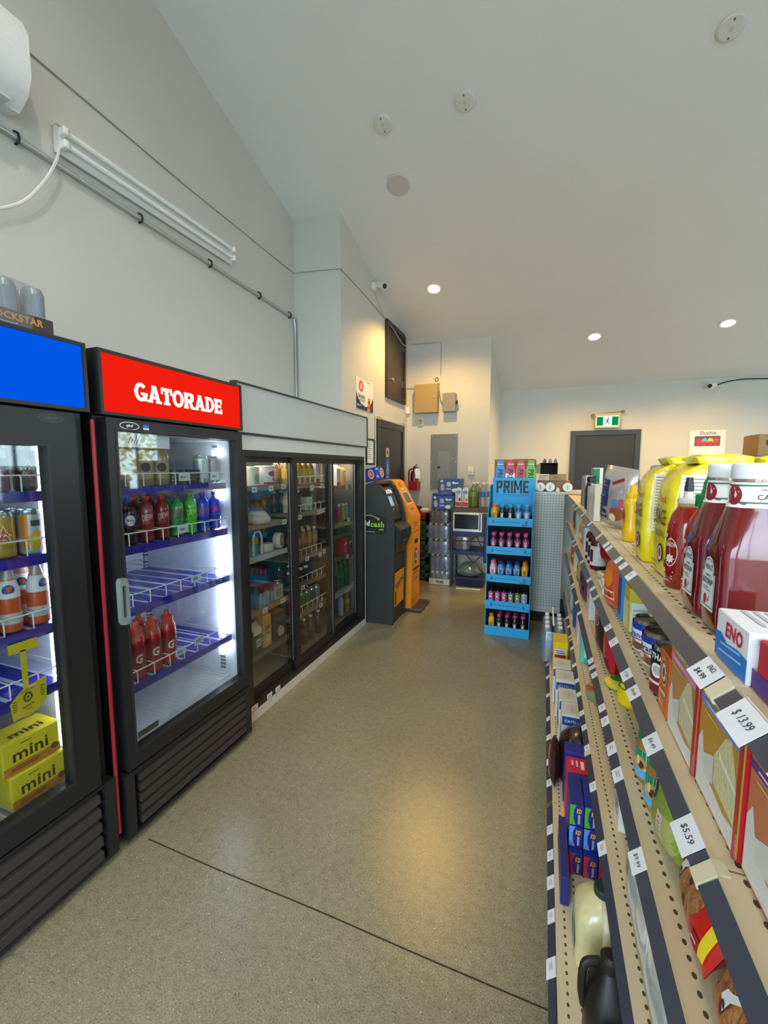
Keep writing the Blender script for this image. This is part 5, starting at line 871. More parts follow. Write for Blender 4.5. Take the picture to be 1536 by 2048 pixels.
m = MB(); m.rbox(-.15, -.012, 0, .15, .012, .02, P('#d8d0bc', .5)); solo('white_batten', m, 'white batten on the floor in front of the blue tote', 'batten', loc=(-.84, 5.22, 0), rz=.08)
m = MB(); m.rbox(-.66, 5.19, .36, -.56, 5.24, .95, NB, .01); solo('plastic_sheet', m, 'upright dark blue plastic sheet beside the microwave', 'plastic sheet', loc=(-.6, 5.2, .36), wd=True)
# ================================================================= blue drink display
t = thing('cardboard_display', 'bright blue cardboard bottle display reading PRIME in the aisle', 'display stand', (-.27, 4.05, 0)); PB = P('#1fa3e0', .5); PB2 = P('#1896d2', .5); PI_ = P('#2a201c', .7); X0, X1, YF, YB = -.463, -.077, 3.862, 4.262
m = MB()
for x in (X0, X1 - .006): m.prism([(YF + .01, 0), (YB, 0), (YB, 1.36), (YF + .16, 1.36), (YF + .01, 1.07)], 'x', x + .001, x + .005, PB)
m.box(X0 + .006, YB - .006, 0, X1 - .006, YB, 1.36, PI_); part(t, 'side_panel', m)
TZ = [(0, .083), (.243, .32), (.494, .563), (.75, .818), (1.005, 1.078)]
for i, (z0, z1) in enumerate(TZ):
    m = MB(); m.box(X0 + .006, YF + .004, z0 + .004, X1 - .006, YB - .006, z0 + .012, PI_); m.box(X0, YF - .004, z0, X1, YF + .002, z1, PB)
    f = face(((X0 + X1) / 2, YF - .004, (z0 + z1) / 2), (1, 0, 0), (0, 0, 1))
    if i:
        NT = P('#14628c', .5); m.lines(f, 0, 0, .23, .012, 1, NT); m.disc(f, -.14, 0, .01, .016, NT); m.disc(f, .14, 0, .01, .016, NT); m.poly(f, [(-.19, -.03), (-.15, -.03), (-.19, .02)], PB2); m.poly(f, [(.19, -.03), (.19, .02), (.15, -.03)], PB2)
        if i in (2, 4): m.lines(f, .14, -.024, .08, .02, 2, BLK)
    part(t, 'tray', m)
HB = 4.10; m = MB(); m.box(X0 + .015, HB, 1.08, X1 + .005, HB + .008, 1.425, PB); m.prism([(HB + .008, 1.3), (YB, 1.3), (YB, 1.36), (HB + .008, 1.42)], 'x', X0 + .02, X0 + .024, PB); f = face((-.27, HB, 1.33), (1, 0, 0), (0, 0, 1)); IK = P('#2a2422', .5)
block(m, f, 'PRIME', -.002, .012, .285, .115, IK); m.text(f, 'HYDRATION', .055, -.065, .18, .016, P('#1466a0'), .02)
for i in range(4): m.disc(f, -.14 + i * .03, -.065, .006, .006, P('#1466a0'), 8)
part(t, 'header_card', m)
for i, (c, w) in enumerate((('#2f8fd0', None), ('#cf3f56', WHT), ('#cf4f62', None), ('#6cb84a', None))):
    m = MB(); cx = -.385 + i * .0905; a = .042; C = P(c, .45)
    m.prism([(cx - a, 1.425), (cx + a, 1.425), (cx + a, 1.50), (cx + a * .85, 1.525), (cx + a * .55, 1.545), (cx + .026, 1.55), (cx + .026, 1.583), (cx - .026, 1.583), (cx - .026, 1.55), (cx - a * .55, 1.545), (cx - a * .85, 1.525), (cx - a, 1.50)], 'y', HB, HB + .006, C)
    f = face((cx, HB, 1.48), (1, 0, 0), (0, 0, 1)); m.rect(f, 0, .07, .055, .007, WHT)
    if w: m.rect(f, 0, -.033, .083, .04, WHT)
    m.text(f, 'PRI', 0, -.015, .075, .05, WHT if w and 0 else IK, .02, -PI / 2); part(t, 'printed_bottle_cutout', m)
def sport(body, cap, lab, tc, name='sports_drink_bottle'):
    B = P(body, .2, coat=.3)
    return lathe_bottle(name, 'drink bottle', [(.024, 0), (.0275, .004), (.028, .05), (.026, .07), (.028, .1), (.0275, .125), (.02, .145), (.016, .152)], B, [(.0185, .15), (.0195, .152), (.0195, .172), (.016, .176)], P(cap, .4), [(.0283, .02), (.0286, .022), (.0264, .07), (.0286, .1), (.0283, .115)], P(lab, .35), lambda m, f: m.text(f, 'PRIME', 0, 0, .075, .022, P(tc), .03, PI / 2), 14)
SPK = {}
def SK(body, cap, lab, tc):
    k = (body, cap, lab, tc)
    if k not in SPK: SPK[k] = sport(*k)
    return SPK[k]
YE = ('#e0a81c', '#e8702a', '#e0b44a', '#7a4a10'); DP = ('#2a1c26', '#c83f8c', '#231a22', '#e8e0e4'); BW = ('#2c3238', '#2f9fd8', '#1d2024', '#f0f0f0'); BB = ('#2f5f9a', '#3fa8dc', '#6f9fd0', '#dfe8f4'); PK = ('#4a2238', '#d04f94', '#8a4a78', '#e8c8dc'); LB = ('#3f7fc0', '#1f2a78', '#7ab4e0', '#1f2a58'); PW = ('#d8a8b8', '#e07a9c', '#e8d8dc', '#b04a78')
rows = [(0, 0, [YE, DP, DP, DP, DP]), (1, 1, None), (2, 2, [PW, LB, LB, LB, YE]), (3, 3, [PK] * 5), (4, 4, [YE, BW, BW, BB, BB])]
cn = {YE: 'yellow bottle with orange cap', DP: 'dark bottle with pink cap', BW: 'dark bottle with sky blue cap', BB: 'blue bottle with sky blue cap', PK: 'purple bottle with pink cap', LB: 'light blue bottle with navy cap', PW: 'pale pink bottle with pink cap'}
tn = ['bottom', 'second', 'middle', 'second-highest', 'top']
for lv, i, ks in rows:
    z = TZ[lv][0] + .013
    if ks:
        for j, k in enumerate(ks):
            SK(*k).at((X0 + .055 + j * .069, YF + .042, z), '%s, front row of display\'s %s tier, %s from kiosk side' % (cn[k], tn[lv], ORD[j]), rz=-PI / 2, group='bottles on the blue display')
            if j or lv != 0: SK(*(DP if lv == 0 else k)).at((X0 + .058 + j * .069, YF + .115, z), '%s, back row of display\'s %s tier, %s from kiosk side' % (cn[DP if lv == 0 else k], tn[lv], ORD[j]), rz=-PI / 2, group='bottles on the blue display')
    else:
        for j, c in enumerate(('#b85a94', '#b85a94', '#b85a94', '#8a8488', '#5f8f3a', '#c8ccc8')):
            def art(m, f, c=c): m.text(f, 'PRIME', 0, 0, .1, .024, WHT if c != '#c8ccc8' else P('#3a6f9a'), .03, PI / 2)
            cc = can('drink_can', c, .16, .0265, art, '#17151a', topdark=1)
            cc.at((X0 + .045 + j * .058, YF + .036, z), '%s tall can on the second tier of the blue display, %s from the kiosk side' % ({'#b85a94': 'magenta', '#8a8488': 'grey', '#5f8f3a': 'green', '#c8ccc8': 'white'}[c], ORD[j]), rz=-PI / 2, group='cans on the blue display')
            cc.at((X0 + .045 + j * .058, YF + .1, z), '%s tall can behind the front cans of the second display tier, %s along' % ({'#b85a94': 'magenta', '#8a8488': 'grey', '#5f8f3a': 'green', '#c8ccc8': 'white'}[c], ORD[j]), rz=-PI / 2, group='cans on the blue display')
# ================================================================= pegboard end unit
t = thing('pegboard_unit', 'grey pegboard end unit behind the blue display', 'shelf unit', (.05, 4.55, 0)); m = MB(); PG = GRID('#bcc4c0', '#5f6664', (0, 2), .0254, .0254, .0050, .0050, .5)
m.box(-.47, 4.30, .17, .186, 4.306, 1.285, PG); part(t, 'pegboard', m); FR = P('#c2c8c4', .45)
m = MB(); m.box(-.48, 4.306, .12, .186, 4.33, 1.29, FR); m.box(-.48, 4.292, .15, .188, 4.306, .172, FR); m.box(-.48, 4.292, 1.27, .186, 4.306, 1.292, FR); part(t, 'frame', m); m = MB(); m.box(-.46, 4.37, 0, .9, 4.78, .13, P('#121212', .6)); part(t, 'base', m); m = MB(); m.box(-.48, 4.31, 1.27, .92, 4.82, 1.29, P('#cbbf9f', .5)); part(t, 'top_shelf', m); m = MB(); m.box(-.48, 4.79, .12, .92, 4.82, 1.27, FR); part(t, 'back_panel', m)
for i, x in enumerate((-.11, -.03, .056, .21)):
    k = MB(); k.lathe([(.038, -.025), (.043, -.02), (.043, .02), (.038, .025)], P('#e8e8e4', .4), 16, axis='y'); k.rect(face((0, -.025, 0), (1, 0, 0), (0, 0, 1)), 0, 0, .014, .04, P('#a8b0b0')); solo('white_roll', k, 'small white roll standing on the pegboard unit, %s from the blue display' % ORD[i], 'roll', 'white rolls on the pegboard unit', (x, 4.36, 1.334))
m = MB(); m.loft([se(0, 0, z, a, .008, 3, 12) for z, a in ((0, .02), (.03, .012), (.04, .01))], P('#ddd8cc')); solo('white_clip', m, 'small white clip on the pegboard unit between the white rolls', 'clip', loc=(.125, 4.335, 1.291))
CB = P('#a9855c', .7); CBD = P('#8f7353', .7)
def carton(label, x0, y0, z0, x1, y1, z1, mat, prints=0, flaps=False, pc='#6a4f35'):
    t = thing('cardboard_box', label, 'cardboard box', ((x0 + x1) / 2, (y0 + y1) / 2, z0)); m = MB(); m.rbox(x0, y0, z0, x1, y1, z1, mat, .003); f = face(((x0 + x1) / 2, y0, (z0 + z1) / 2), (1, 0, 0), (0, 0, 1)); w, h = x1 - x0, z1 - z0
    if prints: m.lines(f, 0, 0, w * .6, h * .5, prints, P(pc))
    part(t, 'body', m); m = MB(); m.box(x0, (y0 + y1) / 2 - .025, z1, x1, (y0 + y1) / 2 + .025, z1 + .0015, P('#b99d70', .3)); part(t, 'tape', m); return t
carton('wide brown cardboard box on the pegboard unit under the other boxes', -.06, 4.46, 1.292, .24, 4.76, 1.39, CBD); carton('brown cardboard box with dark printing on the wide box', .05, 4.45, 1.392, .20, 4.70, 1.455, CB, 3)
carton('white and red printed box beside the printed brown box', -.045, 4.45, 1.392, .045, 4.70, 1.44, P('#c9bdb2', .6), 3, pc='#8a8078'); carton('tall brown cardboard box behind the blue display header', -.47, 4.42, 1.292, -.08, 4.70, 1.60, P('#9a6f45', .7))
t = thing('open_box', 'open dark-lined box turned on its side on the box pile', 'open box', (.02, 4.57, 1.457)); m = MB(); x0, x1, z0, z1 = -.04, .12, 1.4565, 1.565
m.frame('y', x0, z0, x1, z1, .004, 4.44, 4.66, P('#2a211c', .7)); m.box(x0, 4.65, z0, x1, 4.66, z1, P('#1d1714', .7)); part(t, 'body', m); m = MB(); m.loft([[(x0, 4.44, z0), (x0, 4.44, z1), (x0 + .003, 4.44, z1), (x0 + .003, 4.44, z0)], [(x0 - .035, 4.38, z0 + .01), (x0 - .035, 4.38, z1 - .02), (x0 - .032, 4.38, z1 - .02), (x0 - .032, 4.38, z0 + .01)]], P('#8f9a6a', .6)); part(t, 'flap', m)
for i, (x, c) in enumerate(((.0, '#6a5446'), (.05, '#8f88a0'), (.1, '#7a74a0'))): m = MB(); m.loft([se(0, 0, z, a, b, 2.5, 12) for z, a, b in ((0, .016, .016), (.025, .014, .012), (.04, .006, .006))], P(c, .5)); solo('small_packet', m, 'small %s packet on top of the open dark box' % ('brown', 'lilac', 'violet')[i], 'packet', loc=(x, 4.52, 1.566))
m = MB(); m.box(-.3, 4.5, 1.6, -.1, 4.68, 1.604, P('#4a3222', .6)); solo('cardboard_sheet', m, 'thin dark cardboard sheet on the tall brown box', 'cardboard sheet', loc=(-.2, 4.6, 1.602), wd=True)
t = thing('display_rack', 'tall dark rack beyond the yellow bags', 'rack', (1.9, 4.7, 0)); m = MB(); m.rbox(1.60, 4.4, 0, 2.3, 5.0, 1.60, P('#1e1a22', .5), .01); part(t, 'body', m); m = MB(); m.box(1.58, 4.38, 1.60, 2.32, 5.02, 1.615, P('#2a2038', .4)); part(t, 'top', m)
t = carton('brown cardboard box with a dark leaf mark on the tall rack', 1.68, 4.5, 1.616, 2.0, 4.8, 1.80, P('#b08a58', .7)); m = MB(); f = face((1.75, 4.5, 1.71), (1, 0, 0), (0, 0, 1)); m.disc(f, 0, .02, .02, .03, P('#3a2a18')); m.disc(f, .02, -.02, .018, .028, P('#3a2a18')); m.lines(f, .01, .07, .06, .015, 2, P('#8a3a30')); part(t, 'leaf_print', m)
# ================================================================= food shelving
TAN = GRID('#d3c4a0', '#4a4234', (0, 1), .034, .0254, .0034, .0054, .5); TANP = P('#d3c4a0', .45, var=.03); RAIL = P('#3f4350', .28, var=.1); TAGM = P('#e8edf2', .4)
XF, XB = .22, .56; SZ = [1.266, 1.021, .734, .368]; YS = [-.62, .60, 1.82, 3.04, 4.26]
def railf(x, z, y, L=.03): return face((x - .011, y, z - .0105), (0, -1, 0), V((.022, 0, .021)).normalized())
TAGS = {0: [(.43, '', .05), (.53, '$ 13.99', .062), (.645, 'ENO.', .056), (1.17, '', .045), (1.28, '', .04), (1.36, '', .04), (1.55, '', .04), (1.62, '', .04), (2.2, '', .04), (2.6, '', .04), (3.3, '', .04)],
        1: [(.40, '', .055), (.66, '$5.59', .06), (.87, '$6.49', .052), (1.06, '$4.89', .05), (1.15, '17.49', .048), (1.36, '', .045), (1.48, '$3.79', .04), (1.95, '', .04), (2.1, '', .04), (2.5, '', .04), (3.2, '', .04)],
        2: [(.92, '$9.99', .055), (1.18, '', .05), (1.29, '', .05), (1.43, '', .045), (1.51, '', .04), (1.75, '', .04), (1.88, '', .04), (2.5, '', .04), (2.7, '', .04), (3.1, '', .04), (3.4, '', .04)],
        3: [(1.35, '', .05), (1.62, '', .045), (1.85, '', .04), (2.0, '', .04), (2.12, '', .04), (2.3, '', .04), (2.45, '', .04), (2.65, '', .04), (2.9, '', .04), (3.1, '', .04), (3.3, '', .04), (3.5, '', .04)],
        4: [(1.18, '', .055), (1.33, '', .045), (1.45, '', .05), (1.56, '', .045), (1.68, '', .045), (1.95, '', .045), (2.1, '', .045), (2.3, '', .045), (2.48, '', .04), (2.75, '', .04), (3.0, '', .04), (3.2, '', .04), (3.5, '', .04)]}
nmS = ['nearest section of tan food shelving beside the camera', 'second section of tan food shelving, with ketchup and yellow bags', 'third section of tan food shelving, with mustard and cookie bag', 'farthest section of tan food shelving, ending at the pegboard']
for si in range(4):
    y0, y1 = YS[si] + .002, YS[si + 1] - .002
    t = thing('food_shelving', nmS[si], 'shelving', (.4, (y0 + y1) / 2, 0), 'sections of tan food shelving')
    m = MB(); m.box(XB, y0, .05, XB + .012, y1, 1.24, TANP); part(t, 'back_panel', m)
    m = MB(); m.box(XB - .02, y1 - .03, .02, XB + .03, y1, 1.25, P('#b9ad8c', .4)); part(t, 'upright', m)
    def rail(root, x, z, lv):
        r = MB(); r.prism([(x, z - .001), (x - .022, z - .021), (x - .020, z - .0235), (x - .003, z - .006), (x - .003, z - .03), (x - .0022, z - .03), (x - .0022, z - .003)], 'y', y0 + .012, y1 - .012, RAIL); part(root, 'price_rail', r)
        for ty, tx, w in TAGS[lv]:
            if not (y0 + .01 < ty < y1 - .01): continue
            g = MB(); f = railf(x, z, ty); h = w * .62
            if w > .05: f2 = lambda u, v, e, f=f: f(u, v - .003, e)
            else: f2 = f
            o = [f2(u, v, .0012) for u, v in ((-w / 2, -h / 2), (w / 2, -h / 2), (w / 2, h / 2), (-w / 2, h / 2))]; o2 = [f2(u, v, .0004) for u, v in ((-w / 2, -h / 2), (w / 2, -h / 2), (w / 2, h / 2), (-w / 2, h / 2))]
            g.loft([o2, o], TAGM); fe = lambda u, v, e: f2(u, v, e + .0012)
            if tx == 'ENO.': g.text(fe, 'ENO.', .004, .009, .02, .0075, DK, .01, 0, .2); g.text(fe, '$4.99', -.002, -.006, .03, .0095, DK, .01, 0, .15)
            elif tx: g.text(fe, tx, 0, 0, w * .62, h * .3, P('#3c424c'), .005, 0, .2)
            else: g.lines(fe, 0, 0, w * .5, h * .4, 2, P('#8d949c'))
            part(root, 'price_tag', g)
    m = MB(); m.box(.084, y0, .082, XB, y1, .10, TAN); bd = part(t, 'base_deck', m); rail(bd, .084, .10, 4)
    m = MB(); m.box(.11, y0, 0, XB, y1, .08, P('#6b6353', .5)); part(t, 'kick_plate', m)
    for lv, z in enumerate(SZ):
        m = MB(); m.box(XF, y0, z - .028, (XB if lv else .90), y1, z, TAN); m.box(XF - .002, y0, z - .03, XF, y1, z + .001, TANP)
        for yy in (y0 + .004, y1 - .004): m.prism([(XF + .012, z + .0015), (XF - .001, z + .0012), (XF - .024, z - .021), (XF - .022, z - .027), (XF, z - .027)], 'y', yy - .006, yy + .006, P('#d9cfae', .4))
        sh = part(t, 'shelf', m); rail(sh, XF, z, lv)
        for yy in (y0 + .1, y1 - .1):
            b = MB(); b.prism([(XB, z - .03), (XF + .06, z - .03), (XF + .06, z - .034), (XB, z - .05)], 'y', yy - .0015, yy + .0015, TANP); part(sh, 'bracket', b)
# ----------------------------------------------------------------- makers for shelf goods
def pillow(w, t, h, pw=2.6, n=12, wr=.0, seed=0):
    """surface depth of a stuffed bag standing up, its broad face towards -x"""
    rr = random.Random(seed); ph = [rr.uniform(0, 6) for _ in range(6)]
    def d(u, v):
        a = max(0, 1 - abs(2 * u / w) ** pw) ** .55; b = max(0, 1 - abs(2 * v / h - 1) ** 4) ** .7
        k = t / 2 * a * b
        return k + wr * a * b * (math.sin(u * 70 + ph[0] + v * 40) * .5 + math.sin(v * 90 + ph[1] - u * 50) * .5)
    def geo(m, mat, matb=None):
        nu, nv = 14, 16
        for s, mm in ((-1, mat), (1, matb or mat)):
            vs = []; fs = []
            for j in range(nv + 1):
                for i in range(nu + 1):
                    u, v = w * (i / nu - .5), h * j / nv; vs.append((s * (d(u, v) + .0004), -u, v))
            for j in range(nv):
                for i in range(nu): k = j * (nu + 1) + i; fs.append((k, k + 1, k + nu + 2, k + nu + 1))
            m.add(vs, fs, mm)
    fr = lambda u, v, e: V((-d(u, v + h / 2) - .0004 - e, -u, v + h / 2))
    return geo, fr
def bag(name, label, cat, loc, w, t, h, mat, art=None, rz=0, rx=0, ry=0, wr=.001, matb=None, seed=1):
    m = MB(); geo, fr = pillow(w, t, h, wr=wr, seed=seed); geo(m, mat, matb)
    if art: art(m, fr)
    o = solo(name, m, label, cat, loc=loc); o.rotation_euler = (rx, ry, rz); return o
def GB(h): return P(h, .3, coat=.25, bump=.15, ns=14, bd=.004)
def packbox(name, label, cat, loc, sx, sy, sz, h, art=None, rz=0, r=.0012):
    m = MB(); m.rbox(-sx / 2, -sy / 2, 0, sx / 2, sy / 2, sz, P(h, .4) if isinstance(h, str) else h, r)
    if art: art(m, boxf(sx, sy, sz))
    return solo(name, m, label, cat, loc=loc, rz=rz)
def jar(name, label, cat, loc, r, h, body, lid, lab=None, art=None, rz=0, lidh=.018, lr=None):
    t = thing(name, label, cat, loc, rz=rz); m = MB(); B = P(body, .2, coat=.3) if isinstance(body, str) else body; lr = lr or r * .9
    m.lathe([(r * .92, 0), (r, .005), (r, h * .75), (lr, h - lidh), (lr * .95, h - lidh)], B, 24); m.v = [p + V(loc) for p in m.v]; part(t, 'body', m)
    m = MB(); m.lathe([(lr, h - lidh), (lr * 1.02, h - lidh + .002), (lr * 1.02, h - .002), (lr * .96, h)], P(lid, .35), 20); m.v = [p + V(loc) for p in m.v]; part(t, 'lid', m)
    if lab:
        m = MB(); m.lathe([(r * 1.006, h * .12), (r * 1.012, h * .14), (r * 1.012, h * .66), (r * 1.006, h * .68)], P(lab, .35), 24, caps=False)
        if art: art(m, cylf(r * 1.012, PI, (0, 0, h * .4)))
        m.v = [p + V(loc) for p in m.v]; part(t, 'label', m)
    return t
Z1, Z2, Z3, Z4, Z5 = 1.2675, 1.0225, .7355, .3695, .1015
# ----------------------------------------------------------------- top shelf
def tyl(m, F):
    f = F['mx']; m.rect(f, -.05, -.018, .07, .022, P('#5b2f86')); m.text(f, 'TYLENOL', .015, .012, .105, .016, WHT, .03); m.text(f, 'Chewables', .03, -.004, .07, .009, P('#f2d8dc'), .02); m.text(f, 'Fever & Pain', .03, -.016, .07, .008, P('#f2d8dc'), .02); m.lines(F['top'], 0, 0, .1, .03, 3, P('#e87a88')); m.lines(f, .02, .025, .06, .005, 1, P('#f2b8c0'))
packbox('medicine_box', 'red chewable tablet box at the near end of the top shelf', 'medicine box', (.272, .50, Z1), .08, .15, .062, '#c01a30', tyl)
def eno(m, F):
    f = F['mx']; B = P('#1f78d0', .4); m.poly(f, [(-.0475, -.03), (.0475, -.03), (.0475, -.002), (.02, .0), (-.01, -.004), (-.03, .004), (-.0475, .002)], B); m.text(f, 'ENO', .008, .014, .05, .02, P('#c8203c'), .035, 0, .1); m.rect(f, 0, -.006, .06, .003, P('#8fc0ea'), rot=.1); m.rect(f, 0, -.016, .07, .003, P('#8fc0ea'), rot=.1); m.rect(F['my'], .0, .022, .07, .008, P('#c4cacf')); m.lines(F['top'], 0, 0, .08, .05, 4, P('#b8c0c8'))
packbox('antacid_box', 'white and blue antacid box beside the ketchup bottles', 'medicine box', (.27, .635, Z1), .085, .095, .064, '#e6eaee', eno)
def ketchup(label, loc):
    t = thing('ketchup_bottle', label, 'ketchup bottle', loc); O = V(loc); K = P('#661016', .12, coat=.6, var=.12); m = MB()
    secs = [se(0, 0, z, a, b, p, 32) for z, a, b, p in ((0, .042, .036, 5), (.006, .049, .042, 5), (.03, .051, .0435, 5), (.055, .049, .042, 5), (.12, .050, .043, 5), (.128, .0495, .0425, 5), (.14, .047, .040, 4.4), (.165, .042, .035, 3.6), (.188, .036, .029, 3), (.2, .033, .027, 2.4))]
    m.loft(secs, K); m.v = [p + O for p in m.v]; part(t, 'body', m)
    m = MB(); m.loft([se(0, 0, z, a, b, 2.2, 32) for z, a, b in ((.194, .0365, .030), (.2, .034, .0275), (.228, .0325, .0265), (.231, .0315, .0258))], P('#e8e8e4', .35), False); f = lambda u, v, e: V((.0345 * math.sin(u / .0315), -(.0282 + e) * math.cos(u / .0335), .214 + v)); m.rect(f, 0, .0125, .1, .0025, P('#44604c'), 10); m.rect(f, 0, -.0125, .1, .0025, P('#44604c'), 10); m.text(f, 'CANADA', .012, -.004, .042, .008, P('#6a2a2e'), .02); m.text(f, 'PREPARED IN', .012, .006, .034, .004, P('#8a5a5c'), .01)
    m.disc(f, -.038, -.002, .012, .015, P('#8a1a24')); m.poly(f, [(-.044, -.01), (-.036, -.006), (-.03, .004), (-.036, .004), (-.038, .01), (-.042, .004), (-.048, .002)], WHT); m.v = [p + O for p in m.v]; part(t, 'neck_seal', m)
    m = MB(); m.lathe([(.029, .231), (.029, .236)], CLEAR('#d8c8b8', .1, .1, .4, '#b89a84'), 22); m.lathe([(.0315, .236), (.0325, .238), (.0325, .256), (.030, .259)], P('#eceef0', .3), 26); m.v = [p + O for p in m.v]; part(t, 'cap', m)
    m = MB(); f = face((-.0508, 0, .078), (0, -1, 0), (0, 0, 1)); KL = [(-.026, -.045), (.026, -.045), (.026, .012), (.020, .012), (.020, .022), (.012, .034), (0, .038), (-.012, .034), (-.020, .022), (-.020, .012), (-.026, .012)]
    m.poly(f, KL, P('#eef0ee', .35)); m.poly(f, [(x * .93, y * .93) for x, y in KL], P('#8a9a94', .35)); m.poly(f, [(x * .85, y * .86) for x, y in KL], P('#e4eaea', .35)); m.text(f, 'HEINZ', 0, .021, .03, .008, DK, .02); m.text(f, 'TOMATO', 0, .008, .022, .004, DK, .01); m.text(f, 'KETCHUP', 0, -.001, .04, .009, DK, .03); m.lines(f, 0, -.013, .03, .008, 2, P('#7a8a84')); m.disc(f, -.006, -.03, .006, .008, P('#b8202c')); m.rect(f, .008, -.028, .002, .012, P('#3a6a3a'), rot=-.5); m.v = [p + O for p in m.v]; part(t, 'label', m)
ketchup('large ketchup bottle directly behind the antacid box', (.297, .785, Z1)); ketchup('large ketchup bottle between the sriracha and the other ketchup', (.295, .876, Z1))
def sriracha(label, loc, green):
    t = thing('hot_sauce_bottle', label, 'sauce bottle', loc); O = V(loc); S = P('#8e1a10', .12, coat=.6); m = MB(); h = .19
    m.lathe([(.030, 0), (.034, .006), (.034, .11), (.033, .13), (.027, .155), (.018, .17), (.015, .182)], [S] * 5 + ([CLEAR('#e8d8b8', .1, .05, .3, '#c8a878'), CLEAR('#e8d8b8', .1, .05, .3, '#c8a878')] if not green else [S, P('#b8553a', .2)]), 26); a0 = PI + .5; f = cylf(.034, a0, (0, 0, .08))
    m.disc(f, 0, -.005, .016, .03, P('#d8c8c0'), 22); m.disc(f, 0, -.005, .0145, .028, S, 22); m.text(f, 'SRIRACHA', .0, .012, .026, .01, P('#e0d4cc'), .02); m.poly(f, star(0, -.018, .011, .007, 8), P('#dccfc6')); m.lines(f, 0, -.046, .034, .006, 1, P('#dccfc6')); m.lines(f, 0, -.06, .03, .014, 3, P('#d0b8b0')); m.rect(f, -.018, .03, .02, .008, P('#d8c8c0')); m.rect(f, -.03, -.035, .018, .016, P('#e8d020'), 3)
    if green: m.poly(f, [(-.004, .03), (.004, .034), (.01, .02), (.004, .004), (-.002, .008)], P('#d8c8c0'))
    m.v = [p + O for p in m.v]; part(t, 'body', m); m = MB()
    if green: m.lathe([(.0205, .178), (.021, .18), (.021, .2), (.013, .203), (.011, .21), (.0095, .225), (.006, .232), (.0045, .245)], P('#107a3a', .35), 20)
    else: m.lathe([(.018, .178), (.019, .18), (.019, .188), (.009, .19), (.008, .205)], P('#d8d4cc', .35), 18)
    m.v = [p + O for p in m.v]; part(t, 'cap', m)
    if not green: m = MB(); m.lathe([(.0085, .203), (.0085, .21), (.006, .232)], P('#22242e', .4), 14); m.v = [p + O for p in m.v]; part(t, 'tip', m)
sriracha('red hot sauce bottle with a green pointed cap', (.296, .976, Z1), True); sriracha('red hot sauce bottle with a clear cap and dark tip', (.284, 1.053, Z1), False)
def yellow_bag(label, loc, rz=0, seed=0, sc=1.0):
    """block-bottomed foil bag, broad face -x, top folded over"""
    rr = random.Random(seed); t = thing('yellow_bag', label, 'food bag', loc, rz=rz); O = V(loc); m = MB(); YB_ = P('#e6d30f', .22, coat=.5, bump=.6, ns=20, bd=.008); W, T, H = .112, .18, .262 * sc
    def sec(z, w, tt, x0=0, j=.0): return [(p[0] + rr.uniform(-j, j), p[1] + rr.uniform(-j, j), p[2] + rr.uniform(-j, j)) for p in se(x0, 0, z, tt / 2, w / 2, 7, 28)]
    m.loft([sec(0, W * .96, T * .94), sec(.008, W, T), sec(H * .3, W * 1.01, T * 1.04, 0, .0008), sec(H * .6, W * 1.0, T * 1.03, 0, .001), sec(H * .82, W * .99, T * .97, 0, .0015), sec(H * .93, W * .98, T * .82, .004, .002), sec(H * .985, W * .95, T * .5, .008, .003), sec(H, W * .9, T * .25, .01, .002)], YB_)
    m.v = [p + O for p in m.v]; part(t, 'body', m, ang=50)
    m = MB(); m.loft([sec(H * .995, W * .92, T * .55, .012, .002), sec(H + .012, W * .93, T * .62, .008, .002), sec(H + .018, W * .9, T * .4, .006, .002)], P('#efe01a', .25, coat=.5)); m.v = [p + O for p in m.v]; part(t, 'folded_top', m, ang=50)
    m = MB(); f = face((-T * .525, 0, H / 2), (0, -1, 0), (0, 0, 1)); DKY = P('#6a4a10', .4); m.text(f, 'USAGE', .004, .008, .095, .036, DKY, .015); m.text(f, 'ORIGINAL', .01, -.03, .075, .016, DKY, .0); m.text(f, 'no name food', .01, .065, .1, .02, P('#d8501c'), .02) if 0 else m.text(f, 'food', .025, .05, .04, .018, P('#d8501c'), .02); m.disc(f, .025, -.075, .02, .022, DK); m.disc(f, .025, -.075, .015, .017, P('#d8d0c8')); m.disc(f, .025, -.073, .009, .011, P('#c82a2c')); m.lines(f, -.01, -.11, .05, .03, 3, P('#b89a14'))
    g = face((0, -W * .508, H / 2), (1, 0, 0), (0, 0, 1)); m.rect(g, -.035, .03, .075, .15, P('#e4e2da', .4)); m.lines(g, -.035, .03, .065, .14, 18, P('#8a8a84'), .35)
    m.v = [p + O for p in m.v]; part(t, 'print', m); return t
yellow_bag('yellow foil bag beside the mustard with a white nutrition panel', (.342, 1.35, Z1), 0, 1); yellow_bag('yellow foil bag just behind the hot sauce bottles', (.352, 1.163, Z1), .03, 2); yellow_bag('yellow foil bag beyond the ketchup, second bag in from the shelf edge', (.55, 1.15, Z1), -.03, 3); yellow_bag('yellow foil bag in the inner row behind the nutrition panel bag', (.535, 1.35, Z1), .02, 4); yellow_bag('yellow foil bag deepest behind the ketchup bottles', (.745, 1.16, Z1), .04, 5)
t = thing('mustard_bottle', 'yellow squeeze mustard bottle alone on the top shelf', 'mustard bottle', (.29, 1.67, Z1)); O = V((.29, 1.67, Z1)); YM = P('#e8bd0c', .3, coat=.3); m = MB()
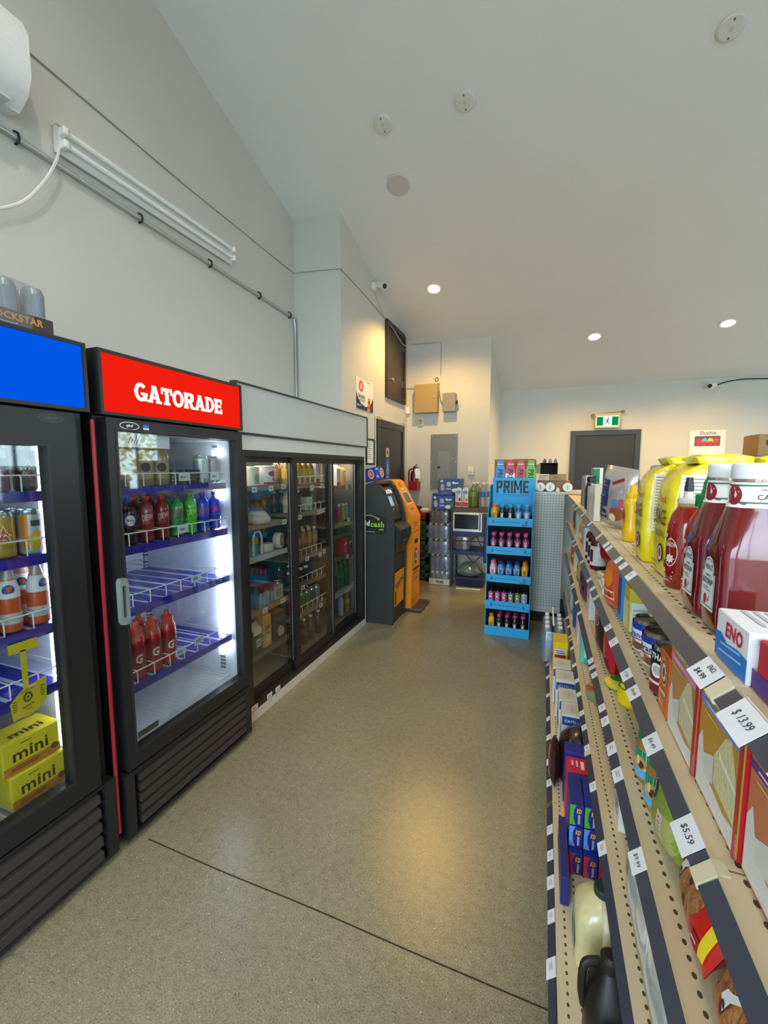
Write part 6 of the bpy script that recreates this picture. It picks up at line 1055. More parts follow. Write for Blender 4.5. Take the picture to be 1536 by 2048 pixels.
m.loft([se(0, 0, z, a, b, 2.6, 24) for z, a, b in ((0, .025, .034), (.006, .028, .038), (.05, .028, .038), (.085, .024, .032), (.12, .028, .037), (.138, .026, .033), (.15, .018, .02))], YM); f = lambda u, v, e: V((-(.0275 + e) * math.sqrt(max(.05, 1 - (u / .04) ** 2)), -u, .06 + v)); m.disc(f, 0, .03, .014, .02, P('#c81f30'), 14); m.rect(f, 0, .008, .03, .008, P('#d87a9a'), 4); m.lines(f, 0, -.012, .03, .025, 3, P('#8a4a10')); m.disc(f, .0, -.04, .008, .008, P('#e8d8c8'), 10); m.v = [p + O for p in m.v]; part(t, 'body', m)
m = MB(); m.lathe([(.022, .148), (.023, .15), (.023, .165), (.012, .168), (.011, .19), (.009, .192)], P('#f0c60e', .35), 18); m.v = [p + O for p in m.v]; part(t, 'cap', m)
def cookie_art(m, f):
    N_ = P('#2f3a63', .35); m.rect(f, -.045, -.01, .06, .16, N_, 4, 6); m.lines(f, -.045, .0, .04, .1, 7, P('#8a94b8')); m.disc(f, .04, -.06, .035, .03, P('#a0522a')); m.disc(f, .06, -.015, .018, .018, P('#b8506a')); m.disc(f, .03, -.02, .016, .02, P('#3f8fc0')); m.disc(f, .02, -.08, .02, .016, P('#e8d8b8')); m.rect(f, .03, .07, .06, .014, P('#8a2a2a'), rot=.4)
bag('cookie_bag', 'silver foil cookie bag with a navy panel beside the mustard', 'cookie bag', (.285, 2.0, Z1 + .006), .19, .075, .25, P('#c4bcb4', .2, .45, coat=.3, bump=.3, ns=18, bd=.006), cookie_art, rz=.5, ry=.0, rx=.12, wr=.003, seed=4)
for i, (y, w, h, c) in enumerate(((2.22, .022, .17, '#e0d8c4'), (2.27, .03, .17, '#cfc8b8'), (2.33, .025, .165, '#c4bcb0'), (2.39, .04, .17, '#d8ccb4'), (2.47, .05, .155, '#b8c4c8'), (2.55, .045, .15, '#a8b4a8'))):
    def art(m, F, i=i): m.rect(F['mx'], 0, 0, .012 if i != 3 else .02, .1, P(('#8a8f96', '#b82a34', '#9aa49c', '#c8323c', '#7a9ab0', '#c87a3a')[i])); m.lines(F['mx'], 0, -.05, .012, .03, 3, P('#7a746a')); m.lines(F['my'], 0, 0, .08, .1, 5, P('#a89f8c'))
    packbox('narrow_box', 'narrow %s food box between the cookie bag and black bottle, %s from the cookie bag' % (('cream', 'red-striped', 'grey', 'red-banded', 'blue', 'green')[i], ORD[i]), 'food box', (.29, y, Z1), .13, w, h, c, art)
jar('seasoning_jar', 'jar with a peach lid behind the narrow food boxes', 'jar', (.42, 2.35, Z1), .038, .19, '#3a2c22', '#d8b48a')
t = thing('black_bottle', 'tall black squeeze bottle near the far end of the top shelf', 'bottle', (.27, 2.85, Z1)); O = V((.27, 2.85, Z1)); m = MB(); m.loft([se(0, 0, z, a, b, 3, 20) for z, a, b in ((0, .03, .045), (.01, .034, .05), (.13, .034, .05), (.16, .025, .035), (.17, .022, .03))], P('#17171a', .3, coat=.3)); f = face((-.0345, 0, .08), (0, -1, 0), (0, 0, 1)); m.rect(f, -.015, .01, .04, .09, P('#a8acb0')); m.lines(f, -.015, .01, .03, .06, 5, P('#5a5e62')); m.v = [p + O for p in m.v]; part(t, 'body', m); m = MB(); m.loft([se(0, 0, z, a, b, 3, 20) for z, a, b in ((.17, .026, .034), (.195, .026, .034), (.2, .022, .03))], BLK); m.v = [p + O for p in m.v]; part(t, 'cap', m)
packbox('green_box', 'green and white box standing behind the black bottle', 'food box', (.34, 3.25, Z1), .06, .1, .25, '#e2e8e2', lambda m, F: (m.rect(F['mx'], .02, 0, .06, .24, P('#1f7a48')), m.rect(F['my'], -.01, 0, .04, .24, P('#1f7a48'))))
k = can('striped_can', '#a89a94', .2, .035, lambda m, f: m.lines(f, 0, 0, .05, .16, 6, P('#5a4a6a')), cat='can'); k.at((.27, 3.12, Z1), 'striped lilac can at the far end of the top shelf', rz=PI)
k = can('red_topped_can', '#d8d0c8', .125, .036, lambda m, f: m.rect(f, 0, .02, .06, .04, P('#b8203c'), 5), '#b8204a', cat='can', topdark=1)
for i, (x, y) in enumerate(((.42, 2.5), (.5, 2.5), (.58, 2.48), (.46, 2.75), (.55, 2.78))): k.at((x, y, Z1 + .06), 'white can with a crimson top, deep on the top shelf, %s in its cluster' % ORD[i], group='crimson-topped cans')
packbox('carton_tray', 'low carton carrying the crimson-topped cans', 'carton', (.5, 2.63, Z1), .26, .42, .059, '#b8a284')
t = thing('plastic_tub', 'clear tub with red contents between the cookie bag and yellow bags', 'tub', (.50, 1.95, Z1)); O = V((.50, 1.95, Z1)); m = MB(); m.rbox(-.09, -.07, 0, .09, .07, .2, P('#8d8f86', .4), .01); m.v = [p + O for p in m.v]; part(t, 'base', m); m = MB(); m.rbox(-.085, -.065, .2, .085, .065, .235, P('#8a2430', .3), .008); m.v = [p + O for p in m.v]; part(t, 'contents', m); m = MB(); m.rbox(-.095, -.075, .236, .095, .075, .262, CLEAR('#e8ecea', .12, .08, .25, '#c8ccc8'), .006); m.v = [p + O for p in m.v]; part(t, 'lid', m)
# ----------------------------------------------------------------- second shelf
def cake(stripe, base, cake_c, name2):
    def a(m, F):
        f = F['mx']; RD_ = P('#c8202c', .4); CC = P(cake_c, .6, bump=.6, ns=120, bd=.004); h = .095; m.rect(f, .0, .0, .15, .19, P(base, .4)); 
        m.poly(f, [(-.075, -.092), (.075, -.092), (.075, -.06), (.03, -.068), (-.02, -.06), (-.05, -.035), (-.062, .0), (-.075, -.02)], P('#e4e0d8', .5))
        m.poly(f, [(-.01, -.05), (.066, -.06), (.062, .0), (.04, .045), (.02, .035), (.002, .01), (-.012, -.01)], CC); m.poly(f, [(.005, -.003), (.063, -.018), (.063, -.011), (.006, .005)], P('#efe9d8', .5)); m.poly(f, [(-.05, -.03), (-.012, -.012), (-.01, -.055), (-.045, -.06)], P('#dcd8ce', .5))
        m.rect(f, 0, .049, .15, .011, P(stripe, .4), rot=0); m.text(f, 'SuperMoist', -.002, .064, .09, .012, WHT, .02); m.lines(f, -.01, .049, .09, .007, 1, P('#dfe4f4')); m.lines(f, -.02, .036, .07, .006, 1, P('#e8c88a')); m.disc(f, .045, .083, .026, .014, P('#c01a26')); m.rect(f, .071, 0, .008, .19, RD_)
        g = F['my']; m.rect(g, 0, 0, .045, .19, RD_); m.rect(g, 0, -.02, .008, .1, P('#ecc8c0'))
    return a
packbox('cake_mix_box', 'cake mix box with a pink stripe beside the baking soda', 'cake mix box', (.266, .852, Z2), .046, .15, .19, '#c87a4a', cake('#e08ab8', '#c58d4c', '#d8c8a0', 'Favourites')); packbox('cake_mix_box', 'golden cake mix box with a blue stripe', 'cake mix box', (.268, .692, Z2), .046, .15, .19, '#c89a3a', cake('#5f8fe0', '#c8952e', '#d8cf9a', 'Favourites')); packbox('cake_mix_box', 'cake mix box showing a dark chocolate slice', 'cake mix box', (.272, .532, Z2), .046, .15, .19, '#c86a4a', cake('#5a3a8a', '#d07a50', '#3a241a', 'Favourites')); packbox('cake_mix_box', 'cake mix box nearest the camera, past the chocolate one', 'cake mix box', (.274, .374, Z2), .046, .15, .19, '#c88a4a', cake('#c8323c', '#c8864a', '#c8a878', 'Favourites'))
def soda_art(m, F):
    for k in ('mx', 'my'):
        f = F[k]; m.disc(f, 0, .022, .022, .028, P('#e8c8a0')); m.disc(f, 0, .022, .019, .025, P('#9a2a24')); m.disc(f, 0, .022, .014, .019, P('#e6d2b4')); m.disc(f, 0, .022, .007, .011, P('#9a2a24')); m.rect(f, 0, -.02, .044, .007, P('#f0d0a8'), rot=.1); m.lines(f, 0, -.04, .04, .016, 2, P('#f0c8a0'))
        for i in range(7): a = -.6 + i * .5; m.rect(f, .024 * math.cos(a), .02 + .028 * math.sin(a), .012, .003, P('#f0b060'), rot=a)
packbox('baking_soda_box', 'orange baking soda box beside the coconut milk can', 'food box', (.268, .972, Z2), .05, .068, .125, '#d9641e', soda_art)
def coco_art(m, f): m.rect(f, 0, .02, .11, .052, P('#1a1a1c', .4), 10); m.rect(f, 0, -.028, .11, .04, P('#7a2028', .4), 10); m.text(f, 'THAI', 0, .034, .036, .014, WHT, .03); m.disc(f, .0, .004, .016, .016, P('#e8e4e0')); m.disc(f, .0, .004, .010, .010, P('#b8b4b0')); m.rect(f, 0, -.024, .05, .006, P('#e8d8d0'), 6); m.lines(f, 0, -.036, .05, .008, 1, P('#e8c8c0'))
k = can('coconut_milk_can', '#8a8a86', .11, .037, coco_art, cat='food can'); k.at((.275, 1.055, Z2), 'black and maroon coconut milk can on the second shelf', rz=PI + .6)
def cond(m, f): m.rect(f, 0, .026, .2, .018, P('#2238a0', .35), 16); m.text(f, 'Brand', .0, .004, .055, .016, P('#2a4a9a'), .03); m.rect(f, 0, -.008, .07, .003, P('#a83a40'), 6); m.disc(f, -.01, -.022, .018, .012, P('#a8784a')); m.disc(f, .01, -.026, .016, .010, P('#7a4a2c')); m.disc(f, -.02, -.017, .012, .008, P('#e0d0bc')); m.rect(f, .045, -.004, .018, .014, P('#3f8fc8'), 2); m.rect(f, .075, 0, .03, .06, P('#c8ccd0'), 4)
CW2 = P('#e6e6e2', .3); k = can('condensed_milk_can', CW2, .092, .042, cond, top='#8a8478', cat='food can'); k.at((.29, 1.205, Z2), 'white and blue condensed milk can, the nearer one', rz=PI + .62); k.at((.285, 1.30, Z2), 'white and blue condensed milk can behind the nearer one', rz=PI + .45)
for i, (x, y) in enumerate(((.29, 1.47), (.37, 1.455))): packbox('pasta_sauce_box', 'yellow box with a white front panel, %s' % ('at the shelf edge', 'the inner one')[i], 'food box', (x, y, Z2), .07, .09, .135, '#d0bd38', lambda m, F: (m.rect(F['my'], .0, -.02, .062, .09, P('#dde2e0')), m.lines(F['my'], 0, -.02, .05, .06, 4, P('#b8beb8')), m.rect(F['mx'], 0, -.02, .08, .09, P('#e0dc9a')), m.rect(F['top'], 0, 0, .06, .05, P('#c8b020'))))
packbox('blue_food_box', 'bright blue box behind the yellow white-panelled boxes', 'food box', (.32, 1.57, Z2), .14, .07, .15, '#2f86c8', lambda m, F: (m.rect(F['mx'], .0, .0, .06, .12, P('#2a4a8a')), m.lines(F['my'], 0, .03, .1, .05, 3, P('#7ab8e0'))))
bag('orange_bag', 'orange bag reading BIO in front of the blue box', 'food bag', (.255, 1.68, Z2), .12, .06, .16, GB('#d8521c'), lambda m, f: (m.disc(f, 0, .03, .03, .035, P('#e8861c')), m.rect(f, 0, -.03, .08, .03, P('#e8d0c0'), 6), m.text(f, 'BIO', 0, -.03, .05, .022, P('#8a2a14'), .03), m.rect(f, 0, -.06, .09, .02, P('#e07a5a'), 4)), rz=.3, seed=5)
for i, (y, z) in enumerate(((1.83, 0), (1.86, .03), (1.95, .0), (1.97, .032))): packbox('cream_bar_pack', 'cream flat pack in the pile under the red bag, %s' % ('lower near one', 'upper near one', 'lower far one', 'upper far one')[i], 'food pack', (.33, y, Z2 + z), .2, .085, .03, '#d8ceaa', lambda m, F: m.lines(F['my'], 0, 0, .12, .012, 1, P('#b0a684')), rz=.1 * i - .1, r=.008)
bag('red_bag', 'large red bag with a swirl mark lying over the cream packs', 'food bag', (.33, 2.10, Z2 + .064), .22, .10, .145, GB('#a01428'), lambda m, f: (m.poly(f, star(.05, -.03, .04, .018, 8), P('#d8a89a')), m.lines(f, -.03, .05, .1, .03, 2, P('#c86a78'))), rz=.6, wr=.004, seed=6)
for i, (y, c, l) in enumerate(((2.30, '#5a1418', '#2a2426'), (2.42, '#3a1214', '#2a2426'), (2.55, '#241f20', '#d8d4d0'))): jar('sauce_jar', 'dark red sauce jar with a white label beyond the red bag, %s away' % ORD[i], 'sauce jar', (.265, y, Z2), .038, .17, c, l, '#d8d4d0', lambda m, f: (m.rect(f, .02, 0, .02, .06, P('#2a2a2c'), 3), m.lines(f, -.01, 0, .03, .05, 4, P('#6a6466'))), lr=.028)
jar('blue_capped_bottle', 'white bottle with a blue top among the sauce jars', 'bottle', (.27, 2.78, Z2), .035, .19, '#dfe6ea', '#2a78c8', None, lr=.022, lidh=.05)
bag('tan_bag', 'tan paper-like bag beyond the blue-topped bottle', 'food bag', (.27, 3.1, Z2), .18, .08, .14, P('#b8986a', .6, bump=.3, ns=15, bd=.006), lambda m, f: (m.disc(f, .04, -.02, .03, .025, P('#e0dcd4')), m.lines(f, -.02, .02, .06, .03, 3, P('#8a6a44'))), seed=7)
packbox('pale_green_box', 'pale green box beyond the tan bag on the second shelf', 'food box', (.27, 3.35, Z2), .08, .14, .17, '#b8ccb8'); bag('date_bag', 'clear bag of brown dates at the far end of the second shelf', 'food bag', (.26, 3.65, Z2), .2, .07, .2, P('#7a3a24', .35, coat=.3, bump=.9, ns=45, bd=.01), lambda m, f: (m.rect(f, 0, .06, .12, .04, P('#2a2226'), 5), m.disc(f, .04, -.04, .02, .02, P('#c8a8a0')), m.rect(f, -.06, -.05, .05, .04, P('#a81a34'), 3)), seed=8)
# ----------------------------------------------------------------- third shelf
CKM = P('#b0743e', .5, bump=1., ns=60, bd=.012)
def ck_art(m, f):
    m.disc(f, -.012, -.035, .066, .062, CKM, 24, 4)
    for a, b in ((.0, .05), (.035, .0), (-.01, -.03), (.03, -.045), (.005, .01)): m.disc(f, a - .03, b - .04, .007, .01, P('#5a2a14'))
    m.poly(f, [(-.05, -.06), (-.035, -.072), (-.03, -.05), (-.005, -.02), (-.01, -.016), (-.035, -.04), (-.045, -.045)], P('#f0f0ee')); m.rect(f, .083, -.05, .012, .09, P('#e8c81c'), 3, 6); m.rect(f, .066, -.086, .022, .022, P('#a8141c'), 3); m.lines(f, .066, -.086, .016, .008, 1, P('#f0d8d0'))
bag('cookie_bag', 'red cookie bag with a nutty cookie, leaning beside the green bag', 'cookie bag', (.262, .79, Z3 + .018), .19, .07, .22, GB('#d02018'), ck_art, ry=.42, rz=-.1, seed=9); bag('cookie_bag', 'red cookie bag with a nutty cookie, nearest the camera', 'cookie bag', (.262, .585, Z3 + .018), .18, .07, .22, GB('#d02a18'), ck_art, ry=.42, rz=.06, seed=10)
bag('pea_bag', 'clear bag of green split peas with an oval label', 'food bag', (.272, .955, Z3 + .005), .13, .075, .2, P('#7f9a34', .35, coat=.4, bump=.5, ns=90, bd=.006), lambda m, f: (m.disc(f, .03, -.05, .03, .035, P('#a8a85a')), m.disc(f, -.026, .02, .017, .034, P('#2a3440')), m.text(f, 'Suraj', -.026, .02, .045, .014, WHT, .02, -PI / 2), m.rect(f, .012, -.045, .022, .055, P('#d8c0a8'), 2, 3), m.lines(f, .012, -.045, .012, .04, 4, P('#8a7a6a'))), rz=.15, ry=.1, seed=11)
def nut_art(m, f): m.rect(f, 0, .02, .2, .03, P('#12885a'), 14); m.rect(f, 0, -.026, .2, .022, P('#58b0e0'), 14); m.disc(f, .005, .0, .016, .018, P('#c89a4a')); m.disc(f, .008, -.003, .008, .010, P('#5a2a18')); m.disc(f, .0, .006, .005, .012, P('#e8c888')); m.lines(f, -.022, 0, .014, .012, 2, P('#5a9ac0'))
for i, (x, y) in enumerate(((.285, 1.075), (.282, 1.175), (.36, 1.12))): jar('nut_butter_jar', 'peanut butter jar with a green and blue label, %s' % ('nearest the pea bag', 'beyond the nearest jar', 'behind the front two')[i], 'jar', (x, y, Z3), .037, .125, '#a8743a', '#12704a', '#d8ecec', nut_art, lidh=.022, rz=.45)
t = thing('lemon_juice_bottle', 'yellow lemon-shaped juice bottle with a green label', 'juice bottle', (.30, 1.545, Z3)); O = V((.30, 1.545, Z3)); m = MB(); LY = P('#e8c808', .35); m.lathe([(.036, 0), (.043, .008), (.045, .03), (.04, .06), (.03, .085), (.022, .1)], LY, 24); m.v = [p + O for p in m.v]; part(t, 'body', m); m = MB(); m.lathe([(.0405, .058), (.0412, .06), (.034, .082), (.032, .084)], P('#2f7a24', .35), 24, caps=False); f = lambda u, v, e: V(cylf(.038, PI + .35, (0, 0, .07))(u, v, .0015 + e)); m.disc(f, .01, 0, .012, .008, P('#e0c020')); m.v = [p + O for p in m.v]; part(t, 'label', m); m = MB(); m.lathe([(.022, .1), (.023, .102), (.02, .125), (.012, .13)], P('#2f8a2c', .4), 18); m.v = [p + O for p in m.v]; part(t, 'cap', m)
m = MB(); m.lathe([(.025, 0), (.04, .004), (.045, .02), (.03, .03)], P('#d8c83a', .35), 20); m.disc(lambda u, v, e: V((u, v, .03 + e)), 0, 0, .025, .025, P('#3f8a34')); solo('small_green_tub', m, 'small yellow and green tub beside the lemon juice bottle', 'tub', loc=(.275, 1.66, Z3))
bag('red_candy_bag', 'red candy bag with purple sweets on the third shelf', 'candy bag', (.272, 1.79, Z3), .15, .06, .19, GB('#c01c2a'), lambda m, f: (m.rect(f, .01, .0, .02, .08, P('#e88a3a'), 2, 3, .5), m.disc(f, .0, -.06, .03, .03, P('#7a3a8a')), m.disc(f, .04, -.06, .02, .03, P('#5a2030')), m.lines(f, 0, .05, .08, .03, 2, P('#e8a8a0'))), seed=12)
bag('brown_candy_bag', 'dark brown candy bag with an oval logo, beside the red candy bag', 'candy bag', (.268, 1.98, Z3), .17, .07, .2, GB('#3a2018'), lambda m, f: (m.rect(f, 0, .07, .15, .02, P('#d8c020'), 6), m.disc(f, .0, .035, .05, .022, P('#e0d8c8')), m.disc(f, 0, .035, .046, .019, P('#4a2a20')), m.text(f, 'Gh', 0, .035, .04, .022, WHT, .02), m.lines(f, 0, -.02, .09, .03, 2, P('#d8d0c8'))), seed=13)
bag('orange_candy_bag', 'orange-red candy bag behind the dark brown one', 'candy bag', (.28, 2.16, Z3), .16, .06, .19, GB('#e0481c'), lambda m, f: m.disc(f, 0, .03, .04, .03, P('#f08a4a')), seed=14)
packbox('white_booklet_pack', 'pale grey tall pack standing beyond the orange candy bag', 'pack', (.28, 2.42, Z3), .08, .12, .23, '#d4d2d2', lambda m, F: (m.lines(F['mx'], 0, .04, .08, .1, 5, P('#a8a6a6')), m.lines(F['my'], 0, .04, .05, .1, 5, P('#a8a6a6'))))
bag('purple_candy_bag', 'purple and pink bag of wrapped sweets on the third shelf', 'candy bag', (.26, 2.78, Z3), .22, .07, .2, P('#6a3a5a', .35, coat=.3, bump=.8, ns=40, bd=.01), lambda m, f: [m.disc(f, random.uniform(-.09, .09), random.uniform(-.08, .08), .012, .014, P(random.choice(('#c8707a', '#2a2440', '#8a4a8a', '#d8b0a8')))) for _ in range(14)], seed=15)
bag('yellow_candy_bag', 'yellow and clear bag of sweets beyond the purple one', 'candy bag', (.26, 3.1, Z3), .16, .06, .16, P('#c8a83a', .35, coat=.3, bump=.7, ns=40, bd=.01), lambda m, f: [m.disc(f, random.uniform(-.06, .06), random.uniform(-.06, .06), .01, .012, P(random.choice(('#2a241c', '#e8e0d0', '#e8c83a')))) for _ in range(10)], seed=16)
jar('snack_cup', 'white snack cup with a red base near the far end of the third shelf', 'snack cup', (.28, 3.5, Z3), .045, .17, '#d8d4cc', '#d8d0c4', None); bag('trail_mix_bag', 'clear bag of orange trail mix at the far end of the third shelf', 'food bag', (.26, 3.72, Z3), .2, .07, .19, P('#b8702c', .4, coat=.3, bump=.9, ns=50, bd=.01), lambda m, f: [m.disc(f, random.uniform(-.08, .08), random.uniform(-.08, .08), .012, .012, P(random.choice(('#3a2418', '#e0b040', '#e8d8b8', '#a84a20')))) for _ in range(14)], seed=17)
# ----------------------------------------------------------------- fourth shelf
t = thing('foam_plate_pack', 'shrink-wrapped row of white foam plates low beside the camera', 'plate pack', (.40, .98, Z4)); O = V((.40, .98, Z4))
for i in range(22): m = MB(); y = .68 + i * .022; m.loft([[(p[0], y + d, p[1] + Z4 + .116) for p in se(.352, 0, 0, r, r, 4.5, 24)] for r, d in ((.105, 0), (.112, .004), (.085, .016), (.083, .018))], P('#e4e6e4', .4)); part(t, 'plate', m)
m = MB(); secs = []
for i in range(15): y = .66 + i * .0365; secs.append([(p[0] + random.uniform(-.003, .003), y, p[1] + Z4 + .1165) for p in se(.352, 0, 0, .116 + random.uniform(-.003, 0), .1155, 4.5, 24)])
m.loft(secs, CLEAR('#f6f8f8', .12, .12, .08)); part(t, 'shrink_film', m)
def gray_pack(m, F): m.lines(F['my'], 0, 0, .12, .06, 3, P('#3a3e40')); m.lines(F['mx'], 0, .0, .06, .05, 3, P('#5a5e60')); m.rect(F['top'], 0, .0, .06, .12, P('#c8ccca'))
packbox('white_food_pack', 'white pack with dark bars just beyond the foam plates', 'food pack', (.355, 1.25, Z4), .17, .075, .11, '#dcdcd6', gray_pack); packbox('white_food_pack', 'white pack with dark bars, the farther of the two', 'food pack', (.345, 1.46, Z4), .17, .085, .12, '#dcdcd6', gray_pack)
bag('peach_pack', 'peach and clear pouch between the two white packs', 'pouch', (.36, 1.34, Z4), .08, .05, .17, GB('#c89a78'), rz=.4, seed=18)
for i, (y, z) in enumerate(((1.60, .0), (1.78, .0))): bag('cookie_pouch', 'brown cookie pouch deep on the fourth shelf, %s' % ('the nearer', 'the farther')[i], 'pouch', (.34, y, Z4), .13, .07, .15, GB('#9a6238'), lambda m, f: (m.disc(f, 0, .0, .045, .06, CKM, 20, 3), m.disc(f, .02, .02, .015, .02, P('#e0c09a')), m.rect(f, 0, -.065, .11, .02, P('#2a1c16'), 6)), seed=19 + i)
m = MB(); m.loft([se(0, 0, z, a, b, 3, 18) for z, a, b in ((0, .05, .06), (.03, .055, .07), (.05, .04, .05))], P('#8a8a66', .4)); m.disc(lambda u, v, e: V((u, v, .05 + e)), -.01, .02, .025, .02, P('#d8c81c')); m.disc(lambda u, v, e: V((u, v, .05 + e)), -.03, -.02, .018, .022, P('#e8501c')); solo('toy_pack', m, 'small olive pack with yellow and orange pieces on the fourth shelf', 'pack', loc=(.29, 2.28, Z4))
packbox('teal_box', 'white and teal box standing on the fourth shelf', 'food box', (.29, 2.76, Z4), .1, .17, .2, '#dce4e2', lambda m, F: (m.rect(F['mx'], .065, 0, .03, .2, P('#2fb8a8')), m.rect(F['my'], 0, -.085, .1, .03, P('#2fb8a8')), m.rect(F['my'], -.04, 0, .02, .2, P('#5fc8bc'))))
packbox('white_box', 'plain white box beyond the teal-edged box', 'food box', (.29, 3.0, Z4), .1, .15, .21, '#dcdad2'); packbox('navy_box', 'narrow navy blue box hung at the shelf edge', 'food box', (.245, 3.3, Z4), .02, .06, .16, '#1f3f98'); bag('clear_snack_bag', 'clear bag with red label near the far end of the fourth shelf', 'food bag', (.25, 3.7, Z4), .18, .05, .2, P('#b8bcb8', .3, coat=.3), lambda m, f: (m.rect(f, .03, .02, .05, .1, P('#b8202a'), 3), m.disc(f, -.04, -.03, .025, .02, P('#4a7a4a'))), seed=21)
# ----------------------------------------------------------------- base deck
t = thing('vinegar_jug', 'large pale yellow jug with a dark green cap on the bottom deck', 'jug', (.205, 1.25, Z5)); O = V((.205, 1.25, Z5)); JM = P('#d6cb96', .25, coat=.3, var=.1); m = MB()
m.loft([se(0, 0, z, a, b, p, 28) for z, a, b, p in ((0, .07, .066, 4), (.01, .076, .072, 4), (.15, .076, .072, 4), (.185, .07, .066, 3.5), (.215, .05, .05, 2.6), (.228, .03, .03, 2), (.235, .022, .022, 2))], JM); m.v = [V((p.x, p.y, p.z * .88)) + O for p in m.v]; part(t, 'body', m); m = MB(); m.tube(catmull([(0, -.03, .222), (0, -.07, .21), (0, -.088, .17), (0, -.084, .12), (0, -.07, .10)]), .012, P('#d8d4b0', .3, coat=.3), 10); m.v = [V((p.x, p.y, p.z * .88)) + O for p in m.v]; part(t, 'handle', m)
m = MB(); m.lathe([(.025, .232), (.028, .234), (.028, .252), (.024, .256)], P('#12352c', .4), 20); m.v = [V((p.x, p.y, p.z * .88)) + O for p in m.v]; part(t, 'cap', m); m = MB(); f = face((-.0765, 0, .08), (0, -1, 0), (0, 0, 1)); m.disc(f, 0, 0, .05, .06, P('#d8e8e8')); m.disc(f, 0, .0, .046, .055, P('#8fb8d8')); m.disc(f, 0, .01, .03, .03, P('#3f7a5a')); m.v = [V((p.x, p.y, p.z * .88)) + O for p in m.v]; part(t, 'label', m)
t = thing('black_jug', 'black long-necked jug on the bottom deck in front of the vinegar jug', 'jug', (.198, 1.065, Z5)); O = V((.198, 1.065, Z5)); BJ = P('#16120f', .5); m = MB(); m.loft([se(0, 0, z, a, b, 2.6, 24) for z, a, b in ((0, .05, .06), (.01, .056, .066), (.09, .056, .066), (.14, .045, .055), (.172, .028, .035), (.19, .02, .024))], BJ); m.v = [p + O for p in m.v]; part(t, 'body', m); m = MB(); m.lathe([(.022, .188), (.024, .19), (.024, .218), (.016, .226)], P('#1a1614', .45), 18); m.v = [p + O for p in m.v]; part(t, 'cap', m); m = MB(); m.tube(catmull([(-.02, .02, .175), (-.055, .01, .165), (-.062, .0, .11), (-.055, 0, .06)]), .010, BJ, 10); m.v = [p + O for p in m.v]; part(t, 'handle', m)
packbox('white_carton', 'white carton on the bottom deck nearer than the black jug', 'carton', (.24, .93, Z5), .15, .08, .12, '#d8d4c4')
def kd(c):
    def a(m, F):
        f = F['my']; m.poly(f, [(-.022, -.038), (-.002, -.038), (-.01, -.012), (-.01, .018), (-.002, .038), (-.022, .038)], P(c)); m.text(f, 'KD', .007, .018, .017, .018, P('#e8a41c'), .06, 0, .2); m.text(f, 'ORIGINAL', .008, -.014, .036, .007, WHT, .02, -PI / 2)
        m.lines(F['mx'], 0, 0, .13, .05, 4, P('#5f66b0'))
    return a
lab = {'#4fa83a': 'green-cornered', '#5f9ae0': 'light blue-cornered', '#d8283c': 'red-cornered', '#8a90c8': 'lilac-cornered'}
for z, y, cols in ((0, 1.585, '#d8283c'), (.078, 1.615, '#5f9ae0'), (.156, 1.62, '#4fa83a')):
    for i in range(4): packbox('macaroni_box', 'navy macaroni box with %s end, %s from the aisle in its row' % (lab[cols], ORD[i]), 'macaroni box', (.152 + i * .0475, y, Z5 + z), .045, .17, .0765, '#1f2f86', kd(cols))
packbox('macaroni_box', 'navy macaroni box lying nearest the shelf edge, spine outward', 'macaroni box', (.112, 1.50, Z5), .026, .26, .10, '#222a72', lambda m, F: m.lines(F['mx'], 0, 0, .2, .08, 4, P('#6a70b0')))
for i in range(2): packbox('red_meal_box', 'red meal box behind the macaroni boxes, %s' % ('nearer the shelf edge', 'farther in')[i], 'meal box', (.168 + i * .085, 1.785, Z5), .078, .10, .215, '#d02a44', lambda m, F: (m.rect(F['my'], 0, .085, .07, .025, P('#e8e0e0')), m.lines(F['my'], .0, .02, .05, .06, 3, P('#f0c0c8')), m.lines(F['top'], 0, 0, .05, .05, 3, P('#f0c0c8')), m.rect(F['top'], .0, .02, .05, .012, WHT)))
packbox('blue_meal_box', 'navy meal box standing behind the red meal boxes', 'meal box', (.165, 1.875, Z5), .08, .07, .23, '#2a2f8a', lambda m, F: (m.text(F['my'], 'KD', 0, .08, .04, .03, P('#e8a41c'), .05), m.rect(F['my'], 0, 0, .05, .05, P('#4a6ab0'))))
m = MB(); DB = P('#24141a', .25, coat=.5, bump=.5, ns=14, bd=.012); m.loft([se(0, 0, z, a, b, 2.8, 24) for z, a, b in ((0, .08, .09), (.02, .095, .102), (.1, .1, .105), (.17, .085, .1), (.205, .05, .08), (.225, .02, .03))], DB); solo('dark_food_bag', m, 'shiny dark brown bag bulging over the meal boxes on the bottom deck', 'food bag', loc=(.20, 2.02, Z5), ang=60)
bag('pretzel_bag', 'dark bag with a tan picture leaning out at the shelf edge', 'food bag', (.092, 1.98, Z5), .14, .05, .17, GB('#3a1c1c'), lambda m, f: (m.disc(f, 0, .03, .03, .04, P('#c8a050')), m.disc(f, .02, -.05, .03, .02, P('#d8c8a8'))), seed=23)
def cat_art(m, F):
    for k in ('my',): m.rect(F[k], 0, .075, .095, .045, P('#1f4a9a')); m.text(F[k], 'CATELLI', 0, .075, .07, .014, WHT, .02); m.lines(F[k], 0, .0, .06, .05, 3, P('#b8c4d0'))
    m.rect(F['mx'], .02, -.02, .1, .04, P('#2a3fa0'), rot=-.3); m.lines(F['mx'], 0, .08, .1, .02, 1, P('#c8ccc8')); m.disc(F['top'], 0, 0, .04, .03, P('#ccc8b8')); m.rect(F['top'], 0, 0, .06, .004, P('#b0ac9c'))
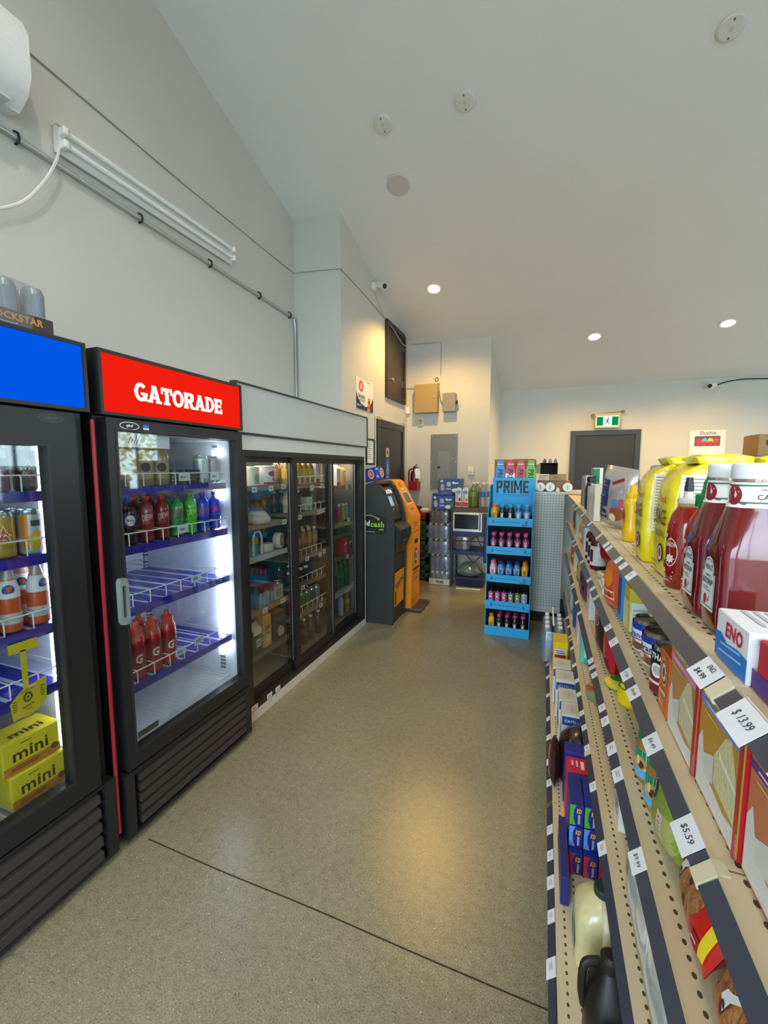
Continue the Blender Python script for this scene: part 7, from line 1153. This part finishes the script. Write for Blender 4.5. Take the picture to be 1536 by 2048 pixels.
for i, (x, y) in enumerate(((.175, 2.22), (.28, 2.24), (.165, 2.36), (.27, 2.38), (.155, 2.56), (.26, 2.58), (.145, 2.72), (.25, 2.74))): packbox('pasta_box', 'white pasta box with a blue band, %s row from the dark bag, %s column' % (ORD[i // 2], ('outer', 'inner')[i % 2]), 'pasta box', (x, y, Z5), .1, .13, .215 if i < 4 else .225, '#d8d6cc', cat_art, rz=.02 * (i % 3 - 1))
def cer(m, F):
    f = F['mx']; g = F['my']
    for f, w in ((F['mx'], .17), (F['my'], .09)): m.rect(f, 0, .07, w * .75, .04, P('#d8dce8')); m.lines(f, 0, .07, w * .6, .025, 2, P('#2a3a8a')); m.rect(f, 0, .042, w * .75, .02, P('#b02a24')); m.disc(f, .0, -.03, w * .24, .05, P('#4a4a7a')); m.disc(f, .0, -.02, w * .12, .03, P('#d8d0c4')); m.disc(f, .0, -.085, w * .26, .028, P('#d8c8a8'))
packbox('cereal_box', 'bright yellow cereal box beside the water bottles', 'cereal box', (.143, 3.02, Z5), .09, .17, .27, '#e8c81c', cer)
WB = CLEAR('#e8f0f4', .14, .06, .35, '#c4d8e8')
t = thing('water_multipack', 'wrapped pack of clear water bottles at the far end of the bottom deck', 'water multipack', (.108, 3.40, Z5))
for j in range(4):
    for i in range(2):
        c = (.064 + i * .088, 3.26 + j * .094, Z5); m = MB(); m.lathe([(.036, 0), (.042, .008), (.04, .05), (.043, .06), (.04, .1), (.043, .16), (.036, .2), (.018, .245), (.0135, .25)], WB, 18, c); b = part(t, 'bottle', m)
        m = MB(); m.lathe([(.0435, .10), (.0437, .105), (.0437, .155), (.0435, .16)], P('#3f7fc0', .35), 18, c, caps=False); part(b, 'label', m); m = MB(); m.lathe([(.0155, .245), (.016, .262), (.014, .265)], P('#eeeeec', .4), 14, c); part(b, 'cap', m)
m = MB(); m.loft([se(.108, 3.40, z, a, b, 7, 32) for z, a, b in ((.102, .084, .188), (.16, .087, .192), (.28, .086, .189), (.33, .078, .18))], CF, False); m.tube(catmull([(.108, 3.28, .36), (.10, 3.36, .44), (.10, 3.46, .44), (.108, 3.54, .36)]), .006, WHT, 6); part(t, 'shrink_film', m)
# ================================================================= outside, light, camera
m = MB(); m.box(RX + .5, -14, -.3, 40, 26, -.15, P('#8a8880', .8)); m.box(-14, -40, -.3, RX + .5, FY - .5, -.15, P('#8a8880', .8)); g = struct('ground_outside', m)
LEAF = P('#c9a41e', .6, var=.5, ns=6); BARK = P('#4a3a2a', .8)
for i, (x, y, s) in enumerate(((9.5, 9.5, 1.4), (12, 4.0, 1.7), (11.5, 15.5, 1.6))):
    t = thing('autumn_tree', 'yellow autumn tree outside the window wall, %s of three' % ORD[i], 'tree', (x, y, -.15)); rr = random.Random(i); m = MB(); m.tube([(x, y, -.15), (x + .05, y, 1.2 * s), (x - .03, y + .05, 2.2 * s)], .09 * s, BARK, 8); part(t, 'trunk', m)
    m = MB()
    for _ in range(1500):
        while 1:
            p = V((rr.uniform(-1, 1), rr.uniform(-1, 1), rr.uniform(-1, 1)))
            if p.length < 1: break
        c = V((x, y, 2.2 * s)) + p * 1.5 * s * V((1, 1, .85)).length / 1.65; a = V((rr.uniform(-1, 1), rr.uniform(-1, 1), rr.uniform(-1, 1))).normalized() * .1; b = a.cross(V((rr.uniform(-1, 1), .3, 1))).normalized() * .07
        m.add([c - a, c + b, c + a, c - b], [(0, 1, 2, 3)], LEAF)
    part(t, 'crown', m)
W = bpy.data.worlds.new('World'); SC.world = W; W.use_nodes = True; nt = W.node_tree; bg = nt.nodes['Background']
tc = nt.nodes.new('ShaderNodeTexCoord'); sp = nt.nodes.new('ShaderNodeSeparateXYZ'); nt.links.new(tc.outputs['Generated'], sp.inputs[0])
rp = nt.nodes.new('ShaderNodeValToRGB'); nt.links.new(sp.outputs[2], rp.inputs[0]); rp.color_ramp.elements[0].position = .0; rp.color_ramp.elements[0].color = lin('#aebfca'); rp.color_ramp.elements[1].position = .35; rp.color_ramp.elements[1].color = lin('#cfe1fa')
nt.links.new(rp.outputs[0], bg.inputs[0]); bg.inputs[1].default_value = SKY
def portal(name, loc, rot, sx, sy):
    l = bpy.data.lights.new(name, 'AREA'); l.shape = 'RECTANGLE'; l.size = sx; l.size_y = sy; l.cycles.is_portal = True
    o = bpy.data.objects.new(name, l); COL.objects.link(o); o.location = loc; o.rotation_euler = rot
for i, (a, b, z0, z1) in enumerate(RW): portal('window_daylight_portal', (RX - .002, (a + b) / 2, (z0 + z1) / 2), (0, PI / 2, 0), z1 - z0, b - a)
for i, (a, b, z0, z1) in enumerate(FW): portal('window_daylight_portal', ((a + b) / 2, FY + .002, (z0 + z1) / 2), (PI / 2, 0, 0), b - a, z1 - z0)
def spot(name, x, y, e, col, ang=2.4, dz=.06):
    l = bpy.data.lights.new(name, 'SPOT'); l.energy = e; l.color = lin(col)[:3]; l.spot_size = ang; l.spot_blend = .6; l.shadow_soft_size = .06
    o = bpy.data.objects.new(name, l); COL.objects.link(o); o.location = (x, y, ceil_z(y) - dz)
for i, (x, y) in enumerate(LAMPS): spot('pot_or_fill_lamp', x, y, POT if i < 3 else POT_FILL, '#ffcb6a' if i < 3 else '#fff0e0')  # lamps past the third are added fill light outside the view
cam = bpy.data.cameras.new('Camera'); co = bpy.data.objects.new('Camera', cam); COL.objects.link(co); SC.camera = co
cam.sensor_fit = 'AUTO'; cam.sensor_width = 36; cam.lens = 850 * 36 / 2048; cam.clip_start = .02
d = V((1089 - 768, -(935 - 1024), -850)).normalized(); u = V((0, 1, -d.y / d.z)).normalized(); r = d.cross(u)
R = Matrix((r, d, u))   # rows: world x, y, z axes seen in camera space
co.matrix_world = Matrix.Translation((0, 0, 1.52)) @ R.to_4x4()
SC.view_settings.view_transform = 'Standard'; SC.view_settings.look = 'None'; SC.view_settings.exposure = EXPO; SC.view_settings.gamma = 1; SC.view_settings.use_curve_mapping = False
